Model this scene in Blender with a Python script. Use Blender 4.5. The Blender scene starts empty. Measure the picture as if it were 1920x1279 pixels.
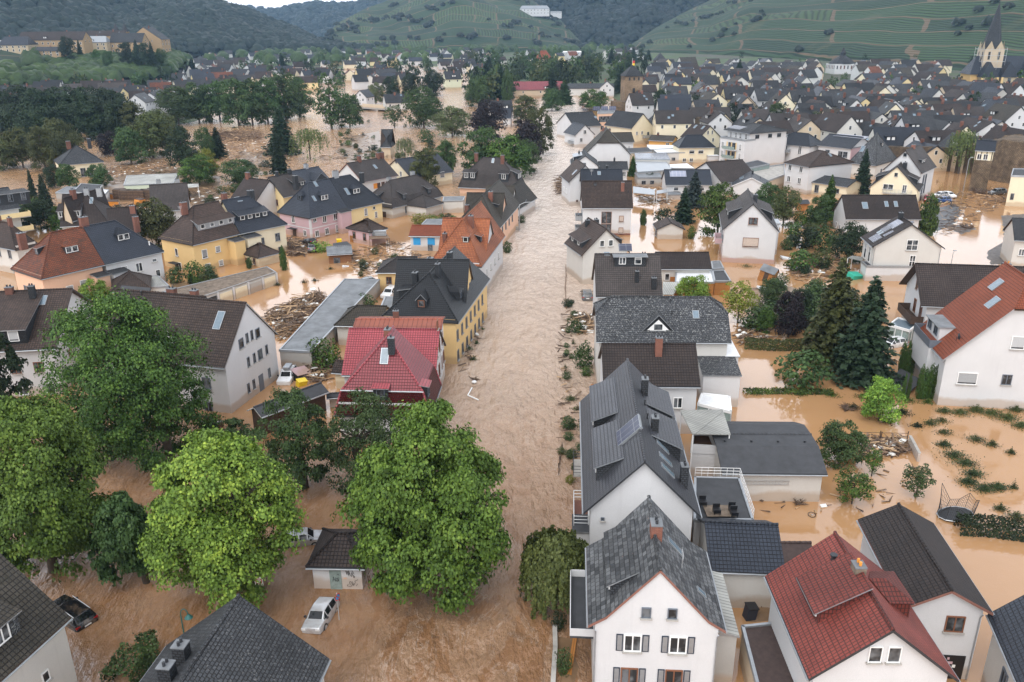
import bpy, math, random
import numpy as np
from mathutils import Vector, Matrix
S = bpy.context.scene
COL = S.collection
R = math.radians
# ---------------------------------------------------------------- camera
HC = 43.0; FPX = 1560.0; PITCH = R(20.7); ROLL = R(-0.4)
cam = bpy.data.cameras.new('camera'); camo = bpy.data.objects.new('camera', cam); COL.objects.link(camo)
cam.sensor_width = 36; cam.lens = FPX / 1920 * 36; cam.clip_start = 0.5; cam.clip_end = 20000
camo.matrix_world = Matrix.Translation((0, 0, HC)) @ Matrix.Rotation(R(90) - PITCH, 4, 'X') @ Matrix.Rotation(ROLL, 4, 'Z')
S.camera = camo
CR = camo.matrix_world.to_3x3(); RX, UP, FW = CR.col[0].copy(), CR.col[1].copy(), -CR.col[2]
# ---------------------------------------------------------------- world and sun (overcast)
SUN_EL, SUN_AZ = R(55), R(205)
w = bpy.data.worlds.new('World'); S.world = w; w.use_nodes = True
nt = w.node_tree; bgn = nt.nodes['Background']
sky = nt.nodes.new('ShaderNodeTexSky'); sky.sky_type = 'NISHITA'; sky.sun_disc = False
sky.sun_elevation = SUN_EL; sky.sun_rotation = SUN_AZ; sky.dust_density = 3.0; sky.air_density = 1.0
hs = nt.nodes.new('ShaderNodeHueSaturation'); hs.inputs['Saturation'].default_value = 0.3; nt.links.new(sky.outputs[0], hs.inputs['Color'])
# closed cloud deck over the clear sky: pale grey with slow light and dark patches
cn = nt.nodes.new('ShaderNodeTexNoise'); cn.inputs['Scale'].default_value = 2.2; cn.inputs['Detail'].default_value = 5
crp = nt.nodes.new('ShaderNodeValToRGB'); crp.color_ramp.elements[0].position = .3; crp.color_ramp.elements[0].color = (.62, .64, .67, 1); crp.color_ramp.elements[1].position = .7; crp.color_ramp.elements[1].color = (1, 1, 1, 1)
cm = nt.nodes.new('ShaderNodeMixRGB'); cm.blend_type = 'MULTIPLY'; cm.inputs[0].default_value = 1; cm.inputs[2].default_value = (7.6, 7.6, 7.6, 1)
mx = nt.nodes.new('ShaderNodeMixRGB'); mx.inputs[0].default_value = .86
tcw = nt.nodes.new('ShaderNodeTexCoord'); mpw = nt.nodes.new('ShaderNodeMapping'); mpw.inputs['Scale'].default_value = (1, 1, 2.4); nt.links.new(tcw.outputs['Generated'], mpw.inputs[0]); nt.links.new(mpw.outputs[0], cn.inputs['Vector'])
sx = nt.nodes.new('ShaderNodeSeparateXYZ'); nt.links.new(tcw.outputs['Generated'], sx.inputs[0])   # brighter towards the horizon, where the deck thins out
ge = nt.nodes.new('ShaderNodeValToRGB'); el = ge.color_ramp.elements; el[0].position = .30; el[0].color = (1, 1, 1, 1); el[1].position = .58; el[1].color = (.40, .40, .41, 1); nt.links.new(sx.outputs[2], ge.inputs[0]); nt.links.new(ge.outputs[0], cm.inputs[2])
m2 = nt.nodes.new('ShaderNodeMixRGB'); m2.blend_type = 'MULTIPLY'; m2.inputs[0].default_value = 1; m2.inputs[2].default_value = (14, 14, 14.2, 1); nt.links.new(cm.outputs[0], m2.inputs[1])
nt.links.new(cn.outputs[0], crp.inputs[0]); nt.links.new(crp.outputs[0], cm.inputs[1]); nt.links.new(hs.outputs[0], mx.inputs[1]); nt.links.new(m2.outputs[0], mx.inputs[2]); nt.links.new(mx.outputs[0], bgn.inputs[0]); bgn.inputs[1].default_value = 0.15
sl = bpy.data.lights.new('sun', 'SUN'); sl.energy = 1.2; sl.angle = R(40); sl.color = (1, 0.985, 0.96)
so = bpy.data.objects.new('sun', sl); COL.objects.link(so)
so.rotation_euler = (R(90) - SUN_EL, 0, R(180) - SUN_AZ)
S.view_settings.view_transform = 'Standard'; S.view_settings.look = 'None'; S.view_settings.exposure = 0.72; S.view_settings.gamma = 1
cy = S.cycles; cy.max_bounces = 5; cy.diffuse_bounces = 2; cy.glossy_bounces = 3; cy.transmission_bounces = 3; cy.transparent_max_bounces = 6; cy.volume_bounces = 0
cy.use_denoising = True; cy.caustics_reflective = False; cy.caustics_refractive = False
# ---------------------------------------------------------------- pixel <-> world
def ray(x, y): return RX * ((x - 960) / FPX) + UP * (-(y - 639.5) / FPX) + FW
def at(x, y, z=0.0):
    d = ray(x, y); t = (z - HC) / d.z
    return Vector((0, 0, HC)) + d * t
def atd(x, y, dist):
    d = ray(x, y); t = dist / math.hypot(d.x, d.y)
    return Vector((0, 0, HC)) + d * t
def proj(p):
    v = Vector(p) - Vector((0, 0, HC)); zc = v.dot(FW)
    return 960 + FPX * v.dot(RX) / zc, 639.5 - FPX * v.dot(UP) / zc
def zat(x, y, ypx):
    lo, hi = -5, 140
    for _ in range(40):
        m = (lo + hi) / 2
        if proj((x, y, m))[1] > ypx: lo = m
        else: hi = m
    return lo
def hgt(bx, by, ty):
    b = at(bx, by); return zat(b.x, b.y, ty)
def ppm(p): return FPX / (Vector(p) - Vector((0, 0, HC))).dot(FW)
# ---------------------------------------------------------------- objects
def tag(o, label=None, cat=None, group=None, kind=None):
    if label: o['label'] = label
    if cat: o['category'] = cat
    if group: o['group'] = group
    if kind: o['kind'] = kind
    return o
def empty(name, loc, rz=0):
    o = bpy.data.objects.new(name, None); COL.objects.link(o); o.location = loc; o.rotation_euler = (0, 0, rz); o.empty_display_size = 0.3
    return o
def link(name, me, parent=None, loc=(0, 0, 0), rz=0, sc=None):
    o = bpy.data.objects.new(name, me); COL.objects.link(o)
    if parent: o.parent = parent
    o.location = loc
    if rz: o.rotation_euler = (0, 0, rz)
    if sc: o.scale = sc
    return o
def dup(root, loc, rz=0, sc=None, label=None, cat=None, group=None):
    r = root.copy(); COL.objects.link(r); r.location = loc; r.rotation_euler = (0, 0, rz)
    if sc: r.scale = sc
    for k in ('label', 'group', 'category'):
        if k in r: del r[k]
    tag(r, label, cat, group)
    for ch in list(root.children):
        c = ch.copy(); COL.objects.link(c); c.parent = r
        for g in ch.children:
            d = g.copy(); COL.objects.link(d); d.parent = c
    return r
class MB:
    def __init__(s): s.v = []; s.f = []; s.m = []
    def poly(s, pts, m=0):
        n = len(s.v); s.v += [tuple(p) for p in pts]; s.f.append(tuple(range(n, n + len(pts)))); s.m.append(m)
    def box(s, x0, x1, y0, y1, z0, z1, m=0, mt=None, T=None):
        c = [(x0, y0, z0), (x1, y0, z0), (x1, y1, z0), (x0, y1, z0), (x0, y0, z1), (x1, y0, z1), (x1, y1, z1), (x0, y1, z1)]
        if T: c = [tuple(T @ Vector(p)) for p in c]
        n = len(s.v); s.v += c
        for q, mm in (((3, 2, 1, 0), m), ((4, 5, 6, 7), m if mt is None else mt), ((0, 1, 5, 4), m), ((1, 2, 6, 5), m), ((2, 3, 7, 6), m), ((3, 0, 4, 7), m)):
            s.f.append(tuple(n + i for i in q)); s.m.append(mm)
    def bar(s, a, b, r, m=0, r2=None, k=6, cap=True):
        a = Vector(a); b = Vector(b); d = (b - a)
        if d.length < 1e-6: return
        d.normalize(); t = d.cross(Vector((0, 0, 1)) if abs(d.z) < .9 else Vector((1, 0, 0))).normalized(); u = d.cross(t)
        r2 = r if r2 is None else r2; n = len(s.v)
        for p, q in ((a, r), (b, r2)):
            for i in range(k):
                w_ = 2 * math.pi * i / k; s.v.append(tuple(p + t * (q * math.cos(w_)) + u * (q * math.sin(w_))))
        for i in range(k):
            j = (i + 1) % k; s.f.append((n + i, n + j, n + k + j, n + k + i)); s.m.append(m)
        if cap: s.f.append(tuple(n + k + i for i in range(k))); s.m.append(m); s.f.append(tuple(n + i for i in range(k - 1, -1, -1))); s.m.append(m)
    def tube(s, pts, r, m=0, k=6):
        for a, b in zip(pts[:-1], pts[1:]): s.bar(a, b, r, m, k=k)
    def ball(s, c, r, m=0, nu=8, nv=5, sq=(1, 1, 1), rnd=0, rg=random):
        n = len(s.v); c = Vector(c)
        for j in range(nv + 1):
            th = math.pi * j / nv
            for i in range(nu):
                ph = 2 * math.pi * i / nu; k = r * (1 + (rg.uniform(-rnd, rnd) if rnd else 0))
                s.v.append((c.x + k * sq[0] * math.sin(th) * math.cos(ph), c.y + k * sq[1] * math.sin(th) * math.sin(ph), c.z + k * sq[2] * math.cos(th)))
        for j in range(nv):
            for i in range(nu):
                a = n + j * nu + i; b = n + j * nu + (i + 1) % nu; s.f.append((a, a + nu, b + nu, b)); s.m.append(m)
    def mesh(s, name, mats, smooth=False, uv=True):
        me = bpy.data.meshes.new(name); me.from_pydata(s.v, [], s.f)
        for x in (mats if isinstance(mats, (list, tuple)) else [mats]): me.materials.append(x)
        me.polygons.foreach_set('material_index', s.m)
        if smooth: me.polygons.foreach_set('use_smooth', [True] * len(s.f))
        if uv: autouv(me)
        me.update(); return me
    def build(s, name, mats, parent=None, smooth=False, **k):
        return link(name, s.mesh(name, mats, smooth), parent, **k)
def autouv(me):
    ul = me.uv_layers.new(name='UVMap'); out = np.zeros((len(me.loops), 2), np.float32); vs = me.vertices
    for p in me.polygons:
        n = p.normal
        if abs(n.z) > .999 or n.length < .5: t = Vector((1, 0, 0)); b = Vector((0, 1, 0))
        else:
            t = Vector((0, 0, 1)).cross(n).normalized(); b = n.cross(t)
        for li in p.loop_indices:
            c = vs[me.loops[li].vertex_index].co; out[li] = (c.dot(t), c.dot(b))
    ul.data.foreach_set('uv', out.ravel())
def npmesh(name, v, f, mats, rnd=None, smooth=False):
    me = bpy.data.meshes.new(name); nf, k = f.shape
    me.vertices.add(len(v)); me.vertices.foreach_set('co', np.ascontiguousarray(v, np.float32).ravel())
    me.loops.add(nf * k); me.loops.foreach_set('vertex_index', np.ascontiguousarray(f, np.int32).ravel())
    me.polygons.add(nf); me.polygons.foreach_set('loop_start', np.arange(0, nf * k, k, dtype=np.int32))
    try: me.polygons.foreach_set('loop_total', np.full(nf, k, np.int32))
    except Exception: pass
    if smooth: me.polygons.foreach_set('use_smooth', np.ones(nf, bool))
    for x in (mats if isinstance(mats, (list, tuple)) else [mats]): me.materials.append(x)
    if rnd is not None:
        at_ = me.attributes.new('rnd', 'FLOAT', 'FACE'); at_.data.foreach_set('value', np.ascontiguousarray(rnd, np.float32))
    me.update(calc_edges=True); me.validate(); return me
# ---------------------------------------------------------------- materials
def mat(name):
    m = bpy.data.materials.new(name); m.use_nodes = True; t = m.node_tree; t.nodes.clear()
    o = t.nodes.new('ShaderNodeOutputMaterial'); b = t.nodes.new('ShaderNodeBsdfPrincipled'); t.links.new(b.outputs[0], o.inputs[0])
    return m, t, b
def N(t, typ, **k):
    n = t.nodes.new('ShaderNode' + typ)
    for a, v in k.items():
        if a.startswith('i_'): n.inputs[int(a[2:]) if a[2:].isdigit() else a[2:].replace('_', ' ')].default_value = v
        else: setattr(n, a, v)
    return n
def rgb(c): return (c[0], c[1], c[2], 1)
def ramp(t, fac, stops):
    r = t.nodes.new('ShaderNodeValToRGB'); e = r.color_ramp.elements
    while len(e) < len(stops): e.new(0.5)
    for i, (p, c) in enumerate(stops): e[i].position = p; e[i].color = rgb(c) if len(c) == 3 else c
    t.links.new(fac, r.inputs[0]); return r.outputs[0]
def mix(t, fac, a, b, bt='MIX'):
    n = t.nodes.new('ShaderNodeMixRGB'); n.blend_type = bt
    for i, x in ((0, fac), (1, a), (2, b)):
        if isinstance(x, (int, float)): n.inputs[i].default_value = x if i == 0 else (x, x, x, 1)
        elif isinstance(x, tuple): n.inputs[i].default_value = rgb(x)
        else: t.links.new(x, n.inputs[i])
    return n.outputs[0]
def noise(t, vec, scale, detail=3, rough=.6):
    n = N(t, 'TexNoise'); n.inputs['Scale'].default_value = scale; n.inputs['Detail'].default_value = detail; n.inputs['Roughness'].default_value = rough
    if vec: t.links.new(vec, n.inputs['Vector'])
    return n.outputs[0]
def bump(t, b, h, strength, dist):
    n = N(t, 'Bump'); n.inputs['Strength'].default_value = strength; n.inputs['Distance'].default_value = dist
    t.links.new(h, n.inputs['Height']); t.links.new(n.outputs[0], b.inputs['Normal']); return n
def flat(name, c, rough=.6, metal=0, var=.12, scale=3.0):
    m, t, b = mat(name); tc = N(t, 'TexCoord')
    n = noise(t, tc.outputs['Object'], scale, 4)
    v = ramp(t, n, [(.3, tuple(x * (1 - var) for x in c)), (.7, tuple(min(1, x * (1 + var)) for x in c))])
    t.links.new(v, b.inputs['Base Color']); b.inputs['Roughness'].default_value = rough; b.inputs['Metallic'].default_value = metal
    return m
def plaster(name, c, stain=.55):
    m, t, b = mat(name); g = N(t, 'NewGeometry'); tc = N(t, 'TexCoord')
    n1 = noise(t, tc.outputs['Object'], .35, 5); n2 = noise(t, tc.outputs['Object'], 14, 2)
    base = ramp(t, n1, [(.25, tuple(x * .92 for x in c)), (.6, c)])
    base = mix(t, .10, base, ramp(t, n2, [(.3, (.35, .35, .35)), (.7, (1, 1, 1))]), 'MULTIPLY')
    # streaks of rain dirt: noise stretched down the wall
    mp = N(t, 'Mapping'); mp.inputs['Scale'].default_value = (1.6, 1.6, .12); t.links.new(tc.outputs['Object'], mp.inputs[0])
    n3 = noise(t, mp.outputs[0], 1.3, 4); base = mix(t, ramp(t, n3, [(.58, (0, 0, 0)), (.85, (.2, .2, .2))]), base, tuple(x * .55 for x in c))
    # mud line left by the flood water
    sp = N(t, 'SeparateXYZ'); t.links.new(g.outputs['Position'], sp.inputs[0])
    ad = N(t, 'Math', operation='MULTIPLY_ADD'); t.links.new(n1, ad.inputs[0]); ad.inputs[1].default_value = -1.6; t.links.new(sp.outputs[2], ad.inputs[2])
    mud = ramp(t, ad.outputs[0], [(.0, (stain, stain, stain)), (.45, (0, 0, 0))])
    base = mix(t, mud, base, (.36, .24, .14)); t.links.new(base, b.inputs['Base Color']); b.inputs['Roughness'].default_value = .9
    bump(t, b, n2, .25, .02); return m
def tiles(name, c1, c2, gap, w=.3, h=.34, off=.5, var=.35, patch=None, moss=None, bstr=.8, rough=.65, gw=.042, big=.25):
    """roof tiles laid by UV in metres: courses up the slope"""
    m, t, b = mat(name); uv = N(t, 'UVMap'); tc = N(t, 'TexCoord')
    br = N(t, 'TexBrick', offset=off); t.links.new(uv.outputs[0], br.inputs['Vector'])
    br.inputs['Scale'].default_value = 1; br.inputs['Brick Width'].default_value = w; br.inputs['Row Height'].default_value = h
    br.inputs['Mortar Size'].default_value = gw; br.inputs['Mortar Smooth'].default_value = .6; br.inputs['Bias'].default_value = 0
    br.inputs['Color1'].default_value = rgb(c1); br.inputs['Color2'].default_value = rgb(c2); br.inputs['Mortar'].default_value = rgb(gap)
    col = br.outputs['Color']
    n1 = noise(t, tc.outputs['Object'], big, 5); k = (1 - var)
    col = mix(t, 1.0, col, ramp(t, n1, [(.3, (k, k, k)), (.7, (1 + var * .5,) * 3)]), 'MULTIPLY')
    if patch:
        n2 = noise(t, tc.outputs['Object'], .8, 6, .75); col = mix(t, ramp(t, n2, [(patch[1], (0, 0, 0)), (patch[1] + .1, (.85,) * 3)]), col, patch[0])
    if moss:
        n3 = noise(t, tc.outputs['Object'], moss[2], 3, .8); col = mix(t, ramp(t, n3, [(moss[1], (0, 0, 0)), (moss[1] + .06, (.8,) * 3)]), col, moss[0])
    oi = N(t, 'ObjectInfo'); hv = N(t, 'HueSaturation'); mv = N(t, 'MapRange'); mv.inputs['To Min'].default_value = .56; mv.inputs['To Max'].default_value = .98; t.links.new(oi.outputs['Random'], mv.inputs[0]); t.links.new(mv.outputs[0], hv.inputs['Value']); t.links.new(col, hv.inputs['Color'])
    t.links.new(hv.outputs[0], b.inputs['Base Color']); b.inputs['Roughness'].default_value = rough
    b.inputs['Specular IOR Level'].default_value = .3
    # each course is thicker at its lower edge: saw tooth up the slope, round across for pan tiles
    sp = N(t, 'SeparateXYZ'); t.links.new(uv.outputs[0], sp.inputs[0])
    dv = N(t, 'Math', operation='DIVIDE'); t.links.new(sp.outputs[1], dv.inputs[0]); dv.inputs[1].default_value = h
    fr = N(t, 'Math', operation='FRACT'); t.links.new(dv.outputs[0], fr.inputs[0])
    sub = N(t, 'Math', operation='SUBTRACT'); t.links.new(br.outputs['Fac'], sub.inputs[1]); sub.inputs[0].default_value = 1
    ms = N(t, 'Math', operation='MULTIPLY_ADD'); t.links.new(fr.outputs[0], ms.inputs[0]); ms.inputs[1].default_value = -.8; t.links.new(sub.outputs[0], ms.inputs[2])
    bump(t, b, ms.outputs[0], bstr, .05); return m
M = {}
M['white'] = plaster('white_plaster', (.60, .60, .605)); M['white2'] = plaster('warm_white_plaster', (.59, .575, .54)); M['cream'] = plaster('cream_plaster', (.76, .68, .50))
M['yellow'] = plaster('yellow_plaster', (.74, .52, .24)); M['yellow2'] = plaster('pale_yellow_plaster', (.76, .62, .34)); M['pink'] = plaster('mauve_plaster', (.52, .36, .38)); M['peach'] = plaster('peach_plaster', (.72, .46, .32))
M['orange'] = plaster('orange_plaster', (.72, .40, .12)); M['redwall'] = plaster('red_plaster', (.50, .12, .07)); M['beige'] = plaster('beige_plaster', (.58, .47, .34)); M['grey'] = plaster('grey_plaster', (.42, .40, .37))
M['ochre'] = plaster('ochre_stone', (.62, .40, .17)); M['ochre2'] = plaster('brown_ochre_stone', (.36, .25, .14)); M['ochre3'] = plaster('sandy_stone', (.46, .37, .25)); M['palegreen'] = plaster('pale_green_plaster', (.62, .66, .5))
SL = dict(w=.32, h=.24, off=.5)
M['slate'] = tiles('grey_slate', (.075, .08, .088), (.045, .048, .053), (.02, .02, .022), moss=((.2, .2, .2), .60, 5), **SL)
M['slate_old'] = tiles('mottled_slate', (.15, .155, .16), (.04, .042, .046), (.018, .018, .018), w=.42, h=.36, off=.5, patch=((.055, .05, .04), .60), moss=((.30, .15, .09), .70, 2.4), gw=.025)
M['slate_lichen'] = tiles('lichen_slate', (.10, .105, .115), (.06, .063, .07), (.03, .03, .032), w=.3, h=.28, off=.5, moss=((.34, .35, .34), .56, 4))
M['black'] = tiles('anthracite_tile', (.027, .029, .032), (.021, .023, .026), (.010, .010, .012), w=.30, h=.34, off=0, var=.2, rough=.45)
M['satin'] = tiles('satin_anthracite_tile', (.085, .088, .10), (.07, .073, .084), (.03, .03, .035), w=.30, h=.34, off=0, var=.15, rough=.4)  # anthracite tile with its sky sheen painted in as a lighter base colour
M['bluegrey'] = tiles('blue_grey_tile', (.042, .050, .068), (.034, .041, .056), (.016, .018, .024), w=.30, h=.34, off=0, var=.2, rough=.42)
M['brown'] = tiles('brown_tile', (.095, .063, .050), (.060, .041, .034), (.025, .018, .015), w=.3, h=.34, off=0, moss=((.2, .19, .16), .70, 3))
M['brown2'] = tiles('dark_brown_tile', (.062, .045, .039), (.046, .034, .031), (.016, .012, .011), w=.3, h=.34, off=0, moss=((.32, .30, .24), .72, 3))
M['greybrown'] = tiles('grey_brown_tile', (.084, .070, .066), (.066, .056, .053), (.03, .026, .024), w=.3, h=.34, off=0, moss=((.15, .14, .09), .68, 2))
M['mossbrown'] = tiles('mossy_brown_tile', (.085, .072, .056), (.06, .052, .04), (.022, .019, .016), w=.3, h=.34, off=0, patch=((.045, .042, .03), .55))
M['orangetile'] = tiles('orange_clay_tile', (.50, .17, .07), (.40, .12, .05), (.12, .05, .03), w=.26, h=.34, off=0, patch=((.09, .06, .045), .62), moss=((.16, .13, .11), .66, 1.6))
M['oldred'] = tiles('weathered_red_tile', (.30, .09, .04), (.20, .065, .035), (.06, .03, .02), w=.26, h=.34, off=0, patch=((.075, .045, .034), .52))
M['winered'] = tiles('wine_red_tile', (.46, .10, .115), (.40, .085, .10), (.15, .035, .04), w=.3, h=.34, off=0, var=.18, rough=.4)
M['darkred'] = tiles('dark_red_tile', (.13, .012, .012), (.10, .010, .010), (.03, .005, .005), w=.2, h=.24, off=.5, var=.2, rough=.45)
M['redtile'] = tiles('red_clay_tile', (.27, .062, .046), (.22, .05, .04), (.09, .035, .028), w=.24, h=.34, off=0, patch=((.05, .028, .024), .66))
M['brightred'] = tiles('orange_red_tile', (.36, .085, .034), (.30, .070, .03), (.11, .04, .022), w=.24, h=.34, off=0, var=.22)
M['felt'] = flat('roofing_felt', (.045, .047, .052), .8, var=.2, scale=1.2); M['felt2'] = flat('grey_roofing_felt', (.16, .17, .18), .7, var=.3, scale=.6)
M['flatbrown'] = flat('brown_roofing_felt', (.05, .032, .028), .8, var=.2); M['gravel'] = flat('mossy_flat_roof', (.15, .115, .085), .9, var=.5, scale=1.5)
M['zinc'] = flat('zinc_sheet', (.36, .38, .40), .4, .6, var=.1); M['whitemetal'] = flat('white_sheet', (.70, .71, .72), .35, var=.08); M['copperred'] = tiles('copper_red_sheet', (.46, .15, .10), (.42, .135, .09), (.2, .07, .05), w=.6, h=8, off=0, var=.15)
M['corrug'] = tiles('corrugated_sheet', (.50, .50, .46), (.44, .44, .41), (.26, .26, .24), w=.35, h=9, off=0, var=.3)
M['stone'] = tiles('rubble_stone', (.28, .20, .13), (.20, .145, .10), (.12, .09, .06), w=.6, h=.34, off=.5, var=.55, bstr=1, rough=.9, gw=.09, big=.6)
M['stone2'] = tiles('pale_tower_stone', (.42, .30, .19), (.32, .22, .14), (.17, .12, .08), w=.7, h=.4, off=.5, var=.4, bstr=.8, rough=.9)
M['brick'] = tiles('red_brick', (.30, .11, .07), (.23, .085, .055), (.25, .20, .17), w=.24, h=.08, off=.5, var=.3, gw=.01)
M['sandbrick'] = tiles('brown_brick', (.26, .16, .11), (.21, .13, .09), (.2, .16, .12), w=.5, h=.25, off=.5, var=.3)
M['wood'] = tiles('brown_boards', (.30, .14, .06), (.24, .11, .05), (.08, .04, .02), w=3, h=.16, off=.3, var=.25, gw=.012)
M['orangewood'] = tiles('orange_boards', (.52, .22, .06), (.46, .19, .05), (.16, .07, .02), w=3, h=.18, off=.3, var=.2, gw=.012)
M['darkwood'] = flat('dark_timber', (.06, .035, .022), .7, var=.3); M['palewood'] = flat('broken_pale_wood', (.42, .28, .16), .8, var=.3); M['logwood'] = flat('wet_log', (.17, .11, .07), .8, var=.4)
M['fr_w'] = flat('white_frame', (.80, .80, .79), .4, var=.03); M['fr_b'] = flat('brown_frame', (.20, .08, .04), .5, var=.1); M['fr_d'] = flat('grey_blue_frame', (.12, .14, .17), .5, var=.1); M['dark'] = flat('anthracite', (.028, .030, .034), .5, var=.15)
M['slatewall'] = tiles('slate_cladding', (.06, .066, .075), (.045, .05, .057), (.02, .02, .022), w=.3, h=.2, off=.5)
M['shutter'] = tiles('roller_shutter', (.55, .55, .55), (.52, .52, .52), (.34, .34, .34), w=9, h=.06, off=0, var=.05, gw=.006); M['shutter_b'] = flat('beige_shutter', (.48, .40, .34), .6)
M['concrete'] = flat('concrete', (.36, .34, .31), .85, var=.25, scale=1); M['asphalt'] = flat('wet_asphalt', (.06, .06, .063), .45, var=.25, scale=.7)
M['bl_d'] = flat('dark_blue_paint', (.02, .03, .05), .5); M['blue'] = flat('bright_blue_paint', (.03, .30, .62), .5); M['orangep'] = flat('orange_paint', (.66, .26, .04), .5); M['green'] = flat('green_tarp', (.03, .36, .25), .5)
M['yel'] = flat('yellow_plastic', (.75, .55, .02), .4); M['red'] = flat('red_paint', (.5, .03, .03), .4); M['blackp'] = flat('black_plastic', (.012, .012, .014), .4); M['lampgreen'] = flat('green_lamp_paint', (.02, .11, .10), .4)
M['steel'] = flat('galvanised_steel', (.50, .51, .52), .4, .5); M['paper'] = flat('paper', (.75, .74, .70), .8); M['awn'] = flat('brown_awning', (.22, .10, .075), .7)
M['skin'] = flat('skin', (.52, .33, .25), .6); M['cloth_d'] = flat('dark_cloth', (.03, .032, .045), .9); M['cloth_b'] = flat('grey_blue_cloth', (.26, .30, .36), .9)
def glass(name, c, rough=.08):
    m, t, b = mat(name); tc = N(t, 'TexCoord'); oi = N(t, 'ObjectInfo')
    ad = N(t, 'VectorMath', operation='ADD'); t.links.new(tc.outputs['Object'], ad.inputs[0])
    cb = N(t, 'CombineXYZ'); ml = N(t, 'Math', operation='MULTIPLY'); t.links.new(oi.outputs['Random'], ml.inputs[0]); ml.inputs[1].default_value = 50; t.links.new(ml.outputs[0], cb.inputs[0]); t.links.new(cb.outputs[0], ad.inputs[1])
    n = noise(t, ad.outputs[0], .9, 2); cr = ramp(t, n, [(.45, c), (.62, tuple(min(.5, x * 5 + .03) for x in c))])
    t.links.new(cr, b.inputs['Base Color']); b.inputs['Roughness'].default_value = rough; b.inputs['IOR'].default_value = 1.52; return m
M['glass'] = glass('window_glass', (.022, .024, .026)); M['carglass'] = flat('car_glass', (.01, .012, .013), .05, var=.05); M['skyglass'] = flat('roof_window_glass', (.16, .21, .25), .06, var=.1); M['conserv'] = flat('conservatory_glass', (.24, .30, .28), .08, var=.2)
M['solar'] = tiles('solar_cells', (.085, .09, .13), (.075, .08, .115), (.30, .31, .34), w=.95, h=1.5, off=0, var=.1, rough=.15, bstr=0, gw=.03); M['solarhot'] = tiles('solar_collector', (.30, .32, .40), (.28, .30, .38), (.55, .56, .6), w=1.0, h=2.2, off=0, var=.1, rough=.15, bstr=0, gw=.04)
def paint(name, c, rough=.25, metal=.3):
    m, t, b = mat(name); tc = N(t, 'TexCoord'); n = noise(t, tc.outputs['Object'], 1.5, 5)
    t.links.new(mix(t, ramp(t, n, [(.5, (0, 0, 0)), (.75, (.5,) * 3)]), c, (.30, .21, .14)), b.inputs['Base Color'])
    b.inputs['Roughness'].default_value = rough; b.inputs['Metallic'].default_value = metal; b.inputs['Coat Weight'].default_value = .5; return m
M['car_silver'] = paint('silver_car_paint', (.55, .56, .58)); M['car_black'] = paint('black_car_paint', (.012, .012, .014)); M['car_white'] = paint('white_car_paint', (.75, .76, .77), metal=0); M['car_grey'] = paint('grey_car_paint', (.13, .14, .15)); M['car_blue'] = paint('blue_car_paint', (.02, .07, .22)); M['car_red'] = paint('red_car_paint', (.35, .03, .03))
M['tyre'] = flat('tyre_rubber', (.015, .015, .015), .8); M['lamp_r'] = flat('red_lamp_lens', (.4, .01, .01), .2); M['lamp_w'] = flat('clear_lamp_lens', (.7, .7, .7), .1)
def leafmat(name, cols, rough=.6, tr=.12):
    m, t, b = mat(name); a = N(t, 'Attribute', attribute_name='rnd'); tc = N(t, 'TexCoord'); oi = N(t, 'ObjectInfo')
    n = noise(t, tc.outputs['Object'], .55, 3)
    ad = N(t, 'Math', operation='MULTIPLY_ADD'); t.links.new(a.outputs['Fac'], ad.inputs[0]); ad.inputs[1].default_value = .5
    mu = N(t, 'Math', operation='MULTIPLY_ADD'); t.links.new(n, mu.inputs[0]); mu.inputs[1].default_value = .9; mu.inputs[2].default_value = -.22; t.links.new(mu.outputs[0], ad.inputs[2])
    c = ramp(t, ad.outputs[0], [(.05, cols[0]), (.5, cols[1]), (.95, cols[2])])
    h = N(t, 'HueSaturation'); t.links.new(c, h.inputs['Color'])
    mv = N(t, 'MapRange'); mv.inputs['To Min'].default_value = .62; mv.inputs['To Max'].default_value = .95; t.links.new(oi.outputs['Random'], mv.inputs[0]); t.links.new(mv.outputs[0], h.inputs['Value'])
    mh = N(t, 'MapRange'); mh.inputs['To Min'].default_value = .485; mh.inputs['To Max'].default_value = .512; t.links.new(oi.outputs['Random'], mh.inputs[0]); t.links.new(mh.outputs[0], h.inputs['Hue'])
    t.links.new(h.outputs[0], b.inputs['Base Color']); b.inputs['Roughness'].default_value = rough; b.inputs['Specular IOR Level'].default_value = .3
    tl = N(t, 'BsdfTranslucent'); t.links.new(h.outputs[0], tl.inputs[0]); ms = N(t, 'MixShader'); ms.inputs[0].default_value = tr
    out = [x for x in t.nodes if x.type == 'OUTPUT_MATERIAL'][0]
    t.links.new(b.outputs[0], ms.inputs[1]); t.links.new(tl.outputs[0], ms.inputs[2]); t.links.new(ms.outputs[0], out.inputs[0]); return m
M['lf_chest'] = leafmat('chestnut_leaves', ((.008, .017, .003), (.055, .115, .018), (.198, .320, .050)))
M['lf_chest2'] = leafmat('green_chestnut_leaves', ((.013, .032, .005), (.103, .207, .027), (.305, .473, .074)))
M['lf_bright'] = leafmat('fresh_green_leaves', ((.019, .037, .005), (.163, .282, .038), (.522, .678, .092)))
M['lf_dark'] = leafmat('dark_green_leaves', ((.007, .016, .005), (.021, .041, .014), (.049, .079, .025)))
M['lf_mid'] = leafmat('green_leaves', ((.018, .037, .011), (.054, .100, .028), (.111, .171, .047)))
M['lf_olive'] = leafmat('olive_leaves', ((.025, .036, .010), (.077, .096, .028), (.151, .165, .046)))
M['lf_purple'] = leafmat('copper_beech_leaves', ((.012, .008, .011), (.021, .014, .018), (.034, .022, .027)))
M['lf_con'] = leafmat('spruce_needles', ((.015, .033, .018), (.030, .055, .026), (.055, .085, .037)), tr=.1)
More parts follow.
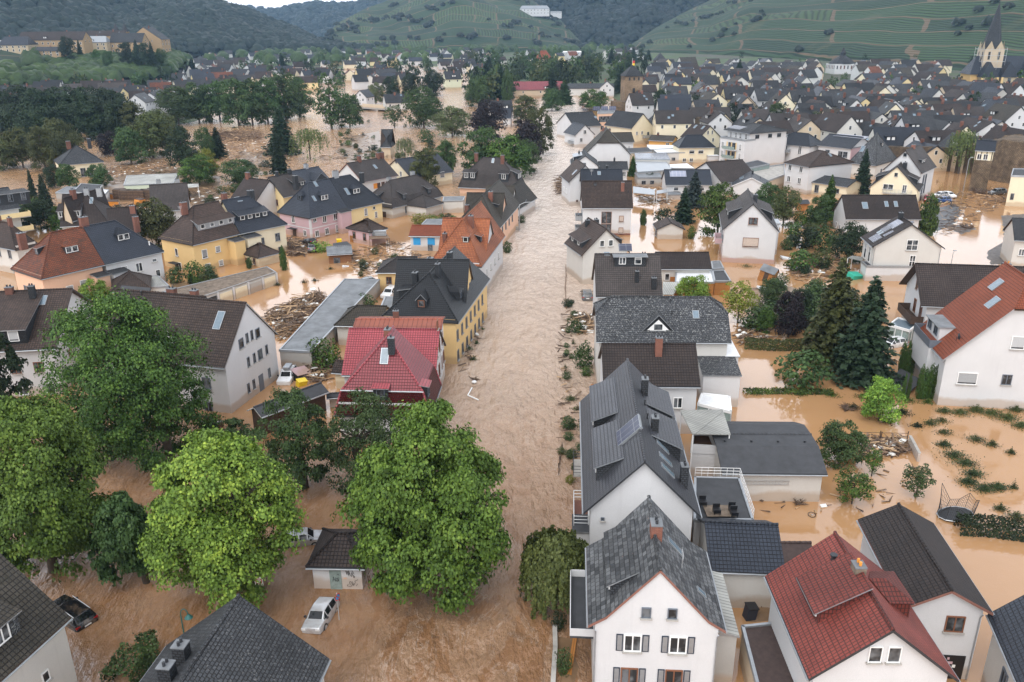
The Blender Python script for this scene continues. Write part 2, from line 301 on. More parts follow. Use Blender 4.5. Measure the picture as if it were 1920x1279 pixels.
M['lf_blue'] = leafmat('blue_spruce_needles', ((.035, .055, .050), (.060, .085, .078), (.100, .130, .115)), tr=.1)
M['lf_thuja'] = leafmat('thuja_foliage', ((.026, .058, .013), (.058, .117, .021), (.111, .182, .036)), tr=.1)
M['lf_yel'] = leafmat('yellow_green_leaves', ((.090, .110, .014), (.200, .220, .030), (.340, .340, .050)))
M['lf_willow'] = leafmat('willow_leaves', ((.052, .078, .021), (.122, .163, .044), (.226, .274, .080)))
M['lf_pale'] = leafmat('pale_green_leaves', ((.065, .085, .030), (.115, .140, .050), (.190, .210, .085)))
M['bark'] = flat('bark', (.075, .058, .042), .9, var=.4, scale=2); M['deadwood'] = flat('dead_branches', (.10, .065, .045), .9, var=.4)
# ---------------------------------------------------------------- windows (mesh data shared by size and style)
WC = {}
def winmesh(w, h, st):
    k = (round(w, 2), round(h, 2), st)
    if k in WC: return WC[k]
    fr = {'w': M['fr_w'], 's': M['fr_w'], 'h': M['fr_w'], 'b': M['fr_b'], 'B': M['fr_b'], 'd': M['fr_d'], 't': M['fr_w'], 'n': M['fr_d']}[st]
    f = MB(); t = .08 if w > .8 else .06; d = .09
    for (a, b, c, e) in ((-w/2, w/2, 0, t), (-w/2, w/2, h - t, h), (-w/2, -w/2 + t, t, h - t), (w/2 - t, w/2, t, h - t)): f.box(a, b, -d, .02, c, e)
    if st in 'wbdt' and w > .95: f.box(-t/2, t/2, -d + .015, .02, t, h - t)
    if st == 't': f.box(-w/2 + t, w/2 - t, -d + .02, .02, h*.5 - t/2, h*.5 + t/2)
    p = MB(); y = -.035
    if st in 'sB':
        hh = h * .12 if st == 's' else h * .06
        p.box(-w/2 + t, w/2 - t, y - .02, y + .03, t + hh, h - t, 1)
        p.poly([(-w/2 + t, y, t), (w/2 - t, y, t), (w/2 - t, y, t + hh), (-w/2 + t, y, t + hh)], 0)
    elif st == 'h':
        p.box(-w/2 + t, w/2 - t, y - .02, y + .03, h*.62, h - t, 1)
        p.poly([(-w/2 + t, y, t), (w/2 - t, y, t), (w/2 - t, y, h*.62), (-w/2 + t, y, h*.62)], 0)
    else: p.poly([(-w/2 + t, y, t), (w/2 - t, y, t), (w/2 - t, y, h - t), (-w/2 + t, y, h - t)], 0)
    s = MB(); s.box(-w/2 - .08, w/2 + .08, -.22, .02, -.07, -.003)
    r = (f.mesh('window_frame', fr), p.mesh('window_pane', [M['glass'], M['shutter'] if st != 'B' else M['shutter_b']]), s.mesh('window_sill', M['concrete']))
    WC[k] = r; return r
HSH = {}
def shuttermesh(h, w=.45):
    k = round(h, 2)
    if k not in HSH:
        m = MB(); t = .07; m.box(-w/2, w/2, -.05, -.004, 0, h); m.box(-w/2 + t, w/2 - t, -.06, -.05, t, h - t, 1)
        HSH[k] = m.mesh('shutter', [M['bl_d'], M['zinc']])
    return HSH[k]
# ---------------------------------------------------------------- houses
class House:
    """P, Q: pixels of the left and right corner of one roof edge at height he; k 'e': that edge is an eave, 'g': a gable end"""
    def __init__(s, label, P, Q, k, he, dep, hr, wall='white', roof='slate', hips=(0, 0), rings=None, eo=.45, go=.3, th=.22, name='house', cat='house', group=None, half=0, fascia='dark', base=None, sill=True, ax=None, capm=None):
        p, q = at(P[0], P[1], he), at(Q[0], Q[1], he); d = q - p
        if ax:   # ridge pixels (far end, near end) and height: they set the direction
            n = at(*ax[0], ax[2]) - at(*ax[1], ax[2]); n.z = 0; n.normalize(); e = Vector((n.y, -n.x, 0)); c = (p + q) / 2; l = d.dot(e) / 2; p, q = c - e * l, c + e * l; d = q - p
        ln = d.length; d.normalize(); n = Vector((-d.y, d.x, 0))
        if isinstance(dep, tuple): dep = (at(dep[0], dep[1], he) - q).dot(n)
        c = p + d * ln / 2 + n * dep / 2
        if k == 'e': Lr, Wr, ang = ln, dep, math.atan2(d.y, d.x)
        else: Lr, Wr, ang = dep, ln, math.atan2(n.y, n.x)
        s.Lr, s.Wr, s.he, s.eo, s.go, s.th, s.ang = Lr, Wr, he, eo, go, th, ang
        s.c = Vector((c.x, c.y, 0)); s.k = k; s.wm = M[wall]; s.rm = M[roof]; s.sill = sill
        if isinstance(hr, tuple):
            if k == 'g': a = s.w(-Lr/2 + hips[0], 0)
            else: a = s.w(Lr/2 - hips[1], 0) if hr[0] == 'R' else s.w(-Lr/2 + hips[0], 0)
            hr = zat(a.x, a.y, hr[1])
        s.hr = hr; s.hips = hips
        if rings is None:
            if half: rings = [(0, 0, 0, he), (0, 0, half * Wr/2, he + half * (hr - he)), (hips[0], hips[1], Wr/2, hr)]
            else: rings = [(0, 0, 0, he), (hips[0], hips[1], Wr/2, hr)]
        else: rings = [(a, b, (Wr/2 if y == 'r' else y), (hr if z == 'r' else he if z == 'e' else z)) for a, b, y, z in rings]
        s.rings = rings; s.o = empty(name, s.c, ang); tag(s.o, label, cat, group)
        s.walls(base); s.roofmesh(fascia, capm)
    def w(s, x, y, z=0): return s.c + Vector((x * math.cos(s.ang) - y * math.sin(s.ang), x * math.sin(s.ang) + y * math.cos(s.ang), z))
    def zr(s, ins, end=None):
        i = {None: 2, 'S': 2, 'N': 2, 'W': 0, 'E': 1}[end]; r = s.rings
        for a, b in zip(r[:-1], r[1:]):
            if b[i] > a[i] and ins <= b[i] + 1e-6: return a[3] + (b[3] - a[3]) * (ins - a[i]) / (b[i] - a[i])
        return r[-1][3]
    def walls(s, base):
        m = MB(); L2 = s.Lr/2 - s.go; W2 = s.Wr/2 - s.eo; s.L, s.W = 2 * L2, 2 * W2; zb = -1.5
        hx0, hx1 = any(r[0] > 0 for r in s.rings[:2]), any(r[1] > 0 for r in s.rings[:2])
        def gab(x, i):
            pts = [(-W2, zb), (W2, zb)]; up = []
            zw = s.zr(s.eo) - s.th * .6; prof = [(W2, zw)]
            for r in s.rings:
                if r[i] <= s.go + 1e-6 and r[2] > s.eo and r[2] < s.Wr/2 - 1e-6: prof.append((s.Wr/2 - r[2], r[3] - s.th * .6))
            if s.rings[-1][i] <= s.go + 1e-6: prof.append((0, s.rings[-1][3] - s.th * .6))
            pts += prof + [(-y, z) for y, z in reversed(prof) if y > 0]
            return [(x, y, z) for y, z in pts]
        s.zw = s.zr(s.eo) - s.th * .6
        m.poly(gab(-L2, 0)[::-1]); m.poly(gab(L2, 1))
        for y in (-W2, W2): m.poly([(-L2, y, zb), (L2, y, zb), (L2, y, s.zw), (-L2, y, s.zw)][::1 if y < 0 else -1])
        m.build('wall', s.wm, s.o)
        if base:
            b = MB(); e = .03; b.box(-L2 - e, L2 + e, -W2 - e, W2 + e, -1.4, base[1]); b.build('plinth', M[base[0]], s.o)
    def roofmesh(s, fascia, capm):
        m = MB(); L2, W2 = s.Lr/2, s.Wr/2; t = s.th
        def rect(r): return [(-L2 + r[0], -W2 + r[2], r[3]), (L2 - r[1], -W2 + r[2], r[3]), (L2 - r[1], W2 - r[2], r[3]), (-L2 + r[0], W2 - r[2], r[3])]
        def add(pts):
            q = []
            for p in pts:
                if not q or (Vector(p) - Vector(q[-1])).length > 1e-4: q.append(p)
            if (Vector(q[0]) - Vector(q[-1])).length < 1e-4: q.pop()
            if len(q) < 3: return
            m.poly(q, 0); m.poly([(a, b, c - t) for a, b, c in q[::-1]], 1)
        cap = []
        for a, b in zip(s.rings[:-1], s.rings[1:]):
            A, B = rect(a), rect(b)
            add([A[0], A[1], B[1], B[0]]); add([A[2], A[3], B[3], B[2]])
            for (i, j, kk) in ((1, 2, 1), (3, 0, 0)):
                if b[kk] > a[kk] + 1e-4:
                    add([A[i], A[j], B[j], B[i]]); cap += [(A[i], B[i]), (A[j], B[j])]
                else:
                    for u, v in ((A[i], B[i]), (B[j], A[j])): m.poly([u, v, (v[0], v[1], v[2] - t), (u[0], u[1], u[2] - t)], 2)
        A = rect(s.rings[0])
        for i in (0, 2): u, v = A[i], A[(i + 1) % 4]; m.poly([u, v, (v[0], v[1], v[2] - t), (u[0], u[1], u[2] - t)], 2)
        for i, kk in ((1, 1), (3, 0)):
            if s.rings[1][kk] > 0: u, v = A[i], A[(i + 1) % 4]; m.poly([u, v, (v[0], v[1], v[2] - t), (u[0], u[1], u[2] - t)], 2)
        T = rect(s.rings[-1]); cap.append((T[0], T[1]))
        if s.rings[-1][2] < W2 - 1e-3: m.poly(T, 0)
        s.roof = m.build('roof', [s.rm, M['darkwood'], M[fascia]], s.o)
        # ridge and hip tiles, eaves gutters
        c = MB()
        for u, v in cap:
            u, v = Vector(u), Vector(v); nn = max(1, int((v - u).length / .4))
            for i in range(nn): c.bar(u.lerp(v, i / nn) + Vector((0, 0, .0)), u.lerp(v, (i + 1) / nn) + Vector((0, 0, .0)), .11, 0, r2=.14, k=6)
        c.build('ridge_cap', capm and M[capm] or s.rm, s.roof, smooth=True)
        g = MB()
        for y in (-W2, W2): g.bar((-L2, y + (.06 if y > 0 else -.06), s.he - t * .7), (L2, y + (.06 if y > 0 else -.06), s.he - t * .7), .07)
        s.gut = g.build('gutter', M['zinc'], s.o)
    # --- walls
    def side(s, sd, u):
        L2, W2 = s.L/2, s.W/2
        if sd == 'S': return (-L2 + u * s.L, -W2), 0
        if sd == 'N': return (L2 - u * s.L, W2), math.pi
        if sd == 'W': return (-L2, W2 - u * s.W), -math.pi/2
        return (L2, -W2 + u * s.W), math.pi/2
    def win(s, sd, us, z, w=1.0, h=1.3, st='w', shut=False, label=None):
        for u in us:
            if isinstance(u, tuple): u, st_ = u
            else: st_ = st
            (x, y), a = s.side(sd, u); putwin(s.o, (x, y, z), a, w, h, st_, s.sill, shut)
        return s
    def door(s, sd, u, z0=-.8, w=1.1, h=2.2, m='darkwood', awn=False):
        (x, y), a = s.side(sd, u); d = MB(); d.box(-w/2, w/2, -.06, .02, z0, z0 + h)
        o = d.build('door', M[m], s.o, loc=(x, y, 0), rz=a)
        if awn: e = MB(); e.box(-w, w, -1.1, .02, z0 + h + .2, z0 + h + .32); e.build('canopy', M['slate'], s.o, loc=(x, y, 0), rz=a)
        return s
    # --- roof frame: along u (metres from centre), inset s from the eave
    def rp(s, sd, u, ins, z):
        L2, W2 = s.Lr/2, s.Wr/2
        return {'S': (u, -W2 + ins, z), 'N': (u, W2 - ins, z), 'W': (-L2 + ins, u, z), 'E': (L2 - ins, u, z)}[sd]
    def dormer(s, sd, u, w, ins, fh, kind='shed', wins=1, ww=.9, wh=.95, st='w', wm='slatewall', rm=None, gh=.9, slope=.25, ov=.18, label=None, gz=None):
        z0 = s.zr(ins, sd); zt = z0 + fh; P = lambda uu, ii, zz: s.rp(sd, uu, ii, zz); a, b = u - w/2, u + w/2
        mx = {'S': s.Wr/2, 'N': s.Wr/2, 'W': s.hips[0] or 9, 'E': s.hips[1] or 9}[sd]
        def hit(f):
            i = ins
            while i < mx - .05 and f(i) > s.zr(i, sd): i += .05
            return i
        body = MB(); body.poly([P(a, ins, z0 - .3), P(b, ins, z0 - .3), P(b, ins, zt), P(a, ins, zt)], 0)
        R_ = MB(); t = .1
        if kind in ('shed', 'box'):
            sl = slope if kind == 'shed' else .03; f = lambda i: zt + sl * (i - ins); e = hit(f)
            for q in (a, b): body.poly([P(q, ins, z0 - .2), P(q, e, s.zr(e, sd) - .1), P(q, e, f(e)), P(q, ins, zt)], 0)
            f2 = [P(a - ov, ins - ov*1.5, zt - sl * ov), P(b + ov, ins - ov*1.5, zt - sl * ov), P(b + ov, e, f(e)), P(a - ov, e, f(e))]
            up = [(x, y, z + t) for x, y, z in f2]; R_.poly(up, 0); R_.poly(f2[::-1], 1)
            for i in range(4): j = (i + 1) % 4; R_.poly([f2[i], f2[j], up[j], up[i]], 1)
        else:
            zg = zt + gh; e1 = hit(lambda i: zt); e2 = hit(lambda i: zg)
            hp = .0 if kind == 'gable' else min(w * .45, e2 - ins)
            if kind == 'gable': body.poly([P(a, ins, zt), P(b, ins, zt), P(u, ins, zg)], 0)
            for q in (a, b): body.poly([P(q, ins, z0 - .2), P(q, e1, s.zr(e1, sd) - .1), P(q, e1, zt), P(q, ins, zt)], 0)
            k = gh / (w/2); dz = ov * k; i0 = ins - ov
            rg0, rg1 = P(u, i0 + hp, zg + t), P(u, e2, zg + t)
            for q, sg in ((a, -1), (b, 1)):
                R_.poly([P(q + sg * ov, i0, zt - dz + t), rg0, rg1, P(q + sg * ov, hit(lambda i: zt - dz), zt - dz + t)], 0)
                R_.poly([P(q + sg * ov, i0, zt - dz), P(u, i0 + hp, zg), P(u, i0 + hp, zg + t), P(q + sg * ov, i0, zt - dz + t)], 1)
            if hp: R_.poly([P(a - ov, i0, zt - dz + t), P(b + ov, i0, zt - dz + t), rg0], 0)
        o = body.build('dormer', M[wm], s.o); tag(o, label); R_.build('dormer_roof', [M[rm] if rm else s.rm, M['zinc']], o)
        ang = {'S': 0, 'N': math.pi, 'W': -math.pi/2, 'E': math.pi/2}[sd]
        n = wins if isinstance(wins, int) else len(wins)
        for i in range(n):
            uu = a + w * (i + .5) / n if isinstance(wins, int) else a + w * wins[i]
            stt = st[i % len(st)]; x, y, _ = P(uu, ins, 0)
            f, p, sm = winmesh(min(ww, w/n - .1), min(wh, fh - .05), stt)
            q = link('window', f, o, (x, y, zt - min(wh, fh - .05) - .08), ang); 
            if uid('w'): joinpane(q, p)
        return s
    def plane(s, sd, u, ins, w, h, th, mats, name, fr=.07, lift=.02, lab=None, tilt=0):
        i1 = ins + h; z0, z1 = s.zr(ins, sd), s.zr(i1, sd); ln = math.hypot(i1 - ins, z1 - z0)
        A, B = Vector(s.rp(sd, u - w/2, ins, z0)), Vector(s.rp(sd, u + w/2, ins, z0)); C = Vector(s.rp(sd, u - w/2, i1, z1 + tilt))
        ex = (B - A).normalized(); ey = (C - A); ly = ey.length; ey.normalize(); ez = ex.cross(ey)
        if ez.z < 0: ez = -ez
        q = lambda x, y, z: tuple(A + ex * x + ey * y + ez * z)
        m = MB()
        def bx(x0, x1, y0, y1, za, zb, mi):
            c = [q(x0, y0, za), q(x1, y0, za), q(x1, y1, za), q(x0, y1, za), q(x0, y0, zb), q(x1, y0, zb), q(x1, y1, zb), q(x0, y1, zb)]
            for f in ((4, 5, 6, 7), (0, 1, 5, 4), (1, 2, 6, 5), (2, 3, 7, 6), (3, 0, 4, 7)): m.poly([c[i] for i in f], mi)
        bx(0, w, 0, ly, -.05, th, 0); o = m.build(name, mats[0], s.o); tag(o, lab)
        m = MB(); bx(fr, w - fr, fr, ly - fr, th - .02, th + .012, 0); m.build('glass_pane' if name == 'skylight' else 'cell_field', mats[1], o); return s
    def sky(s, sd, u, ins, w=.8, h=1.0): return s.plane(sd, u, ins, w, h, .09, (M['zinc'], M['skyglass']), 'skylight')
    def solar(s, sd, u, ins, w, h, hot=False, tilt=0): return s.plane(sd, u, ins, w, h, .12, (M['zinc'], M['solarhot' if hot else 'solar']), 'solar_panel', fr=.04, tilt=tilt)
    def chim(s, x, y, up=1.0, w=.7, d=.5, m='brick', cap='dark'):
        z = s.zr(s.Wr/2 - abs(y)); o = MB(); o.box(x - w/2, x + w/2, y - d/2, y + d/2, z - .8, z + up); o = o.build('chimney', M[m], s.o)
        c = MB(); c.box(x - w/2 - .03, x + w/2 + .03, y - d/2 - .03, y + d/2 + .03, z + up, z + up + .07)
        for k in ((-.22, .22) if w > .6 else (0,)): c.bar((x + k * w, y, z + up + .09), (x + k * w, y, z + up + .35), .1, 1)
        c.build('chimney_cap', [M['felt2'], M[cap]], o); return s
    def vent(s, sd, u, ins, h=.5, r=.07, m='dark'):
        x, y, z = s.rp(sd, u, ins, s.zr(ins, sd)); v = MB(); v.bar((x, y, z - .1), (x, y, z + h), r); v.bar((x, y, z + h), (x, y, z + h + .08), r * 1.7); v.build('roof_vent', M[m], s.o); return s
    def aerial(s, sd, u, ins, h=1.4, dish=False):
        x, y, z = s.rp(sd, u, ins, s.zr(ins, sd)); v = MB(); v.bar((x, y, z - .1), (x, y, z + h), .03)
        if dish:
            for k in range(10):
                a0, a1 = 2 * math.pi * k / 10, 2 * math.pi * (k + 1) / 10
                v.poly([(x, y - .1, z + h), (x + .42 * math.cos(a0), y - .22, z + h + .42 * math.sin(a0)), (x + .42 * math.cos(a1), y - .22, z + h + .42 * math.sin(a1))])
        else:
            for k in range(5): v.bar((x - .5 + k * .05, y, z + h - .12 * k), (x + .5 - k * .05, y, z + h - .12 * k), .014)
        v.build('satellite_dish' if dish else 'aerial', M['dark'] if dish else M['steel'], s.o); return s
    def pipe(s, sd, u, z0=-.5):
        (x, y), a = s.side(sd, u); ox, oy = math.sin(a) * .09, -math.cos(a) * .09
        v = MB(); v.tube([(x + ox * 4, y + oy * 4, s.he - .2), (x + ox, y + oy, s.he - .65), (x + ox, y + oy, z0)], .045); v.build('downpipe', M['zinc'], s.o); return s
    def balcony(s, sd, u, z, w, d=1.2, rail='zinc', floor='concrete', solid=True, h=1.0):
        (x, y), a = s.side(sd, u); f = MB(); f.box(-w/2, w/2, -d, 0, z - .18, z); o = f.build('balcony', M[floor], s.o, loc=(x, y, 0), rz=a)
        r = MB()
        if solid:
            r.box(-w/2, w/2, -d - .03, -d + .03, z, z + h); r.box(-w/2, -w/2 + .05, -d + .03, 0, z, z + h); r.box(w/2 - .05, w/2, -d + .03, 0, z, z + h)
        else:
            for q in (z + h, z + h * .66, z + h * .33): r.tube([(-w/2, 0, q), (-w/2, -d, q), (w/2, -d, q), (w/2, 0, q)], .03, k=4)
            for k in range(int(w / .9) + 1): r.bar((-w/2 + k * w / max(1, int(w / .9)), -d, z), (-w/2 + k * w / max(1, int(w / .9)), -d, z + h), .03, k=4)
        r.build('railing', M[rail], o); return s
    def ext(s, name, x0, x1, y0, y1, h, wm='white', rm='felt', slope=0, z0=-1.5, ov=.15, par=False):
        """a lean-to, bay or flat annex in the house's own frame; slope lifts the +y edge"""
        m = MB(); m.box(x0, x1, y0, y1, z0, h); o = m.build(name, M[wm], s.o)
        r = MB(); c = [(x0 - ov, y0 - ov, h + .003), (x1 + ov, y0 - ov, h + .003), (x1 + ov, y1 + ov, h + slope + .003), (x0 - ov, y1 + ov, h + slope + .003)]; u = [(a, b, z + .14) for a, b, z in c]
        r.poly(u, 0); r.poly(c[::-1], 1)
        for i in range(4): j = (i + 1) % 4; r.poly([c[i], c[j], u[j], u[i]], 1)
        if slope: 
            for x in (x0, x1): r.poly([(x, y0, h), (x, y1, h), (x, y1, h + slope)], 1)
        r.build('annex_roof', [M[rm], M['zinc']], o); return o
_U = {}
def uid(k): _U[k] = _U.get(k, 0) + 1; return _U[k]
def joinpane(q, p): link('pane', p, q) if len(q.parent.name) and (q.parent.parent is None) else None
PM = {}
def putwin(parent, loc, a, w, h, st, sill=True, shut=False):
    f, p, sm = winmesh(w, h, st); q = link('window', f, parent, loc, a); link('pane', p, q)
    if sill: link('sill', sm, q)
    if shut:
        for k in (-1, 1): link('shutter', shuttermesh(h), parent, (loc[0] + k * (w/2 + .28) * math.cos(a), loc[1] + k * (w/2 + .28) * math.sin(a), loc[2]), a)
    return q
# a dormer's window is already a sub-part: frame and pane in one mesh
_wm0 = winmesh
def dormwin(w, h, st):
    k = ('D', round(w, 2), round(h, 2), st)
    if k not in WC:
        f, p, sm = _wm0(w, h, st); m = f.copy(); me = MB(); off = len(f.vertices)
        me.v = [tuple(v.co) for v in f.vertices] + [tuple(v.co) for v in p.vertices]; me.f = [tuple(x.vertices) for x in f.polygons] + [tuple(i + off for i in x.vertices) for x in p.polygons]
        me.m = [0] * len(f.polygons) + [1 + x.material_index for x in p.polygons]; WC[k] = (me.mesh('dormer_window', [f.materials[0], p.materials[0], p.materials[1]]), None, None)
    return WC[k]
def _dormfix():
    import types
    src = House.dormer
    def dormer(s, *a, **k):
        global winmesh
        keep = winmesh; winmesh = dormwin
        try: return src(s, *a, **k)
        finally: winmesh = keep
    House.dormer = dormer
_dormfix()
def flatbuild(label, pts, h, wall='white', roof='felt', name='house', cat='house', par=.25, group=None, top=None, z0=-1.5):
    """flat-roofed building from its roof corners in pixels (in order) at height h"""
    P = [at(x, y, h) for x, y in pts]; c = sum(P, Vector()) / len(P); c.z = 0; o = empty(name, c); tag(o, label, cat, group)
    Q = [(p.x - c.x, p.y - c.y) for p in P]
    if sum(Q[i][0] * Q[(i + 1) % len(Q)][1] - Q[(i + 1) % len(Q)][0] * Q[i][1] for i in range(len(Q))) < 0: Q.reverse()
    m = MB(); n = len(Q)
    for i in range(n): a, b = Q[i], Q[(i + 1) % n]; m.poly([(a[0], a[1], z0), (b[0], b[1], z0), (b[0], b[1], h - .02), (a[0], a[1], h - .02)])
    wo = m.build('wall', M[wall], o)
    r = MB(); r.poly([(a, b, h - .05 if par else h + .12) for a, b in Q], 0)
    cx, cy_ = sum(a for a, b in Q) / n, sum(b for a, b in Q) / n
    for i in range(n):
        a, b = Vector((*Q[i], 0)), Vector((*Q[(i + 1) % n], 0)); dd = (b - a).normalized(); nn = Vector((dd.y, -dd.x, 0)); e = .08
        a2, b2, a3, b3 = a + nn * e - dd * e, b + nn * e + dd * e, a - nn * .14, b - nn * .14; zt = h + (par or .12)
        r.poly([(a2.x, a2.y, h - .25), (b2.x, b2.y, h - .25), (b2.x, b2.y, zt), (a2.x, a2.y, zt)], 1)
        if par: r.poly([(a2.x, a2.y, zt), (b2.x, b2.y, zt), (b3.x, b3.y, zt), (a3.x, a3.y, zt)], 1); r.poly([(b3.x, b3.y, zt), (a3.x, a3.y, zt), (a3.x, a3.y, h - .05), (b3.x, b3.y, h - .05)], 1)
    r.build('roof', [M[roof], M[top or 'zinc']], o); o['h'] = h
    return o, Q
def edgewin(o, Q, i, us, z, w, h, st='w'):
    a, b = Vector(Q[i]), Vector(Q[(i + 1) % len(Q)]); d = b - a; ang = math.atan2(d.y, d.x)
    for u in us: p = a + d * u; putwin(o, (p.x, p.y, z), ang, w, h, st, False)
def canopy(label, pts, zs, roof, name='canopy', cat='canopy', posts=True, th=.08, pm='fr_w'):
    P = [at(x, y, z) for (x, y), z in zip(pts, zs if isinstance(zs, (list, tuple)) else [zs] * len(pts))]; c = sum(P, Vector()) / len(P); c.z = 0
    o = empty(name, c); tag(o, label, cat); Q = [p - c for p in P]
    r = MB(); r.poly([(p.x, p.y, p.z + th) for p in Q], 0); r.poly([tuple(p) for p in Q[::-1]], 0)
    for i in range(len(Q)): a, b = Q[i], Q[(i + 1) % len(Q)]; r.poly([(a.x, a.y, a.z), (b.x, b.y, b.z), (b.x, b.y, b.z + th), (a.x, a.y, a.z + th)], 0)
    r.build('roof_sheet', M[roof], o)
    if posts:
        for p in Q: m = MB(); m.bar((p.x * .95, p.y * .95, -1.3), (p.x * .95, p.y * .95, p.z), .07); m.build('post', M[pm], o)
    return o
# ---------------------------------------------------------------- trees
def leafquads(c, nrm, size, rg, fold=.0):
    n = len(c); r = rg.normal(size=(n, 3)); nrm = nrm + r * .45; nrm /= np.linalg.norm(nrm, axis=1)[:, None] + 1e-9
    t = np.cross(nrm, rg.normal(size=(n, 3))); t /= np.linalg.norm(t, axis=1)[:, None] + 1e-9; b = np.cross(nrm, t)
    s = (size * rg.uniform(.65, 1.35, n))[:, None]
    v = np.stack([c - t * s * .5, c - b * s * .38 + nrm * s * .1, c + t * s * .5, c + b * s * .38 + nrm * s * .1], 1).reshape(-1, 3)
    return v, np.arange(n * 4).reshape(n, 4)
def crown_broad(seed, n, leaf, nb=46, shape=(1, 1, 1), br=(.20, .34), hang=.0, fill=.55, top=1.0):
    """unit crown (radius 1, centre 0): leaf clumps gathered on many lobes"""
    rg = np.random.default_rng(seed); P = []; Nn = []; per = n // nb
    C = []
    for i in range(nb):
        z = 1 - 2 * (i + .5) / nb; z += rg.uniform(-.08, .08); ph = i * 2.39996 + rg.uniform(-.4, .4); r = math.sqrt(max(0, 1 - z * z)); k = rg.uniform(fill, .86)
        C.append((r * math.cos(ph) * k, r * math.sin(ph) * k, z * k * top))
    C = np.array(C)
    for i, c in enumerate(C):
        rad = rg.uniform(*br); d = rg.normal(size=(per, 3)); d /= np.linalg.norm(d, axis=1)[:, None]
        d[:, 2] = np.where(d[:, 2] < -.6, -d[:, 2] * .6, d[:, 2]); q = rg.uniform(.72, 1.06, per) ** .6
        p = c + d * (rad * q)[:, None] * np.array([1, 1, .8]); P.append(p); Nn.append(d + np.array([0, 0, .5]) + c * .5)
    k = n // 7; d = rg.normal(size=(k, 3)); d /= np.linalg.norm(d, axis=1)[:, None]; P.append(d * (.72 * rg.uniform(.3, 1, k) ** .4)[:, None]); Nn.append(d + np.array([0, 0, .6]))
    P = np.concatenate(P); Nn = np.concatenate(Nn); Nn /= np.linalg.norm(Nn, axis=1)[:, None]
    P = P * np.array(shape)
    if hang: P[:, 2] -= hang * (P[:, 0] ** 2 + P[:, 1] ** 2)
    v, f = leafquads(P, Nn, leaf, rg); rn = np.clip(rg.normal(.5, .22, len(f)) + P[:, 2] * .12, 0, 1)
    return v, f, rn
def crown_lobed(seed, n, leaf, m=16, sub=13, lr=(.36, .54), cr=(.12, .20), core=.10, zmin=-.8):
    """crown of big uneven lobes, each covered with leaf clumps; dark gaps stay between the lobes"""
    rg = np.random.default_rng(seed); P = []; Nn = []; per = max(3, int(n * (1 - core) / (m * sub)))
    for i in range(m):
        z = 1 - (1 - zmin) * (i + .5) / m + rg.uniform(-.1, .1); ph = i * 2.39996 + rg.uniform(-.5, .5); r = math.sqrt(max(.02, 1 - z * z)) * rg.uniform(.78, 1.08); lw = rg.uniform(*lr); k = 1 - lw * rg.uniform(.75, 1.0)
        c = np.array([r * math.cos(ph) * k, r * math.sin(ph) * k, z * k]); o = c / (np.linalg.norm(c) + 1e-6)
        for j in range(sub):
            d = rg.normal(size=3) + o * 1.0 + np.array([0, 0, .35]); d /= np.linalg.norm(d); cc = c + d * lw * rg.uniform(.75, 1.02); cw = rg.uniform(*cr) * (lw / .45); e = rg.normal(size=(per, 3)); e /= np.linalg.norm(e, axis=1)[:, None]; e[:, 2] = np.where(e[:, 2] < -.45, -e[:, 2] * .6, e[:, 2])
            P.append(cc + e * (cw * rg.uniform(.55, 1.1, per))[:, None] * np.array([1.1, 1.1, .72])); Nn.append(e * .8 + d * .5 + np.array([0, 0, .55]))
    k = int(n * core); d = rg.normal(size=(k, 3)); d /= np.linalg.norm(d, axis=1)[:, None]; P.append(d * (.62 * rg.uniform(.2, 1, k) ** .4)[:, None]); Nn.append(d + np.array([0, 0, .6]))
    P = np.concatenate(P); Nn = np.concatenate(Nn); Nn /= np.linalg.norm(Nn, axis=1)[:, None]; P[:, :2] *= (1.02 - .07 * np.clip(P[:, 2], -.4, 1))[:, None]
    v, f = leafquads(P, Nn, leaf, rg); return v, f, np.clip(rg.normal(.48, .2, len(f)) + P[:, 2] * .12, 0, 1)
def norm(v):
    """fit a crown to unit radius and to -1..1 in height"""
    a, b = np.percentile(v[:, 2], (.6, 99.7)); v = v.copy(); v[:, 2] = (v[:, 2] - (a + b) / 2) / (b - a) * 2; v[:, :2] /= np.percentile(np.hypot(v[:, 0], v[:, 1]), 97); return v
def crown_conifer(seed, n, leaf, wid=.28, rows=26, droop=.18):
    rg = np.random.default_rng(seed); P = []; Nn = []
    for i in range(rows):
        z = (i + .5) / rows; r = wid * (1 - z) ** .85 * (1 + .18 * math.sin(i * 2.1)) + .01; nbr = max(4, int(13 * (1 - z) + 4)); m = max(1, int(n / rows * (1 - z) * 1.9 / nbr))
        for j in range(nbr):
            ph = j * 2 * math.pi / nbr + i * .9 + rg.uniform(-.25, .25); rr = r * rg.uniform(.72, 1.15); q = rg.uniform(.1, 1, m) ** .7
            a = ph + rg.normal(0, .09, m) / (q + .2); P.append(np.stack([np.cos(a) * rr * q, np.sin(a) * rr * q, z - droop * rr * q * q + rg.normal(0, .008, m)], 1))
            Nn.append(np.stack([np.cos(a) * .35, np.sin(a) * .35, np.ones(m)], 1))
    P = np.concatenate(P); Nn = np.concatenate(Nn); v, f = leafquads(P, Nn, leaf, rg); return v, f, rg.uniform(0, 1, len(f))
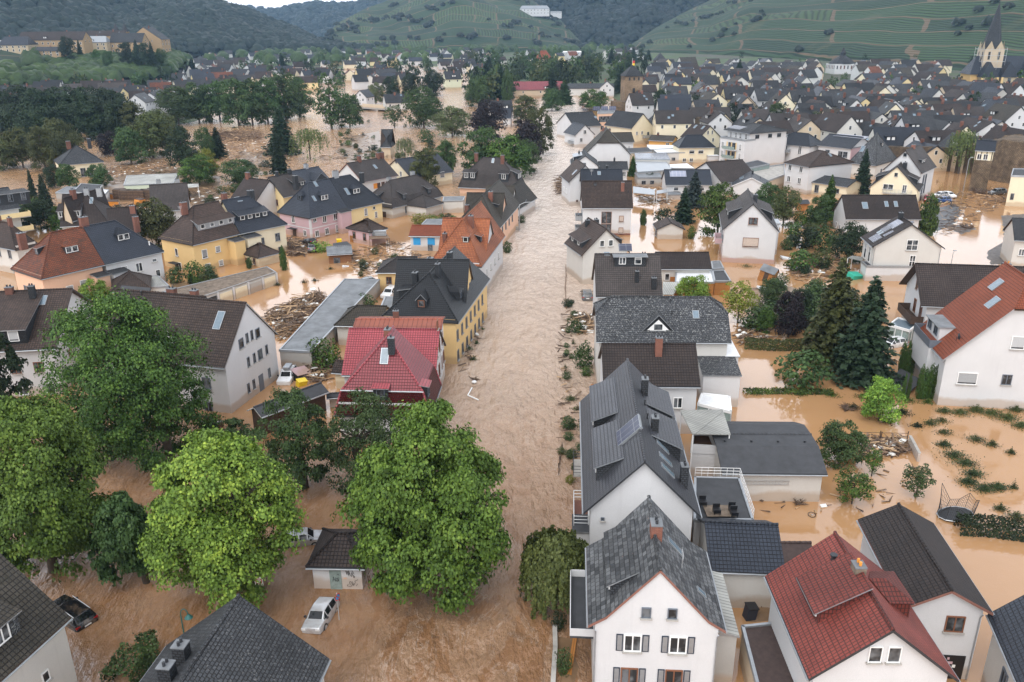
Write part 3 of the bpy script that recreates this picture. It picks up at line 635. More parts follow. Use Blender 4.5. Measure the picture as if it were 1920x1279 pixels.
def crown_hang(seed, n, leaf, strands=90):
    """weeping crown: strings of leaves falling from the outer branches; unit radius, top 1, bottom -1"""
    rg = np.random.default_rng(seed); P = []; per = n // strands
    for i in range(strands):
        ph = i * 2.39996; r = math.sqrt((i + .5) / strands) * rg.uniform(.8, 1.05); top = .25 + .7 * math.sqrt(max(0, 1.02 - r * r * .9)) + rg.uniform(-.12, .1); ln = rg.uniform(.5, 1.25) * (.45 + r * .6)
        q = rg.uniform(0, 1, per); x = r * math.cos(ph) * (1 + .12 * q); y = r * math.sin(ph) * (1 + .12 * q)
        P.append(np.stack([x + rg.normal(0, .03, per), y + rg.normal(0, .03, per), top - q * ln], 1))
    P = np.concatenate(P); P[:, 2] = np.maximum(P[:, 2], -1); Nn = np.stack([P[:, 0], P[:, 1], .4 + 0 * P[:, 0]], 1) + 1e-3
    Nn /= np.linalg.norm(Nn, axis=1)[:, None]; v, f = leafquads(P, Nn, leaf, rg); return v, f, rg.uniform(0, 1, len(f))
def trunkmesh(h, r, reach, seed, limbs=7, lean=0):
    rg = random.Random(seed); m = MB(); top = Vector((lean, 0, h)); m.bar((0, 0, -1.5), (lean * .5, 0, h * .5), r * 1.15, 0, r * .8, 8); m.bar((lean * .5, 0, h * .5), top, r * .8, 0, r * .45, 8)
    for i in range(limbs):
        a = i * 2.4 + rg.uniform(-.4, .4); z = h * rg.uniform(.42, .8); b = Vector((lean * z / h, 0, z)); k = rg.uniform(.55, .8) * reach
        e = b + Vector((math.cos(a) * k, math.sin(a) * k, k * rg.uniform(.5, 1.1))); mid = b.lerp(e, .5) + Vector((0, 0, k * .08)); m.bar(b, mid, r * .4, 0, r * .26, 6); m.bar(mid, e, r * .26, 0, r * .08, 5)
        for j in range(2): e2 = mid + Vector((rg.uniform(-.5, .5), rg.uniform(-.5, .5), rg.uniform(.2, .5))) * k; m.bar(mid, e2, r * .16, 0, r * .05, 4)
    return m.mesh('trunk', M['bark'], True)
TM = {}
def crownmesh(kind, leafm, var):
    """low-detail crowns in unit size, shared between the farther trees"""
    k = (kind, leafm, var)
    if k not in TM:
        if kind == 'broad': d = crown_lobed(100 + var, 7500, .085, 12 + var, 9, (.36, .56), (.17, .28), .16)
        elif kind == 'con': d = crown_conifer(200 + var, 7500, .042, wid=.26 + .03 * (var % 2), rows=24)
        elif kind == 'col': d = crown_broad(300 + var, 3200, .12, nb=30, br=(.25, .42))
        elif kind == 'hang': d = crown_hang(400 + var, 4200, .06)
        elif kind == 'loose': d = crown_broad(500 + var, 2200, .085, nb=34, br=(.14, .28), fill=.3)
        elif kind == 'shrub': d = crown_broad(600 + var, 900, .15, nb=22, br=(.26, .45))
        elif kind == 'tiny': d = crown_lobed(700 + var, 520, .2, 7, 5, (.36, .56), (.2, .3), .2)
        if kind != 'con': d = (norm(d[0]),) + d[1:]
        TM[k] = npmesh('crown', *d[:2], M[leafm], d[2])
    return TM[k]
TRK = {}
def tree(label, x, yb, yt, wpx, kind='broad', lf='lf_mid', cat='tree', name=None, group=None, trunk=.22, var=None, dep=None, z0=0):
    """x, base row, top row and crown width in photo pixels"""
    b = at(x, yb, z0); h = zat(b.x, b.y, yt) - z0; wd = wpx / ppm((b.x, b.y, h * .6)) / 2
    return tree3(label, b.x, b.y, h, wd, kind, lf, cat, name, group, trunk, var, z0)
def tree3(label, bx, by, h, wd, kind='broad', lf='lf_mid', cat='tree', name=None, group=None, trunk=.22, var=None, z0=0, tm=True):
    rg = random.Random(int(bx * 13 + by * 7)); var = rg.randrange(3) if var is None else var; name = name or {'con': 'conifer', 'shrub': 'shrub', 'hang': 'weeping_tree', 'col': 'columnar_tree'}.get(kind, 'tree')
    o = empty(name, (bx, by, z0)); tag(o, label, cat, group); cm = crownmesh(kind, lf, var); rz = rg.uniform(0, 6.28)
    if kind == 'con': link('crown', cm, o, (0, 0, h * .04), rz, (wd / .26, wd / .26, h * .97))
    else:
        cb = h * {'broad': .04, 'loose': .12, 'tiny': .0, 'hang': .06}.get(kind, -.12)
        link('crown', cm, o, (0, 0, (cb + h) / 2), rz, (wd / 1.02, wd / 1.02, (h - cb) / 2 / 1.02))
    if tm and kind != 'shrub':
        kk = kind == 'con'
        if kk not in TRK: TRK[kk] = trunkmesh(1, .022 if not kk else .013, .2 if not kk else .02, 5, 6 if not kk else 0)
        q = .8 if kind != 'con' else .9; link('trunk', TRK[kk], o, (0, 0, 0), rz, (h * 1.1, h * 1.1, h * q))
    return o
def bigtree(label, x, yb, ytop, wpx, lf, seed, n=26000, leaf=.25, ybot=None, shape=None, name='chestnut_tree', bx=None, lob=(20, 15), low=.03):
    b = at(x, yb); h = zat(b.x, b.y, ytop); k = ppm((b.x, b.y, h * .55)); rad = wpx / k / 2
    zb = h * low; rz = (h - zb) / 2
    off = 0 if bx is None else (bx - x) / k
    o = empty(name, b); tag(o, label, 'tree'); v, f, rn = crown_lobed(seed, n, leaf / rad, *lob)
    v = norm(v) * np.array([rad, rad * .95, rz]) + np.array([off, 0, (h + zb) / 2]); v[:, 2] = np.maximum(v[:, 2], .5 + (v[:, 0] * 7.3 % 1) * .8); link('crown', npmesh('crown', v, f, M[lf], rn), o)
    tm = trunkmesh(h * .72, .035 * h if h < 12 else .42, rad * .8, seed, 9, off * .5); link('trunk', tm, o); return o
# ---------------------------------------------------------------- cars
CARM = {}
def carmeshes(kind):
    if kind in CARM: return CARM[kind]
    if kind == 'hatch': st = [(-1.9, .42, .62, .70, .60, .55), (-1.85, .25, .80, .82, .78, .6), (-1.0, .22, .92, .95, .84, .66), (-.45, .22, .95, 1.40, .85, .60), (.3, .22, .96, 1.50, .86, .62), (1.3, .22, .98, 1.46, .85, .60), (1.78, .25, .95, 1.10, .82, .62), (1.92, .32, .70, .78, .72, .6)]
    elif kind == 'suv': st = [(-2.25, .45, .75, .82, .70, .6), (-2.18, .32, .95, 1.0, .90, .7), (-1.1, .3, 1.08, 1.1, .94, .72), (-.5, .3, 1.1, 1.62, .95, .68), (.4, .3, 1.1, 1.70, .96, .70), (1.7, .3, 1.12, 1.66, .95, .68), (2.1, .32, 1.08, 1.22, .92, .70), (2.25, .4, .8, .9, .84, .65)]
    else: st = [(-2.2, .4, .64, .70, .66, .55), (-2.12, .26, .82, .84, .82, .6), (-1.1, .22, .92, .94, .88, .66), (-.4, .22, .95, 1.38, .89, .6), (.4, .22, .96, 1.46, .9, .62), (1.5, .22, .97, 1.42, .89, .6), (2.1, .26, .94, 1.0, .86, .64), (2.25, .36, .7, .76, .78, .6)]
    b = MB(); g = MB(); n = len(st)
    ring = lambda s_: [(s_[0], -s_[4] * .96, s_[1]), (s_[0], -s_[4], (s_[1] + s_[2]) / 2), (s_[0], -s_[4] * .97, s_[2]), (s_[0], -s_[5], s_[3]), (s_[0], s_[5], s_[3]), (s_[0], s_[4] * .97, s_[2]), (s_[0], s_[4], (s_[1] + s_[2]) / 2), (s_[0], s_[4] * .96, s_[1])]
    Rr = [ring(s_) for s_ in st]
    for i in range(n - 1):
        for j in range(7):
            q = [Rr[i][j], Rr[i + 1][j], Rr[i + 1][j + 1], Rr[i][j + 1]]; cab = 2 <= i <= n - 3
            b.poly(q, 0)
            if cab and (j in (2, 4) and 3 <= i <= n - 4 or j == 3 and i in (2, n - 3) or (j in (2, 4) and i in (2, n - 3))):
                c = sum((Vector(p) for p in q), Vector()) / 4; nn = (Vector(q[1]) - Vector(q[0])).cross(Vector(q[3]) - Vector(q[0]))
                if nn.length > 1e-6:
                    nn.normalize(); nn = nn if nn.dot(c - Vector((c.x, 0, .6))) > 0 else -nn
                    g.poly([tuple(c + (Vector(p) - c) * (.86 if j == 3 else .84) + nn * .012) for p in q])
        b.poly([Rr[i][7], Rr[i + 1][7], Rr[i + 1][0], Rr[i][0]], 0)
    b.poly(Rr[0]); b.poly(Rr[-1][::-1])
    wv = {}; b.f = [tuple(wv.setdefault(tuple(round(c, 4) for c in b.v[i]), i) for i in f) for f in b.f]
    wh = MB(); wh.bar((0, -.1, 0), (0, .1, 0), .33, 0, k=16); wh.bar((0, -.115, 0), (0, .115, 0), .2, 1, k=10)
    r = (b.mesh('body', M['car_silver'], True), g.mesh('glazing', M['carglass']), wh.mesh('wheel', [M['tyre'], M['steel']]), st)
    CARM[kind] = r; return r
LM = {}
def car(label, x, y, ang, paintm, kind='hatch', z=-.3, tilt=(0, 0), name='car', rails=False, box=None, roofcol=None):
    body, gl, wh, st = carmeshes(kind); p = at(x, y, max(z, 0) + .3); o = empty(name, (p.x, p.y, z)); o.rotation_euler = (R(tilt[0]), R(tilt[1]), R(ang)); tag(o, label, 'car')
    q = link('body', body, o); q.material_slots[0].link = 'OBJECT'; q.material_slots[0].material = M[paintm]; md = q.modifiers.new('round', 'BEVEL'); md.width = .07; md.segments = 3; md.limit_method = 'ANGLE'; md.angle_limit = R(14); link('glazing', gl, o)
    wx = st[-1][0] - .85
    for sx in (-1, 1):
        for sy in (-1, 1): link('wheel', wh, o, (sx * wx * .95, sy * (st[3][4] - .1), .33))
    if not LM:
        for k, mm in (('headlight', 'lamp_w'), ('tail_light', 'lamp_r')):
            b = MB(); b.box(-.05, .05, -.17, .17, -.08, .08); LM[k] = b.mesh(k, M[mm])
        b = MB(); b.box(-.02, .02, -.26, .26, -.055, .055); LM['plate'] = b.mesh('number_plate', M['fr_w'])
        b = MB(); b.bar((-1.1, 0, 0), (1.2, 0, 0), .03, k=5); LM['rail'] = b.mesh('roof_rail', M['steel'])
        b = MB(); b.box(-.1, .06, -.08, .08, -.06, .06); LM['mirror'] = b.mesh('mirror', M['blackp'])
    for sy in (-1, 1):
        link('headlight', LM['headlight'], o, (st[1][0] - .02, sy * st[1][4] * .74, st[1][2] - .12)); link('tail_light', LM['tail_light'], o, (st[-2][0] + .06, sy * st[-2][4] * .78, st[-2][2] - .1)); link('mirror', LM['mirror'], o, (st[3][0] - .25, sy * (st[3][4] + .08), st[3][2] + .05))
        if rails: link('roof_rail', LM['rail'], o, (.55, sy * st[4][5] * .95, st[4][3] + .05))
    link('number_plate', LM['plate'], o, (st[-1][0] + .02, 0, st[-1][2] + .02))
    if box: b = MB(); b.box(-.4, 1.2, -.4, .4, st[4][3] + .08, st[4][3] + .42); b.build('roof_box', M['zinc'], o)
    return o
# ---------------------------------------------------------------- debris
def debris(label, poly, n, h, seed, pal=('palewood', 'logwood', 'deadwood', 'paper'), lmin=.6, lmax=3.2, name='debris_pile', wts=(5, 5, 4, 1), r=.07):
    """heap of boards, branches and rubbish inside a pixel polygon"""
    rg = random.Random(seed); P = [at(x, y) for x, y in poly]; x0, x1 = min(p.x for p in P), max(p.x for p in P); y0, y1 = min(p.y for p in P), max(p.y for p in P)
    def ins(x, y):
        c = False; j = len(P) - 1
        for i in range(len(P)):
            if (P[i].y > y) != (P[j].y > y) and x < (P[j].x - P[i].x) * (y - P[i].y) / (P[j].y - P[i].y) + P[i].x: c = not c
            j = i
        return c
    m = MB(); k = 0; t = 0
    while k < n and t < n * 30:
        t += 1; x, y = rg.uniform(x0, x1), rg.uniform(y0, y1)
        if not ins(x, y): continue
        k += 1; l = rg.uniform(lmin, lmax) / 2; a = rg.gauss(.5, .9); z = rg.uniform(0, h) * rg.random(); dz = rg.uniform(-.25, .35) * l; mi = rg.choices(range(len(pal)), wts)[0]
        d = Vector((math.cos(a) * l, math.sin(a) * l, dz)); c = Vector((x, y, z + .05))
        if pal[mi] == 'paper': T = Matrix.Translation(c) @ Matrix.Rotation(a, 4, 'Z') @ Matrix.Rotation(rg.uniform(-.5, .5), 4, 'X'); q = rg.uniform(.15, .5); m.box(-q, q, -q * .6, q * .6, -.08, .08, mi, T=T)
        elif rg.random() < .45: T = Matrix.Translation(c) @ Matrix.Rotation(a, 4, 'Z') @ Matrix.Rotation(rg.uniform(-.3, .3), 4, 'Y') @ Matrix.Rotation(rg.uniform(-.6, .6), 4, 'X'); m.box(-l, l, -.10, .10, -.02, .02, mi, T=T)
        else: m.bar(c - d, c + d, r * rg.uniform(.4, 1.5), mi, r * .3, 5)
    me = m.mesh(name, [M[x] for x in pal]); me.transform(Matrix.Translation((-P[0].x, -P[0].y, 0))); o = link(name, me, None, (P[0].x, P[0].y, 0)); tag(o, kind='stuff'); return o
def weeds(pts, n, seed, lf='lf_olive', name='floating_vegetation', size=.13, h=.3, wid=14):
    """uprooted plants drifting in strips along a pixel path"""
    rg = np.random.default_rng(seed); P = []
    for (x, y, r) in pts:
        b = at(x, y); rr = r / ppm(b); k = max(9, int(n * r / 9)); a = rg.uniform(0, 6.28, k); q = np.abs(rg.normal(0, .5, k)) * rr * rg.uniform(.7, 1.3)
        P.append(np.stack([b.x + np.cos(a) * q * 1.3, b.y + np.sin(a) * q, np.abs(rg.normal(0, h, k)) * np.exp(-q / rr * 1.2) + .015], 1))
    P = np.concatenate(P); nr = np.tile(np.array([[0, 0, 1.]]), (len(P), 1)); v, f = leafquads(P, nr, size, rg); v[:, 2] = np.maximum(v[:, 2], .01)
    o = link(name, npmesh(name, v, f, M[lf], rg.uniform(0, 1, len(f)))); tag(o, kind='stuff'); return o
# ================================================================ SETTING
def watermat():
    m, t, b = mat('flood_water'); g = N(t, 'NewGeometry'); sp = N(t, 'SeparateXYZ'); t.links.new(g.outputs['Position'], sp.inputs[0])
    def M_(op, a, c=None, d=None):
        n = N(t, 'Math', operation=op)
        for i, x in enumerate((a, c, d)):
            if x is None: continue
            if isinstance(x, (int, float)): n.inputs[i].default_value = x
            else: t.links.new(x, n.inputs[i])
        return n.outputs[0]
    def sm(x, a, c):
        n = N(t, 'MapRange', interpolation_type='SMOOTHSTEP'); t.links.new(x, n.inputs[0]); n.inputs[1].default_value = a; n.inputs[2].default_value = c; return n.outputs[0]
    X, Y = sp.outputs[0], sp.outputs[1]; big = noise(t, g.outputs['Position'], .06, 3)
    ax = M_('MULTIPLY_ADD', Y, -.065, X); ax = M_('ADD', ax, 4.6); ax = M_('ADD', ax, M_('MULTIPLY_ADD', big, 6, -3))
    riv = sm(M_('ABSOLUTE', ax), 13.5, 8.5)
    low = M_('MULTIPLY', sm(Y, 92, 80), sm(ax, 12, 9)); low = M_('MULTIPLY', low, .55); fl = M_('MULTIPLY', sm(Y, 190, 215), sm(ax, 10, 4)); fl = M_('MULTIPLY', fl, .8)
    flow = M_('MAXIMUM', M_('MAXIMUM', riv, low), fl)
    mp = N(t, 'Mapping'); mp.inputs['Rotation'].default_value = (0, 0, R(3.7)); mp.inputs['Scale'].default_value = (.8, .34, 1); t.links.new(g.outputs['Position'], mp.inputs[0])
    wv = noise(t, mp.outputs[0], 1.1, 6, .62); wv2 = noise(t, mp.outputs[0], .22, 3)
    pass
    hgt_ = M_('ADD', M_('MULTIPLY', wv, 1.5), M_('MULTIPLY', wv2, 2.6)); still = noise(t, g.outputs['Position'], 1.6, 2)
    hh = M_('ADD', M_('MULTIPLY', hgt_, M_('MULTIPLY_ADD', flow, 1.3, .012)), M_('MULTIPLY', still, .012)); bump(t, b, hh, 1.0, .6)
    c = ramp(t, noise(t, g.outputs['Position'], .09, 4), [(.3, (.225, .105, .040)), (.7, (.335, .172, .078))])
    sw = N(t, 'TexNoise'); t.links.new(mp.outputs[0], sw.inputs['Vector']); [sw.inputs[k_].__setattr__('default_value', v_) for k_, v_ in (('Scale', .30), ('Detail', 7), ('Roughness', .68), ('Distortion', 2.2))]
    silt = M_('MULTIPLY', ramp(t, sw.outputs[0], [(.42, (0, 0, 0)), (.68, (1, 1, 1))]), M_('MULTIPLY_ADD', flow, .6, .06)); c = mix(t, silt, c, (.40, .265, .165))  # pale swirls: some silt, mostly sky reflection painted into the colour
    lines = M_('ABSOLUTE', M_('SUBTRACT', sw.outputs[0], .5)); c = mix(t, M_('MULTIPLY', ramp(t, lines, [(.0, (1, 1, 1)), (.022, (0, 0, 0))]), M_('MULTIPLY', flow, M_('MULTIPLY', ramp(t, wv2, [(.42, (0, 0, 0)), (.6, (1, 1, 1))]), .42))), c, (.60, .48, .38))
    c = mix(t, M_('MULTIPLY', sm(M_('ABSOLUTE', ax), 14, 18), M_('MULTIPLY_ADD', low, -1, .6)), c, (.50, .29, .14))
    c = mix(t, M_('MULTIPLY', M_('MULTIPLY', riv, sm(Y, 55, 115)), .74), c, (.64, .50, .39)); c = mix(t, M_('MULTIPLY', riv, M_('MULTIPLY', sm(Y, 110, 200), .6)), c, (.86, .76, .68))  # sky reflection and haze painted into the far river's colour, over paler aerated water
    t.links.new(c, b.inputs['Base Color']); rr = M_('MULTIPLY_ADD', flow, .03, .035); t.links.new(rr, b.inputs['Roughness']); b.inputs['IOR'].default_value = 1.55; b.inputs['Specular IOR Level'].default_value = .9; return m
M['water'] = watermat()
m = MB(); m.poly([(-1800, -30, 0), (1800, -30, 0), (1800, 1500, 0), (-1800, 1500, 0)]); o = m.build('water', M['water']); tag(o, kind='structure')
def groundmat():
    m, t, b = mat('valley_ground'); g = N(t, 'NewGeometry'); n = noise(t, g.outputs['Position'], .012, 6, .7); n2 = noise(t, g.outputs['Position'], .15, 4)
    c = ramp(t, n, [(.3, (.10, .09, .075)), (.45, (.07, .075, .045)), (.55, (.06, .10, .03)), (.75, (.10, .14, .04))])
    t.links.new(mix(t, .4, c, ramp(t, n2, [(.3, (.4, .4, .4)), (.7, (1, 1, 1))]), 'MULTIPLY'), b.inputs['Base Color']); b.inputs['Roughness'].default_value = .95; return m
M['ground'] = groundmat()
RIVER = [(1055, 215), (1050, 200), (860, 185), (850, 165), (800, 140), (760, 128), (640, 133), (520, 220)]
RW = [at(*p) for p in RIVER]
def gz(x, y):
    """ground height: under the flood near by, dry in the old town and up the valley"""
    def s(v, a, b): v = min(1, max(0, (v - a) / (b - a))); return v * v * (3 - 2 * v)
    z = 0.0
    right = s(x - .065 * y, 22, 42) * s(y, 262, 300); z = max(z, right * (2.6 + 2 * s(y, 300, 800)))
    far = s(y, 520, 640) * 2.4; 
    dm = 1e9
    for a, b in zip(RW[:-1], RW[1:]):
        d = b - a; L = max(1e-6, d.length_squared); q = max(0, min(1, ((x - a.x) * d.x + (y - a.y) * d.y) / L)); dm = min(dm, math.hypot(x - a.x - d.x * q, y - a.y - d.y * q))
    z = max(z, far * s(dm, 30, 60)); z = max(z, s(-x - .18 * y, 60, 90) * s(y, 380, 430) * 2.4)
    return -1.6 + z
ys = np.concatenate([np.linspace(-40, 240, 8), np.linspace(250, 1000, 60), np.geomspace(1030, 9000, 16)]); us = np.linspace(-1, 1, 101)
V = []; nx = len(us)
for y in ys:
    for u in us: x = u * (260 + abs(y) * 1.3); V.append((x, y, gz(x, y)))
F = np.array([(j * nx + i, j * nx + i + 1, (j + 1) * nx + i + 1, (j + 1) * nx + i) for j in range(len(ys) - 1) for i in range(nx - 1)])
tag(link('ground', npmesh('ground', np.array(V), F, M['ground'], smooth=True)), kind='structure')
# ---------------------------------------------------------------- hills
def interp(pts, x): return float(np.interp(x, [p[0] for p in pts], [p[1] for p in pts]))
def zray(x, y, dist): d = ray(x, y); return HC + dist * d.z / math.hypot(d.x, d.y)
def dirw(x): d = ray(x, 100); h = math.hypot(d.x, d.y); return d.x / h, d.y / h
def vinemat():
    m, t, b = mat('vineyard'); uv = N(t, 'UVMap'); g = N(t, 'NewGeometry')
    n = noise(t, g.outputs['Position'], .010, 4); wob = N(t, 'Mixed') if False else None
    ad = N(t, 'MixRGB'); ad.blend_type = 'ADD'; ad.inputs[0].default_value = 1; sc = N(t, 'VectorMath', operation='SCALE'); sc.inputs['Scale'].default_value = 46
    nc = N(t, 'TexNoise'); nc.inputs['Scale'].default_value = .006; nc.inputs['Detail'].default_value = 3; t.links.new(g.outputs['Position'], nc.inputs['Vector'])
    t.links.new(nc.outputs['Color'], sc.inputs[0]); t.links.new(uv.outputs[0], ad.inputs[1]); t.links.new(sc.outputs[0], ad.inputs[2])
    br = N(t, 'TexBrick', offset=.37, squash=1.0); t.links.new(ad.outputs[0], br.inputs['Vector'])
    for k, v in (('Scale', 1), ('Brick Width', 120), ('Row Height', 46), ('Mortar Size', 1.6), ('Bias', 0)): br.inputs[k].default_value = v
    br.inputs['Color1'].default_value = (0, 0, 0, 1); br.inputs['Color2'].default_value = (1, 1, 1, 1); br.inputs['Mortar'].default_value = (.5, .5, .5, 1)
    pat = ramp(t, br.outputs['Color'], [(.0, (.013, .034, .014)), (.35, (.034, .070, .024)), (.6, (.019, .044, .017)), (1, (.062, .098, .030))])
    sp = N(t, 'SeparateXYZ'); t.links.new(ad.outputs[0], sp.inputs[0])
    def stripes(i, per, a):
        d = N(t, 'Math', operation='DIVIDE'); t.links.new(sp.outputs[i], d.inputs[0]); d.inputs[1].default_value = per
        f = N(t, 'Math', operation='PINGPONG'); t.links.new(d.outputs[0], f.inputs[0]); f.inputs[1].default_value = .5
        return ramp(t, f.outputs[0], [(.10, (a, a, a)), (.30, (1, 1, 1))])
    sel = ramp(t, br.outputs['Color'], [(.70, (0, 0, 0)), (.72, (1, 1, 1))])
    st = mix(t, sel, stripes(1, 7.0, .42), stripes(0, 5.5, .45)); pat = mix(t, 1, pat, st, 'MULTIPLY')
    pat = mix(t, br.outputs['Fac'], pat, (.12, .085, .05)); n5 = noise(t, g.outputs['Position'], .02, 4)
    pat = mix(t, ramp(t, n5, [(.60, (0, 0, 0)), (.66, (.7,) * 3)]), pat, (.026, .045, .017)); pat = mix(t, ramp(t, n, [(.62, (0, 0, 0)), (.75, (.5,) * 3)]), pat, (.12, .10, .05))
    t.links.new(pat, b.inputs['Base Color']); b.inputs['Roughness'].default_value = .95; bump(t, b, st, .7, 2.5); return m
M['vine'] = vinemat(); M['forestfloor'] = flat('forest_floor', (.022, .034, .016), .95, var=.3, scale=.02)
def hill(name, foot, top, D0, D1, mt, nx=150, ny=40, amp=4, pw=.85, seed=1, x0=None, x1=None):
    """foot and top outlines (pixel column, row); distances in metres of the foot and the crest"""
    x0 = foot[0][0] if x0 is None else x0; x1 = foot[-1][0] if x1 is None else x1; rg = np.random.default_rng(seed); V = []; UVs = []
    ph = rg.uniform(0, 6.28, 8)
    for j in range(ny + 5):
        t = min(1.0, j / ny); back = max(0, j - ny)
        for i in range(nx + 1):
            x = x0 + (x1 - x0) * i / nx; yf = interp(foot, x); d0 = interp(D0, x); d1 = interp(D1, x); yt = min(interp(top, x), yf - .5)
            za, zb = zray(x, yf, d0), zray(x, yt, d1); d = d0 + (d1 - d0) * t; dx, dy = dirw(x); k = t ** pw
            z = za + (zb - za) * k; X, Yv = dx * d, dy * d
            am = amp * math.sin(math.pi * min(t, .98)) * min(1, (zb - za) / 40)
            z += am * (math.sin(X * .021 + ph[0] + Yv * .008) + .6 * math.sin(X * .047 + ph[1]) + .5 * math.sin(Yv * .031 + ph[2]) + .4 * math.sin(X * .09 + Yv * .05 + ph[3]))
            if back: d += back * 90; z -= back * back * 14; X, Yv = dx * d, dy * d
            if j == 0: z -= 6
            V.append((X, Yv, z)); UVs.append(((x - 960) / FPX * d0, math.hypot(d - d0, z - za)))
    w_ = nx + 1; F = np.array([(j * w_ + i, j * w_ + i + 1, (j + 1) * w_ + i + 1, (j + 1) * w_ + i) for j in range(ny + 4) for i in range(nx)])
    me = npmesh(name, np.array(V), F, M[mt], smooth=True); ul = me.uv_layers.new(name='UVMap'); U = np.array(UVs, np.float32)[F.ravel()]; ul.data.foreach_set('uv', U.ravel())
    o = link(name, me); tag(o, kind='structure'); return np.array(V).reshape(ny + 5, w_, 3)
ICO = None
def blobs(name, pts, rad, lf, seed, sq=.85):
    """a wood far off: every crown a small rough ball of facets"""
    global ICO
    if ICO is None:
        import bmesh; bm = bmesh.new(); bmesh.ops.create_icosphere(bm, subdivisions=2, radius=1); bm.verts.ensure_lookup_table(); ICO = (np.array([v.co[:] for v in bm.verts]), np.array([[v.index for v in f.verts] for f in bm.faces])); bm.free()
    iv, if_ = ICO; rg = np.random.default_rng(seed); n = len(pts); keep = iv[:, 2] > -.45
    r = rad * rg.uniform(.65, 1.35, n); jit = 1 + rg.uniform(-.28, .28, (n, len(iv))); v = pts[:, None, :] + iv[None] * (r[:, None] * jit)[:, :, None] * np.array([1, 1, sq])[None, None]
    fk = if_[keep[if_].all(1)]; f = (fk[None] + (np.arange(n) * len(iv))[:, None, None]).reshape(-1, 3); rn = np.repeat(np.clip(rg.normal(.45, .25, n), 0, 1), len(fk)) + rg.uniform(-.12, .12, n * len(fk))
    o = link(name, npmesh(name, v.reshape(-1, 3), f, M[lf], np.clip(rn, 0, 1))); tag(o, kind='stuff'); return o
def scatter(G, n, seed, t0=0, t1=.97, up=.55, rad=7, jx=(0, 1)):
    rg = np.random.default_rng(seed); ny, nx = G.shape[0] - 5, G.shape[1]; a = rg.uniform(t0, t1, n) * (ny - 1); b = (jx[0] + (jx[1] - jx[0]) * rg.uniform(0, 1, n)) * (nx - 2); j, i = a.astype(int), b.astype(int); fa, fb = (a - j)[:, None], (b - i)[:, None]
    p = G[j, i] * (1 - fa) * (1 - fb) + G[j + 1, i] * fa * (1 - fb) + G[j, i + 1] * (1 - fa) * fb + G[j + 1, i + 1] * fa * fb; p[:, 2] += rad * up * .6; return p
M['lf_far'] = leafmat('far_forest_leaves', ((.003, .009, .006), (.009, .019, .012), (.020, .034, .018)), tr=0)
GA = hill('forest_hill', [(-420, 100), (300, 97), (640, 94), (700, 94)], [(-420, -190), (0, -120), (250, -55), (413, 2), (500, 31), (547, 52), (590, 78), (640, 92), (700, 94)], [(-420, 1150), (300, 1350), (700, 1550)], [(-420, 1700), (300, 2000), (700, 1750)], 'forestfloor', amp=7, seed=3)
blobs('forest', scatter(GA, 8500, 5, rad=8.5), 8.5, 'lf_far', 6)
GE = hill('far_hill', [(330, 92), (860, 92)], [(330, 8), (440, 16), (530, 16), (600, 6), (680, 2), (760, -25), (860, -60)], [(330, 3000), (860, 3000)], [(330, 3900), (860, 3900)], 'forestfloor', nx=60, ny=20, amp=16, seed=8)
blobs('far_forest', scatter(GE, 2600, 9, t0=.1, rad=15), 15, 'lf_far', 10)
GB = hill('vineyard_hill', [(570, 97), (900, 97), (1110, 95)], [(570, 95), (600, 80), (640, 42), (690, 16), (740, -2), (850, -60), (960, -40), (1000, 2), (1050, 38), (1098, 88), (1110, 95)], [(570, 1560), (1110, 1560)], [(570, 1700), (740, 2200), (960, 2200), (1110, 1750)], 'vine', amp=5, seed=12)
GC = hill('valley_forest_slope', [(900, 95), (1400, 95)], [(900, -70), (1400, -90)], [(900, 1900), (1400, 1900)], [(900, 2700), (1400, 2700)], 'forestfloor', nx=70, ny=30, amp=14, seed=15)
blobs('valley_forest', scatter(GC, 3600, 16, rad=10), 10.5, 'lf_far', 17)
GD = hill('vineyard_slope', [(1170, 96), (1300, 100), (1500, 112), (1700, 128), (1920, 150), (2300, 170)], [(1170, 93), (1230, 50), (1290, 17), (1330, -2), (1400, -60), (1600, -110), (2300, -240)], [(1170, 1450), (1300, 1350), (1500, 1120), (1700, 950), (1920, 800), (2300, 700)], [(1170, 1650), (1330, 2000), (1600, 1800), (2300, 1300)], 'vine', nx=200, amp=4, seed=20)
def clumps(G, n, seed, sp, rad, name, t=(.02, .9)):
    rg = np.random.default_rng(seed); P = []
    for i in range(n):
        c = scatter(G, 1, seed * 100 + i, t[0], t[1])[0]; k = rg.integers(2, 7); q = scatter(G, 400, seed * 100 + i + 50, 0, .95)
        d = np.linalg.norm((q - c) * np.array([.55, 1, 1]), axis=1); P.append(q[np.argsort(d)[:k]])
    blobs(name, np.concatenate(P), rad, 'lf_far', seed)
clumps(GB, 34, 31, 1, 6, 'hedgerow'); clumps(GD, 30, 32, 1, 5, 'hedge_bushes')
GK = hill('monastery_knoll', [(-420, 190), (0, 172), (150, 165), (300, 150), (345, 118), (360, 112)], [(-420, 60), (0, 92), (60, 98), (120, 104), (310, 104), (345, 110), (360, 111)], [(-420, 560), (0, 640), (300, 760), (360, 900)], [(-420, 800), (0, 840), (120, 880), (310, 900), (360, 930)], 'vine', nx=60, ny=24, amp=1.5, seed=24)
blobs('knoll_wood', np.concatenate([scatter(GK, 260, 25, .05, .62, rad=6, jx=(.68, .98)), scatter(GK, 150, 26, .03, .35, rad=6, jx=(.40, .72)), scatter(GK, 120, 27, .5, .97, rad=5, jx=(.62, .97))]), 6.5, 'lf_mid', 28)
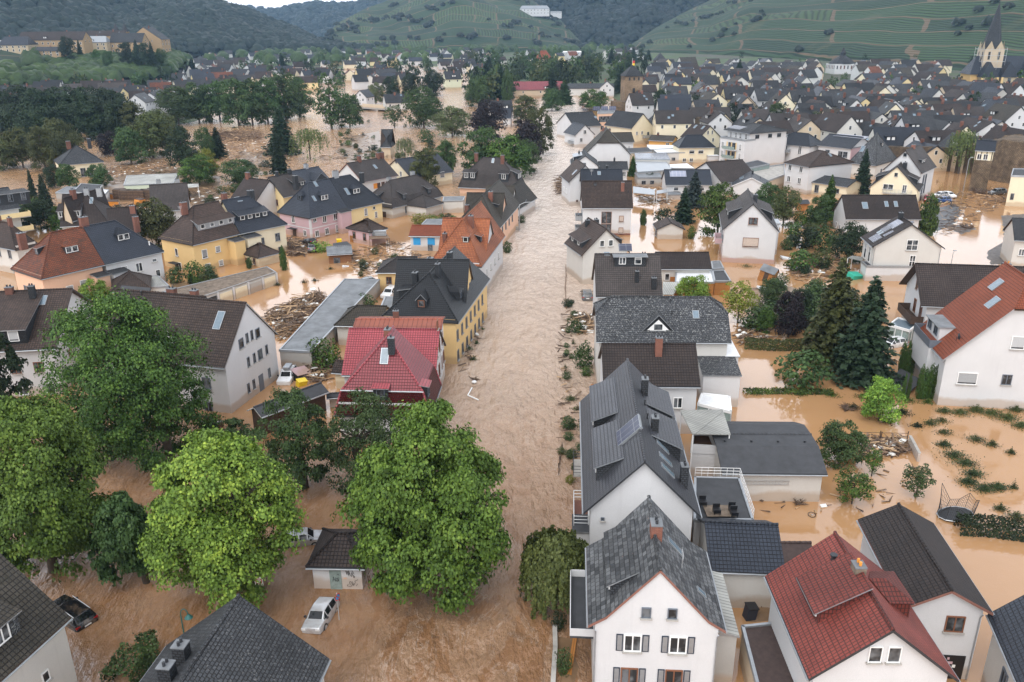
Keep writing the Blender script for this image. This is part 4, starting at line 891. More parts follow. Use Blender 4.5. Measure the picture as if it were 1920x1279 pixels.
# ================================================================ HOUSES NEAR BY: right bank of the street-river
H = House
h = H('white house with mottled slate roof, dark window shutters and brick ridge chimney', (1103, 1173), (1361, 1183), 'g', 6.3, (1101, 1025), ('L', 1069), roof='slate_old', rings=[(0, 0, 0, 'e'), (0, 0, 1.15, 7.05), (0, 0, 'r', 'r')], fascia='awn', go=.15, ax=((1217.9, 932), (1239.9, 1069.7), 10.6))
h.win('W', (.41, .62), 7.0, .62, .8, 'd').win('W', (.313, .684), 4.25, 1.15, 1.35, 'w', True).win('W', (.30, .67), 1.5, 1.15, 1.35, 'b', True).pipe('W', .995).pipe('W', .005)
h.dormer('N', .02 * h.L, .70 * h.L, 1.45, .95, 'shed', 3, .9, .7, 'wd', slope=.62, gz=0); h.chim(-.1, -.1, .8, 1.0, .75); h.sky('S', .8, 2.4, .7, 1.0); h.aerial('S', -1.2, 2.6, 1.3); h.sky('S', -1.8, 1.0, .5, .6)
h.balcony('N', .42, 3.9, h.L * .78, 1.6, 'white', 'felt', h=.6); h.ext('lean_to', -h.L*.28, h.L*.5, -h.W/2 - 1.7, -h.W/2, 4.2, 'grey', 'corrug', .5)
h = H('long white house with anthracite tiled roof, many shed dormers and a solar panel', (1094, 967), (1313, 962), 'g', 6.2, (1094, 752), ('L', 865), roof='satin', go=.5, eo=.6, capm='satin', ax=((1183.5, 673), (1218.6, 865), 10.8))
for u, w_ in ((.25, .38), (-.20, .34)): h.dormer('N', u * h.L, w_ * h.L, 1.1, 1.25, 'shed', 3, .9, .8, 'wd', slope=.45)
for u, w_ in ((.27, .26), (-.05, .26)): h.dormer('S', u * h.L, w_ * h.L, .9, 1.35, 'shed', 2, .9, .8, 'w', slope=.5)
h.plane('N', -.2 * h.L, 2.9, 2.6, 2.0, .2, (M['zinc'], M['solar']), 'solar_panel', lift=.9, tilt=.2)
h.chim(h.L*.24, -1.3, 1.7, .8, .6, 'slatewall'); h.chim(-h.L*.12, -1.6, 1.5, .8, .6, 'slatewall'); h.chim(-h.L*.38, -h.W/2 + .5, 1.8, .8, .6, 'slatewall')
for u in (-.40, -.31, -.2): h.sky('S', u * h.L, 2.0, .7, 1.1)
for u in (.2, .1, -.04): h.vent('S', u * h.L, h.Wr/2 - 1.1, .5)
h.win('W', (.12,), 5.2, .3, .3, 'n'); h.balcony('N', .78, 3.0, 4.2, 1.3, 'whitemetal', 'brick', False); h.balcony('N', .35, 2.6, 3.2, 1.3, 'dark', 'concrete', False); h.win('N', (.2, .5, .85), 2.6, 1.0, 1.4, 's'); h.ext('bay', -h.L*.42, -h.L*.30, h.W/2, h.W/2 + 1.3, 2.9, 'white', 'felt')
h = H('white house with dark brown lichened roof and red brick chimney beside the glass conservatory', (1131, 724), (1314, 725), 'e', 6.0, 8.6, ('R', 645), roof='brown2')
h.chim(1.0, -1.0, 1.9, .75, .7); h.win('S', (.8,), 3.2, 1, 1.3); h.win('E', (.3, .7), 3.2); h.balcony('W', .5, 2.6, 3.4, 1.2, 'orangewood', 'concrete'); h.balcony('W', .5, .2, 3.4, 1.2, 'orangewood', 'concrete')
h = H('broad house with lichen grey slate half-hipped roof and small triangular dormer', (1118, 640), (1372, 642), 'e', 6.9, 10.2, ('R', 557), roof='slate_lichen', hips=(2.0, 2.0), half=.62, wall='white2', go=.4)
h.dormer('S', -.6, 3.6, 1.3, .02, 'gable', (.32, .5, .68), .62, .9, 'w', wm='slatewall', gh=1.9, ov=.25)
m = MB(); x, y, z = h.rp('S', -.6, 1.24, h.zr(1.3)); m.poly([(x - 1.35, y, z), (x + 1.35, y, z), (x, y, z + 1.35)], 0); m.box(x - .5, x + .5, y - .03, y, z + .05, z + .75, 1); m.build('gable_window', [M['fr_w'], M['glass']], h.o)
h.sky('S', 4.2, 2.6, .8, .9); h.vent('S', 1.2, 4.4, .5); h.vent('S', 1.2, 3.0, .5); h.win('S', (.9,), 3.5, 1, 1.2)
h.ext('slate_annex', h.L*.28, h.L*.5 + .9, -h.W/2 - 4.2, -h.W/2, 4.0, 'white', 'slate_lichen', .8); h.ext('white_annex', h.L*.5, h.L*.5 + 1.5, -h.W/2, h.W/2 - 1, 4.8, 'white', 'whitemetal', .4)
h = H('house with grey brown pan tiles and a slate clad box dormer with two windows', (1117, 556), (1243, 556), 'e', 6.2, 9.2, ('R', 476), roof='greybrown')
h.dormer('S', .3, 4.6, 3.2, 1.5, 'box', 2, 1.0, 1.05, 'wh', ov=.25, rm='felt2'); h.sky('S', -3.0, 4.4, .9, 1.0); h.solar('S', -0.1, 6.2, 2.0, 1.1, tilt=.8); h.chim(1.2, -2.9, 1.4, .55, .5, 'slatewall'); h.chim(3.6, -3.6, 1.4, .7, .6, 'slatewall'); h.chim(2.6, 1.2, 1.0, .8, .7, 'slatewall')
h = H('off-white gable house with brown roof and slate cheeked side dormers above the flooded lane', (1090, 479), (1181, 472), 'g', hgt(1092, 535, 479), 9.5, ('L', 429), roof='brown', wall='white2', fascia='brown')
h.win('W', (.42, .62), h.he + 1.2, .85, 1.15, 'w')
for sd in 'SN': h.dormer(sd, .6, h.L * .75, .75, 1.0, 'shed', 2, .9, .7, 'w', slope=.42)
h.chim(2.6, .9, .9, .7, .7, 'slatewall'); h.chim(2.6, -.9, .9, .7, .7, 'slatewall'); h.chim(1.2, 0, .3, .25, .25, 'brown')
h = H('white house with plain brown tiled roof, tall glazed stair window and river balconies', (1091, 390), (1187, 390), 'e', hgt(1184.7, 443, 391), 9.0, ('R', 339), roof='brown', base=('brick', .4))
h.win('S', (.80,), 3.0, 1.0, 1.3, 'B').win('S', (.80,), .4, 1.0, 1.3, 'B'); h.win('S', (.49,), 2.6, 2.2, 2.6, 'b').win('S', (.49,), -.1, 2.2, 2.6, 'b')
h.chim(3.4, -1.5, 1.6, .7, .6); h.aerial('S', -2.6, 3.4, .8, True); h.vent('S', 4.6, 2.5)
for z in (2.9, 0.3): h.balcony('W', .6, z, 3.2, 1.5, 'zinc', 'concrete')
h.win('W', (.5,), 2.9, 1, 2.1, 'd')
h = H('white gable house with reddish brown roof at the water edge behind the balconies', (1066, 342), (1128, 340), 'g', hgt(1068, 387, 342), 11, ('L', 310), roof='brown'); h.win('W', (.25,), 1.0, .5, .5, 'b'); h.win('N', (.3, .6), 2.4, 1, 1.3); h.sky('N', -3, 1.5, 1.0, 1.2)
h = H('white house with blue grey tiled roof and ridge flue behind the brown roof', (1089, 352), (1169, 352), 'e', 6.2, 9, ('R', 317), roof='bluegrey'); h.chim(1.4, .5, 1.2, .5, .5, 'slatewall'); h.sky('S', -.6, 3.0, .8, .9); h.aerial('S', -2.5, 3)
h = H('white house with grey sheet metal dormer roof facing the river', (1071, 311), (1123, 311), 'g', 5.6, 12, ('L', 292), roof='slate', wall='white'); h.dormer('N', 1, 6, .8, 1.3, 'shed', 2, rm='zinc', slope=.2); h.win('W', (.45,), h.he - .2, 1.2, 1.0, 'n'); h.chim(2, 1.5, 1.2, .5, .5, 'slatewall')
h = H('low white house with blue slate roof between the metal dormer and the spruce', (1122, 318), (1178, 318), 'e', 4.6, 7, ('R', 303), roof='slate'); h.chim(0.5, .3, 1.1, .5, .5, 'slatewall'); h.win('S', (.9,), 2.6)
h = H('house with a wide blank white gable wall and dark half-hipped roof', (1095, 291), (1184, 291), 'g', 5.8, 13, ('L', 243), roof='mossbrown', hips=(4.5, 0), half=.52); h.chim(3, 1, 1, .6, .6)
h = H('small dark roofed house behind the blank white gable with red chimney', (1148, 267), (1190, 266), 'e', 5.5, 9, ('R', 248), roof='mossbrown'); h.chim(-4, 0, 1.3, .8, .8); h.win('S', (.8,), 3, 1, 1.2, 's')
h = H('white gable house with grey blue roof and two gable windows at the river bend', (1078, 254), (1116, 252), 'g', hgt(1077, 277, 254), 11, ('L', 234), roof='bluegrey'); h.win('W', (.5,), h.he + .3, 1.3, 1.5); h.win('W', (.3,), h.he - 2.6, 1.3, 1.5); h.dormer('S', 0, 5, .8, 1.4, 'box', 2); h.balcony('N', .7, 1.2, 3, 1.2)
h = H('big black roofed house with its long eave to the river', (1076, 238), (1128, 235), 'e', 5.5, 16, ('R', 209), roof='black'); h.aerial('S', 0, 7); h.sky('S', 6, 4, 1, 1.2)
b, Q = flatbuild('modern peach house with glazed upper storey and solar panels on its flat roof', [(1120, 213), (1152, 212), (1152, 206), (1122, 206)], 8.2, 'peach', 'felt2'); edgewin(b, Q, 0, (.3, .7), 4.6, 3.2, 2.4, 'd'); edgewin(b, Q, 0, (.3, .7), 1.4, 1.2, 1.6, 'd')
for k in (-4, -.5, 3): m = MB(); m.box(-1.5, 1.5, -.06, .06, 0, 2.4); q = m.build('solar_panel', M['solar'], b, loc=(k, 1, 8.6)); q.rotation_euler = (R(-50), 0, 0)
h = H('house with dark red timber upper floor and grey slate roof', (1155, 229), (1198, 227), 'e', hgt(1157, 246, 229), 9, ('R', 216.5), roof='slate', wall='redwall'); h.win('S', (.62,), 2.6, 1.5, 1.6); h.balcony('S', .15, 2.2, 3, 1.4, 'darkwood'); h.win('S', (.2,), 2.4, 1.2, 2)
h = H('pale yellow gable house with dark roof next to the stone house', (1184, 241), (1226, 237), 'g', 6.2, 16, ('L', 213), roof='slate', wall='cream'); h.win('W', (.25, .5), 3.5, 1, 1.3); h.balcony('W', .7, 2.2, 3.5, 1.3); h.win('W', (.8,), 2.2, 1, 2, 'd')
h = H('old brown stone house with slate roof and blank gable', (1205, 233), (1228, 236), 'e', hgt(1226, 258.5, 236), (1260, 232.5), ('L', 217), roof='slate', wall='sandbrick'); h.win('S', (.3, .75), 2.2, .9, 1.8); h.win('S', (.5,), .2, .9, 1.5, 'd')
h = H('small house with orange gable and dark roof in the flooded yard', (1215, 263), (1262, 265), 'e', 3.6, 9, ('R', 255), roof='mossbrown', wall='orange'); h.win('S', (.8,), 1.8, 1.2, 1.1); h.chim(-2, 0, .8, .7, .7)
# --- yards behind the right bank
for i, (lb, pts, hh, wa, ro) in enumerate([('low workshop with white sheet roof in two steps', [(1215, 281), (1264, 278), (1270, 273), (1213, 272)], 3.6, 'grey', 'whitemetal'), ('open shed with white roof beside the hip roofed cream house', [(1232, 287), (1284, 286), (1272, 279), (1222, 279)], 3.4, 'white2', 'whitemetal'), ('workshop under a flat grey roof covered with solar cells', [(1192, 298), (1256, 299), (1250, 287), (1190, 288)], 4, 'white2', 'solar'), ('flat grey roofed workshop with patched sheets', [(1195, 323), (1260, 319), (1248, 302), (1190, 302)], 3.2, 'grey', 'zinc'), ('long low shed with mossy green sheet roof', [(1196, 334), (1241, 333), (1237, 324), (1190, 324)], 2.6, 'grey', 'felt2'), ('white flat roofed outbuilding with speckled roof', [(1257, 315), (1302, 316), (1288, 307), (1255, 309)], 3.2, 'white2', 'whitemetal'), ('dark flat roofed workshop behind the long shed', [(1176, 287), (1222, 284), (1215, 277), (1170, 279)], 3.8, 'beige', 'felt')]):
    b, Q = flatbuild(lb, pts, hh, wa, ro, 'workshop', 'outbuilding', par=.0); edgewin(b, Q, 0, (.25, .6), .8, 1.2, 1.0, 'd')
canopy('white open carport roof over debris behind the brown roofed house', [(1187, 362), (1228, 366), (1228, 356), (1187, 350)], 2.6, 'zinc', 'carport', 'carport')
canopy('smaller carport with pale sheet roof next to the solar roofed house', [(1231, 364), (1252, 361), (1251, 355), (1231, 358)], 2.7, 'zinc', 'carport', 'carport')
# --- middle right
h = H('white house with dark slate roof and three bright solar collectors', (1248, 346.5), (1336, 346.5), 'e', hgt(1251, 370, 347), 9.5, ('R', 318), roof='bluegrey'); h.solar('S', -2.6, 2.4, 4.4, 1.9, True); h.win('S', (.22, .8), 1.6, 1.3, 1.1, 'h'); h.ext('annex', -h.L*.5, -h.L*.2, -h.W/2 - 4, -h.W/2, 1.2, 'white', 'felt2'); h.vent('S', -4.5, 3.8)
h = H('white house with steep brown gable roof behind the solar collectors', (1290, 325), (1354, 343), 'g', 3.6, 12, ('L', 304), roof='brown2', wall='white')
h = H('cream hip roofed house with slate roof and two shuttered windows', (1273, 277), (1342, 276), 'e', hgt(1286, 306, 277), 9.5, 8.6, roof='bluegrey', wall='cream', hips=(3.5, 3.8)); h.win('S', (.36, .62), 3.0, 1.8, 1.2, 'h').win('S', (.16, .36), .3, 1.2, 1.2, 'w'); h.ext('terrace_roof', h.L*.3, h.L*.5 + 1, -h.W/2 - 2.2, -h.W/2, 2.4, 'white', 'whitemetal')
h = H('cream gable house with dark roof and two skylights by the town wall', (1275, 256.5), (1309, 261.5), 'e', 4.6, (1351, 257), ('R', 236), roof='brown2', wall='cream'); h.win('S', (.3, .6), 2.4, 1.0, 1.1, 'd'); h.win('E', (.42, .62), 6.0, .8, 1.3); h.win('E', (.35, .68), 3.2, .9, 1.4); h.sky('S', -2, 4, 1, 1.4); h.sky('S', 2, 4, 1, 1.4)
b, Q = flatbuild('white four storey apartment block with balconies and low hipped slate roof', [(1351, 257.5), (1397, 264), (1476, 256), (1428, 250)], 9.0, 'white', 'felt2', par=.3, name='apartment_block', cat='apartment building')
for z in (.2, 3.0, 5.8):
    edgewin(b, Q, 0, (.12,), z, 1.2, 2.0, 's'); edgewin(b, Q, 0, (.84,), z, 1.1, 2.0, 's'); edgewin(b, Q, 0, (.42, .58), z, 1.5, 2.1, 'd'); edgewin(b, Q, 1, (.42, .85), z + .5, 1.4, 1.3, 'd')
    a, c = Vector(Q[0]), Vector(Q[1]); d = (c - a); p = a + d * .48; an = math.atan2(d.y, d.x); m = MB(); m.box(-2.6, 2.6, -1.4, 0, z - .2, z); m.box(-2.6, 2.6, -1.45, -1.4, z, z + 1.0, 1); m.build('balcony', [M['white'], M['conserv']], b, loc=(p.x, p.y, 0), rz=an); m = MB(); [m.box(k, k + .5, -.08, -.02, z + .02, z + 2.2) for k in (-2.2, -.25, 1.7)]; m.build('balcony_screen', M['yellow'], b, loc=(p.x, p.y, 0), rz=an)
h2 = H('x', (1357, 243), (1406, 250.5), 'e', 11.2, (1478, 244), 13.2, roof='slate', hips=(4.2, 4.2), wall='white', eo=.9, go=.9)
h2.win('S', (.16, .4, .6, .85), 9.1, 1.2, 1.7, 's'); h2.win('E', (.2, .55, .8), 9.3, 1.6, 1.2, 'd'); h2.solar('S', -3.5, 1.6, 6, 3.0)
for k in list(h2.o.children): wm_ = k.matrix_basis.copy(); k.parent = b; k.matrix_basis = Matrix.Translation(h2.c - b.location) @ Matrix.Rotation(h2.ang, 4, 'Z') @ wm_; k.name = 'upper_' + k.name.split('.')[0] if k.name.startswith(('wall', 'roof')) and not k.name.startswith('roof_') else k.name
bpy.data.objects.remove(h2.o)
h = H('long white house with dark hipped roofs and a row of six solar panels', (1532, 272), (1596, 279), 'e', 6.6, 13, ('R', 257), roof='bluegrey', wall='white'); h.solar('S', 1.5, 5.5, 11, 2.6, True); h.win('S', (.3, .7, .85), 3.6, 1.5, 1.8, 'd'); h.ext('pink_gable_bay', h.L/2, h.L/2 + .3, -h.W/2, h.W/2, 6.6, 'pink', 'slate'); h.sky('S', 8, 5, .9, 1)
h = H('white house wing with dark hip roof, covered balcony and lower windows', (1446, 268), (1519, 275), 'e', 6.4, 10, 9.8, roof='bluegrey', wall='white', hips=(5, 3.5)); h.win('S', (.1, .28), 1.2, 1.3, 1.9); h.win('S', (.75,), 3.6, 1.2, 3.0); h.balcony('S', .24, 3.9, 7, 1.4, 'zinc'); h.win('S', (.15, .32), 4.0, 2.2, 1.9, 'n')
b, Q = flatbuild('low hall with black flat roof and pale blue fascia', [(1369, 312), (1391, 318), (1443, 308), (1420, 301)], 4.4, 'conserv' if 'conserv' in M else 'zinc', 'felt', 'hall', 'hall', par=.15)
flatbuild('flat roofed shop with pale grey paved roof terrace', [(1392, 327), (1440, 340), (1472, 328), (1470, 309), (1416, 316)], 3.2, 'beige', 'concrete', 'shop', 'shop', par=.3)
canopy('white awning over a terrace in front of the black flat hall', [(1357, 320), (1386, 322), (1408, 316), (1372, 313)], 2.8, 'whitemetal', 'awning', 'awning')
h = H('plain white two storey house with brown hip roof and beige side wall', (1470, 305), (1516.6, 313.4), 'e', hgt(1512, 365.7, 313.4), (1583, 301), ('R', 283), roof='brown', hips=(3.6, 3.6), wall='white', base=('grey', .5)); h.win('S', (.2, .68), h.zw - 1.9, 1.2, 1.6, 'w').win('S', (.2, .66), h.zw - 5.0, 1.2, 1.6, 'w'); h.vent('E', 0, 2.2, .8); h.sky('E', 1.5, 2, .8, .9)
h = H('low cream annex with black pent roof and grid windows', (1514, 340), (1589, 350.5), 'e', hgt(1514, 363, 340), 9, 4.6, roof='slate', wall='cream'); h.win('S', (.22,), .6, 1.2, 2.0, 'd').win('S', (.72,), 1.2, 2.0, 1.2, 'd')
h = H('house with very steep dark slate hip roof and small roof hatch', (1590, 305), (1643, 310.5), 'e', 4.2, (1675, 298), 12.5, roof='slate_lichen', wall='white2', hips=(4.2, 4.2)); h.dormer('E', 0, 1.1, 2.2, 1.2, 'gable', 1, .6, .7, gh=.4); h.sky('S', -2, 3, 1.2, 1.6); h.win('E', (.3, .7), 1.2, 1, 1.4, 'd')
h = H('tall white gable house with long grey brown roof beside the willow', (1655, 318), (1729, 325), 'g', 7.6, (1773, 314), ('L', 282), roof='greybrown', wall='white', fascia='brown'); h.dormer('S', -1, 3.2, 1.6, .9, 'shed', 2, .9, .6, slope=.1); h.win('W', (.5,), 11.3, .8, .9, 'd').win('W', (.55,), 8.6, 1, 1.1, 'd').win('S', (.28, .45), 1.6, 1.2, 5.0, 'd'); h.door('S', .3, -.4); h.chim(0, 0, .7, 1, .8)
h = H('cream gable house with slate cheeked dormers and a long balcony', (1629, 351), (1724, 358.5), 'g', 4.2, 11, ('L', 312), roof='greybrown', wall='cream', fascia='dark')
h.win('W', (.5,), 7.3, .75, .9, 'd').win('W', (.37,), 4.0, 2.4, 1.3, 'w').win('W', (.72,), 3.4, 1.0, 2.0, 'w'); h.balcony('W', .58, 3.2, 6.5, 1.2, 'zinc', 'concrete', False); h.chim(0, -1.2, 1.4, 1.1, .9, 'slatewall')
for sd in 'SN': h.dormer(sd, .5, h.L * .6, 1.0, 1.3, 'shed', 2, .9, .8, slope=.4)
h = H('white house with dark brown tiled roof and three skylights in a row', (1586, 410.5), (1728, 411), 'e', hgt(1570, 424, 392), 9.2, ('R', 366), roof='brown2', wall='white', fascia='brown'); h.sky('S', -3.4, 1.9, 1.2, 1.3); h.sky('S', 1.2, 2.3, .8, 1.1); h.sky('S', 3.2, 2.3, .8, 1.1); h.win('W', (.3, .6), .6, .9, 1.3)
h = H('white gable house with dark roof covered by solar panels and roof windows', (1635.6, 462.5), (1772, 465.7), 'g', 6.2, (1615, 443.8), ('L', 420), roof='dark' if 0 else 'brown2', wall='white2', go=.4)
h.win('W', (.56,), 5.6, 1.9, 1.9, 't').win('W', (.60,), 2.5, 1.0, 2.2, 't').win('N', (.3, .7), 2.8, 1.3, 2.8, 'h')
for u, i, w_, hh in ((-.8, .5, 3.0, 1.4), (-2.0, 2.2, 1.0, 4.6), (.6, 2.6, 2.2, 1.7)): h.solar('N', u, i, w_, hh)
for u in (-.1, 1.0): h.sky('N', u, 1.9, .8, .9)
h.solar('N', .4, h.Wr/2 - 2.3, 3.0, 1.7, True); h.chim(1.6, .4, 1.1, .7, .7, 'slatewall'); h.pipe('W', .01); h.pipe('W', .99)
g_, Q = flatbuild('white flat roofed garage with dark parapet in front of the solar gable house', [(1616, 491), (1625, 499), (1712, 500), (1708, 489)], 2.7, 'white', 'felt', 'garage', 'garage', par=.12); edgewin(g_, Q, 3, (.6,), .9, .6, .9, 'd')
canopy('pale terrace roof on thin posts left of the white flat garage', [(1589, 484), (1617, 490), (1619, 483), (1598, 480)], 2.5, 'corrug', 'terrace_roof', 'terrace roof')
h = H('large white gable house with brown double dormered roof and one brown framed window', (1354, 431), (1462, 435), 'g', hgt(1351, 492, 431), (1343, 399), ('L', 382), roof='greybrown', wall='white', base=('pink', .9))
h.win('W', (.53,), h.he + 1.1, 1.7, 1.4, 'b').win('W', (.52,), h.he - 3.2, 2.9, 1.8, 'B')
for sd in 'SN': h.dormer(sd, .6, h.L * .6, 1.2, 1.5, 'shed', 2, .9, .9, slope=.38)
h.chim(-.4, -.9, 1.2, .9, .8, 'slatewall'); h.balcony('N', .55, 2.6, 5, 1.3, 'pink', 'concrete'); h.ext('rear_bay', 0, 4, -h.W/2 - 1.2, -h.W/2, 6.2, 'white', 'zinc'); h.win('N', (.3, .6, .85), 3.4, 1.1, 1.4, 'd')
h = H('small white gable garage with brown roof standing in still water', (1230.5, 430), (1285, 430), 'g', hgt(1233, 449, 430), (1224.5, 419), ('L', 417.6), roof='brown', wall='white2', name='garage', cat='garage'); h.win('N', (.5,), .2, 1.2, 1.2, 'd')
h = H('low white gable house with dark blue roof and one long skylight', (1372, 348.5), (1444, 351), 'g', 3.4, (1368, 336), ('L', 333), roof='bluegrey', wall='white', fascia='whitemetal'); h.sky('N', .5, 2.0, 3.2, 1.0); h.chim(1.5, -.4, .9, .5, .5, 'slatewall'); h.vent('S', .5, 2.4); h.win('W', (.5,), .9, 1.6, 1.2, 'h')
h = H('dark brown low tiled outbuilding with orange door beside the grey box dormer', (1232, 504), (1335, 504), 'e', 3.2, 7, ('R', 473), roof='brown2', wall='white2', name='outbuilding', cat='outbuilding'); h.win('S', (.18,), 1.0, .8, 1.2); h.door('S', .33, -.8, 1.6, 2.4, 'orangewood')
flatbuild('low garage with white flat roof and orange plank front', [(1266, 529), (1339, 529), (1334, 507), (1268, 507)], 2.4, 'orangewood', 'whitemetal', 'garage', 'garage', par=.06); flatbuild('small black felt roofed garage with orange boards next to the white flat roof', [(1340, 527), (1370, 527), (1358, 507), (1336, 508)], 2.5, 'orangewood', 'felt', 'garage', 'garage', par=.08)
flatbuild('grey felt roofed shed between the brown outbuilding and the big white gable', [(1336, 504), (1357, 503), (1350, 489), (1334, 490)], 2.6, 'grey', 'felt2', 'shed', 'shed', par=.05); canopy('striped white corrugated roof over a yard', [(1243, 553), (1262, 553), (1281, 530), (1243, 529)], 2.4, 'corrug', 'lean_to_roof', 'lean-to')
# --- lower right
h = H('white house with red clay tiled roof, two tiled dormers and weathered chimney', (1517, 1273), (1799, 1276), 'g', 6.2, (1476, 1080), ('L', 1181), roof='redtile', wall='white', fascia='dark', go=.5)
h.win('W', (.43, .57), 7.1, .8, 1.15, 'w'); h.dormer('N', .1, 3.2, 1.5, 1.0, 'shed', 2, .9, .7, wm='redtile', slope=.62, ov=.3); h.dormer('S', .6, 3.0, 1.5, 1.2, 'hip', 2, .9, .8, wm='redtile', gh=.6); h.chim(.3, .15, .8, .85, .7, 'gravel', 'orangep'); h.vent('N', 2.6, 3.6, .5, .16)
h = H('white house with dark lichened tiled roof behind the red roofed house', (1694, 1140), (1863, 1150), 'g', 6.0, (1594, 973), ('L', 1108), roof='brown2', wall='white', fascia='awn', go=.4); h.win('W', (.66,), 4.0, 1.25, 1.3, 'b'); h.door('W', .62, -.4, 2.8, 2.4, 'blackp'); h.pipe('W', .97)
x_ = h.side('W', .68)[0]; a_ = h.side('W', .68)[1]
for k, (dx, dz, ww, hh, mm) in enumerate(((-.35, 1.1, .22, .2, 'paper'), (.3, 1.0, .22, .24, 'paper'), (0, 1.3, .3, .2, 'pink'), (-.25, .7, .26, .34, 'zinc'), (-.1, 1.65, .14, .2, 'pink'))): m = MB(); m.box(dx, dx + ww, -.08, -.063, dz, dz + hh); tag(m.build('notice', M[mm], h.o, loc=(*x_, 0), rz=a_), label=None)
h = H('house at the right border with dark blue tiled roof and large dormer window', (1852, 1151), (1910, 1284), 'e', 5.6, 9, 10.2, roof='bluegrey', wall='white2'); h.dormer('S', 1.2, 4.0, 1.9, 1.5, 'box', 2, 1.4, 1.3, 'd', wm='brown2'); h.win('S', (.55,), 2.6, 1, 1.4, 'd')
flatbuild('low outbuilding with flat dark brown felt roof between white and red houses', [(1392, 1175), (1489, 1165), (1540, 1290), (1424, 1300)], 2.9, 'beige', 'flatbrown', 'outbuilding', 'outbuilding', par=.1)
h = H('low white outbuilding with blue grey pan tiled roof joining two houses', (1330, 1070), (1474, 1076), 'e', 3.6, (1425, 975), 5.6, roof='bluegrey', wall='white2', name='outbuilding', cat='outbuilding', eo=.3); 
h = H('narrow brown sheet roofed passage building behind the red tiled roof', (1474, 1074), (1534, 1074), 'e', 3.5, 4.2, 4.8, roof='flatbrown', wall='brown' if 0 else 'beige', name='passage_building', cat='outbuilding', fascia='brown')
b, Q = flatbuild('flat black roof terrace with white railing beside the long anthracite roof', [(1302, 974), (1412, 974), (1386, 896), (1303, 894)], 3.6, 'white', 'felt', 'terrace_building', 'roof terrace', par=.02)
m = MB(); a, c, d = Vector((*Q[1], 3.7)), Vector((*Q[2], 3.7)), Vector((*Q[3], 3.7)); up = Vector((0, 0, 1))
for k in (.3, .6, .9): m.tube([a + up * k, c + up * k, d + up * k], .025, k=4)
for s_, e_ in ((a, c), (c, d)):
    for k in range(8): m.bar(s_.lerp(e_, k / 7), s_.lerp(e_, k / 7) + up * .9, .022, k=4)
m.build('railing', M['fr_w'], b)
def patio():
    p = at(1350, 958, 3.75); o = empty('patio_furniture', p); tag(o, 'black patio rug with stacked chairs on the flat roof terrace', 'patio furniture'); m = MB(); m.box(-1.3, 1.2, -.9, .9, 0, .03); m.build('rug', M['gravel'], o)
    for (x, y) in ((-1.3, .9), (-.4, -.4), (1.0, -.2), (1.0, -.8)): m = MB(); m.box(x - .3, x + .3, y - .3, y + .3, .2, .5); m.box(x - .3, x + .3, y + .22, y + .3, .5, .85); [m.bar((x + i * .25, y + j * .25, 0), (x + i * .25, y + j * .25, .2), .03) for i in (-1, 1) for j in (-1, 1)]; m.build('chair', M['blackp'], o)
patio()
h = H('white garage with broad black felt roof and a ladder hung on its wall', (1354, 887), (1552, 889), 'e', 3.3, (1500, 791), 4.6, roof='felt', wall='white2', name='garage', cat='garage', fascia='dark', rings=[(0, 0, 0, 'e'), (0, 0, 3.2, 4.55), (0, 0, 'r', 4.62)])
p = h.w(-.6, -h.W/2 - .1, 2.1); o = empty('ladder', p, h.ang); tag(o, 'metal ladder hung level on the white garage wall', 'ladder'); m = MB()
for z in (-.18, .18): m.box(-2.2, 2.2, -.03, .03, z - .03, z + .03)
for k in range(15): m.bar((-2.1 + k * .3, 0, -.18), (-2.1 + k * .3, 0, .18), .018, k=4)
m.build('rails_and_rungs', M['steel'], o)
for k in range(4): q = h.rp('S', -4 + k * 2.6, h.Wr/2 - 1.6, 0); m = MB(); z = h.zr(h.Wr/2 - 1.6); m.bar((q[0], q[1], z - .1), (q[0], q[1], z + .2), .12); m.build('roof_vent', M['dark'], h.o)
canopy('white corrugated pergola roof over a first floor terrace', [(1298, 815), (1370, 816), (1355, 769), (1275, 770)], [5.2, 5.0, 5.2, 5.4], 'corrug', 'pergola', 'pergola')
b, Q = flatbuild('white first floor terrace with railing under the pergola', [(1296, 845), (1352, 848), (1356, 816), (1300, 815)], 3.0, 'white', 'wood', 'terrace_building', 'roof terrace', par=.7, top='white')
b, Q = flatbuild('glass conservatory with white frames and sloping glazed roof', [(1309, 757), (1371, 772), (1368, 744), (1316, 738)], 3.2, 'conserv', 'whitemetal', 'conservatory', 'conservatory', par=.1, top='fr_w')
for i in range(4):
    a, c = Vector(Q[i]), Vector(Q[(i + 1) % 4]); m = MB(); [m.bar((*(a.lerp(c, k / 3) * 1.01), 0), (*(a.lerp(c, k / 3) * 1.01), 3.2), .06, k=4) for k in range(4)]; m.build('glazing_bar', M['fr_w'], b)
h = H('white house with orange red tiled roof and cut-out corner balcony', (1768, 675), (2085, 690), 'g', 6.0, (1710, 616), 15.2, roof='brightred', wall='white', fascia='zinc', hips=(3.8, 0), half=.72, go=.4)
h.win('W', (.16,), 2.9, 2.2, 1.5, 's').win('W', (.41,), 3.1, 1.1, 1.3, 'd').win('W', (.43,), 7.6, 1.5, 1.6, 's').win('N', (.25, .5, .75), 2.5, 1.0, 1.6, 's'); h.sky('N', 2.0, 6.6, 1.5, 1.2); h.sky('N', -1.2, 5.3, 1.5, 1.2); h.aerial('N', -3.5, 1.8, .5, True); h.chim(h.L*.2, -1.5, 1.6, 1, .9, 'slatewall', 'orangep'); h.dormer('N', h.L*.14, 4.6, .7, 1.7, 'box', 2, 1.3, 1.2, 'd', wm='white', rm='felt2')
q = h.w(h.L*.12, h.W/2, 0); m = MB(); L_ = h.L * .62
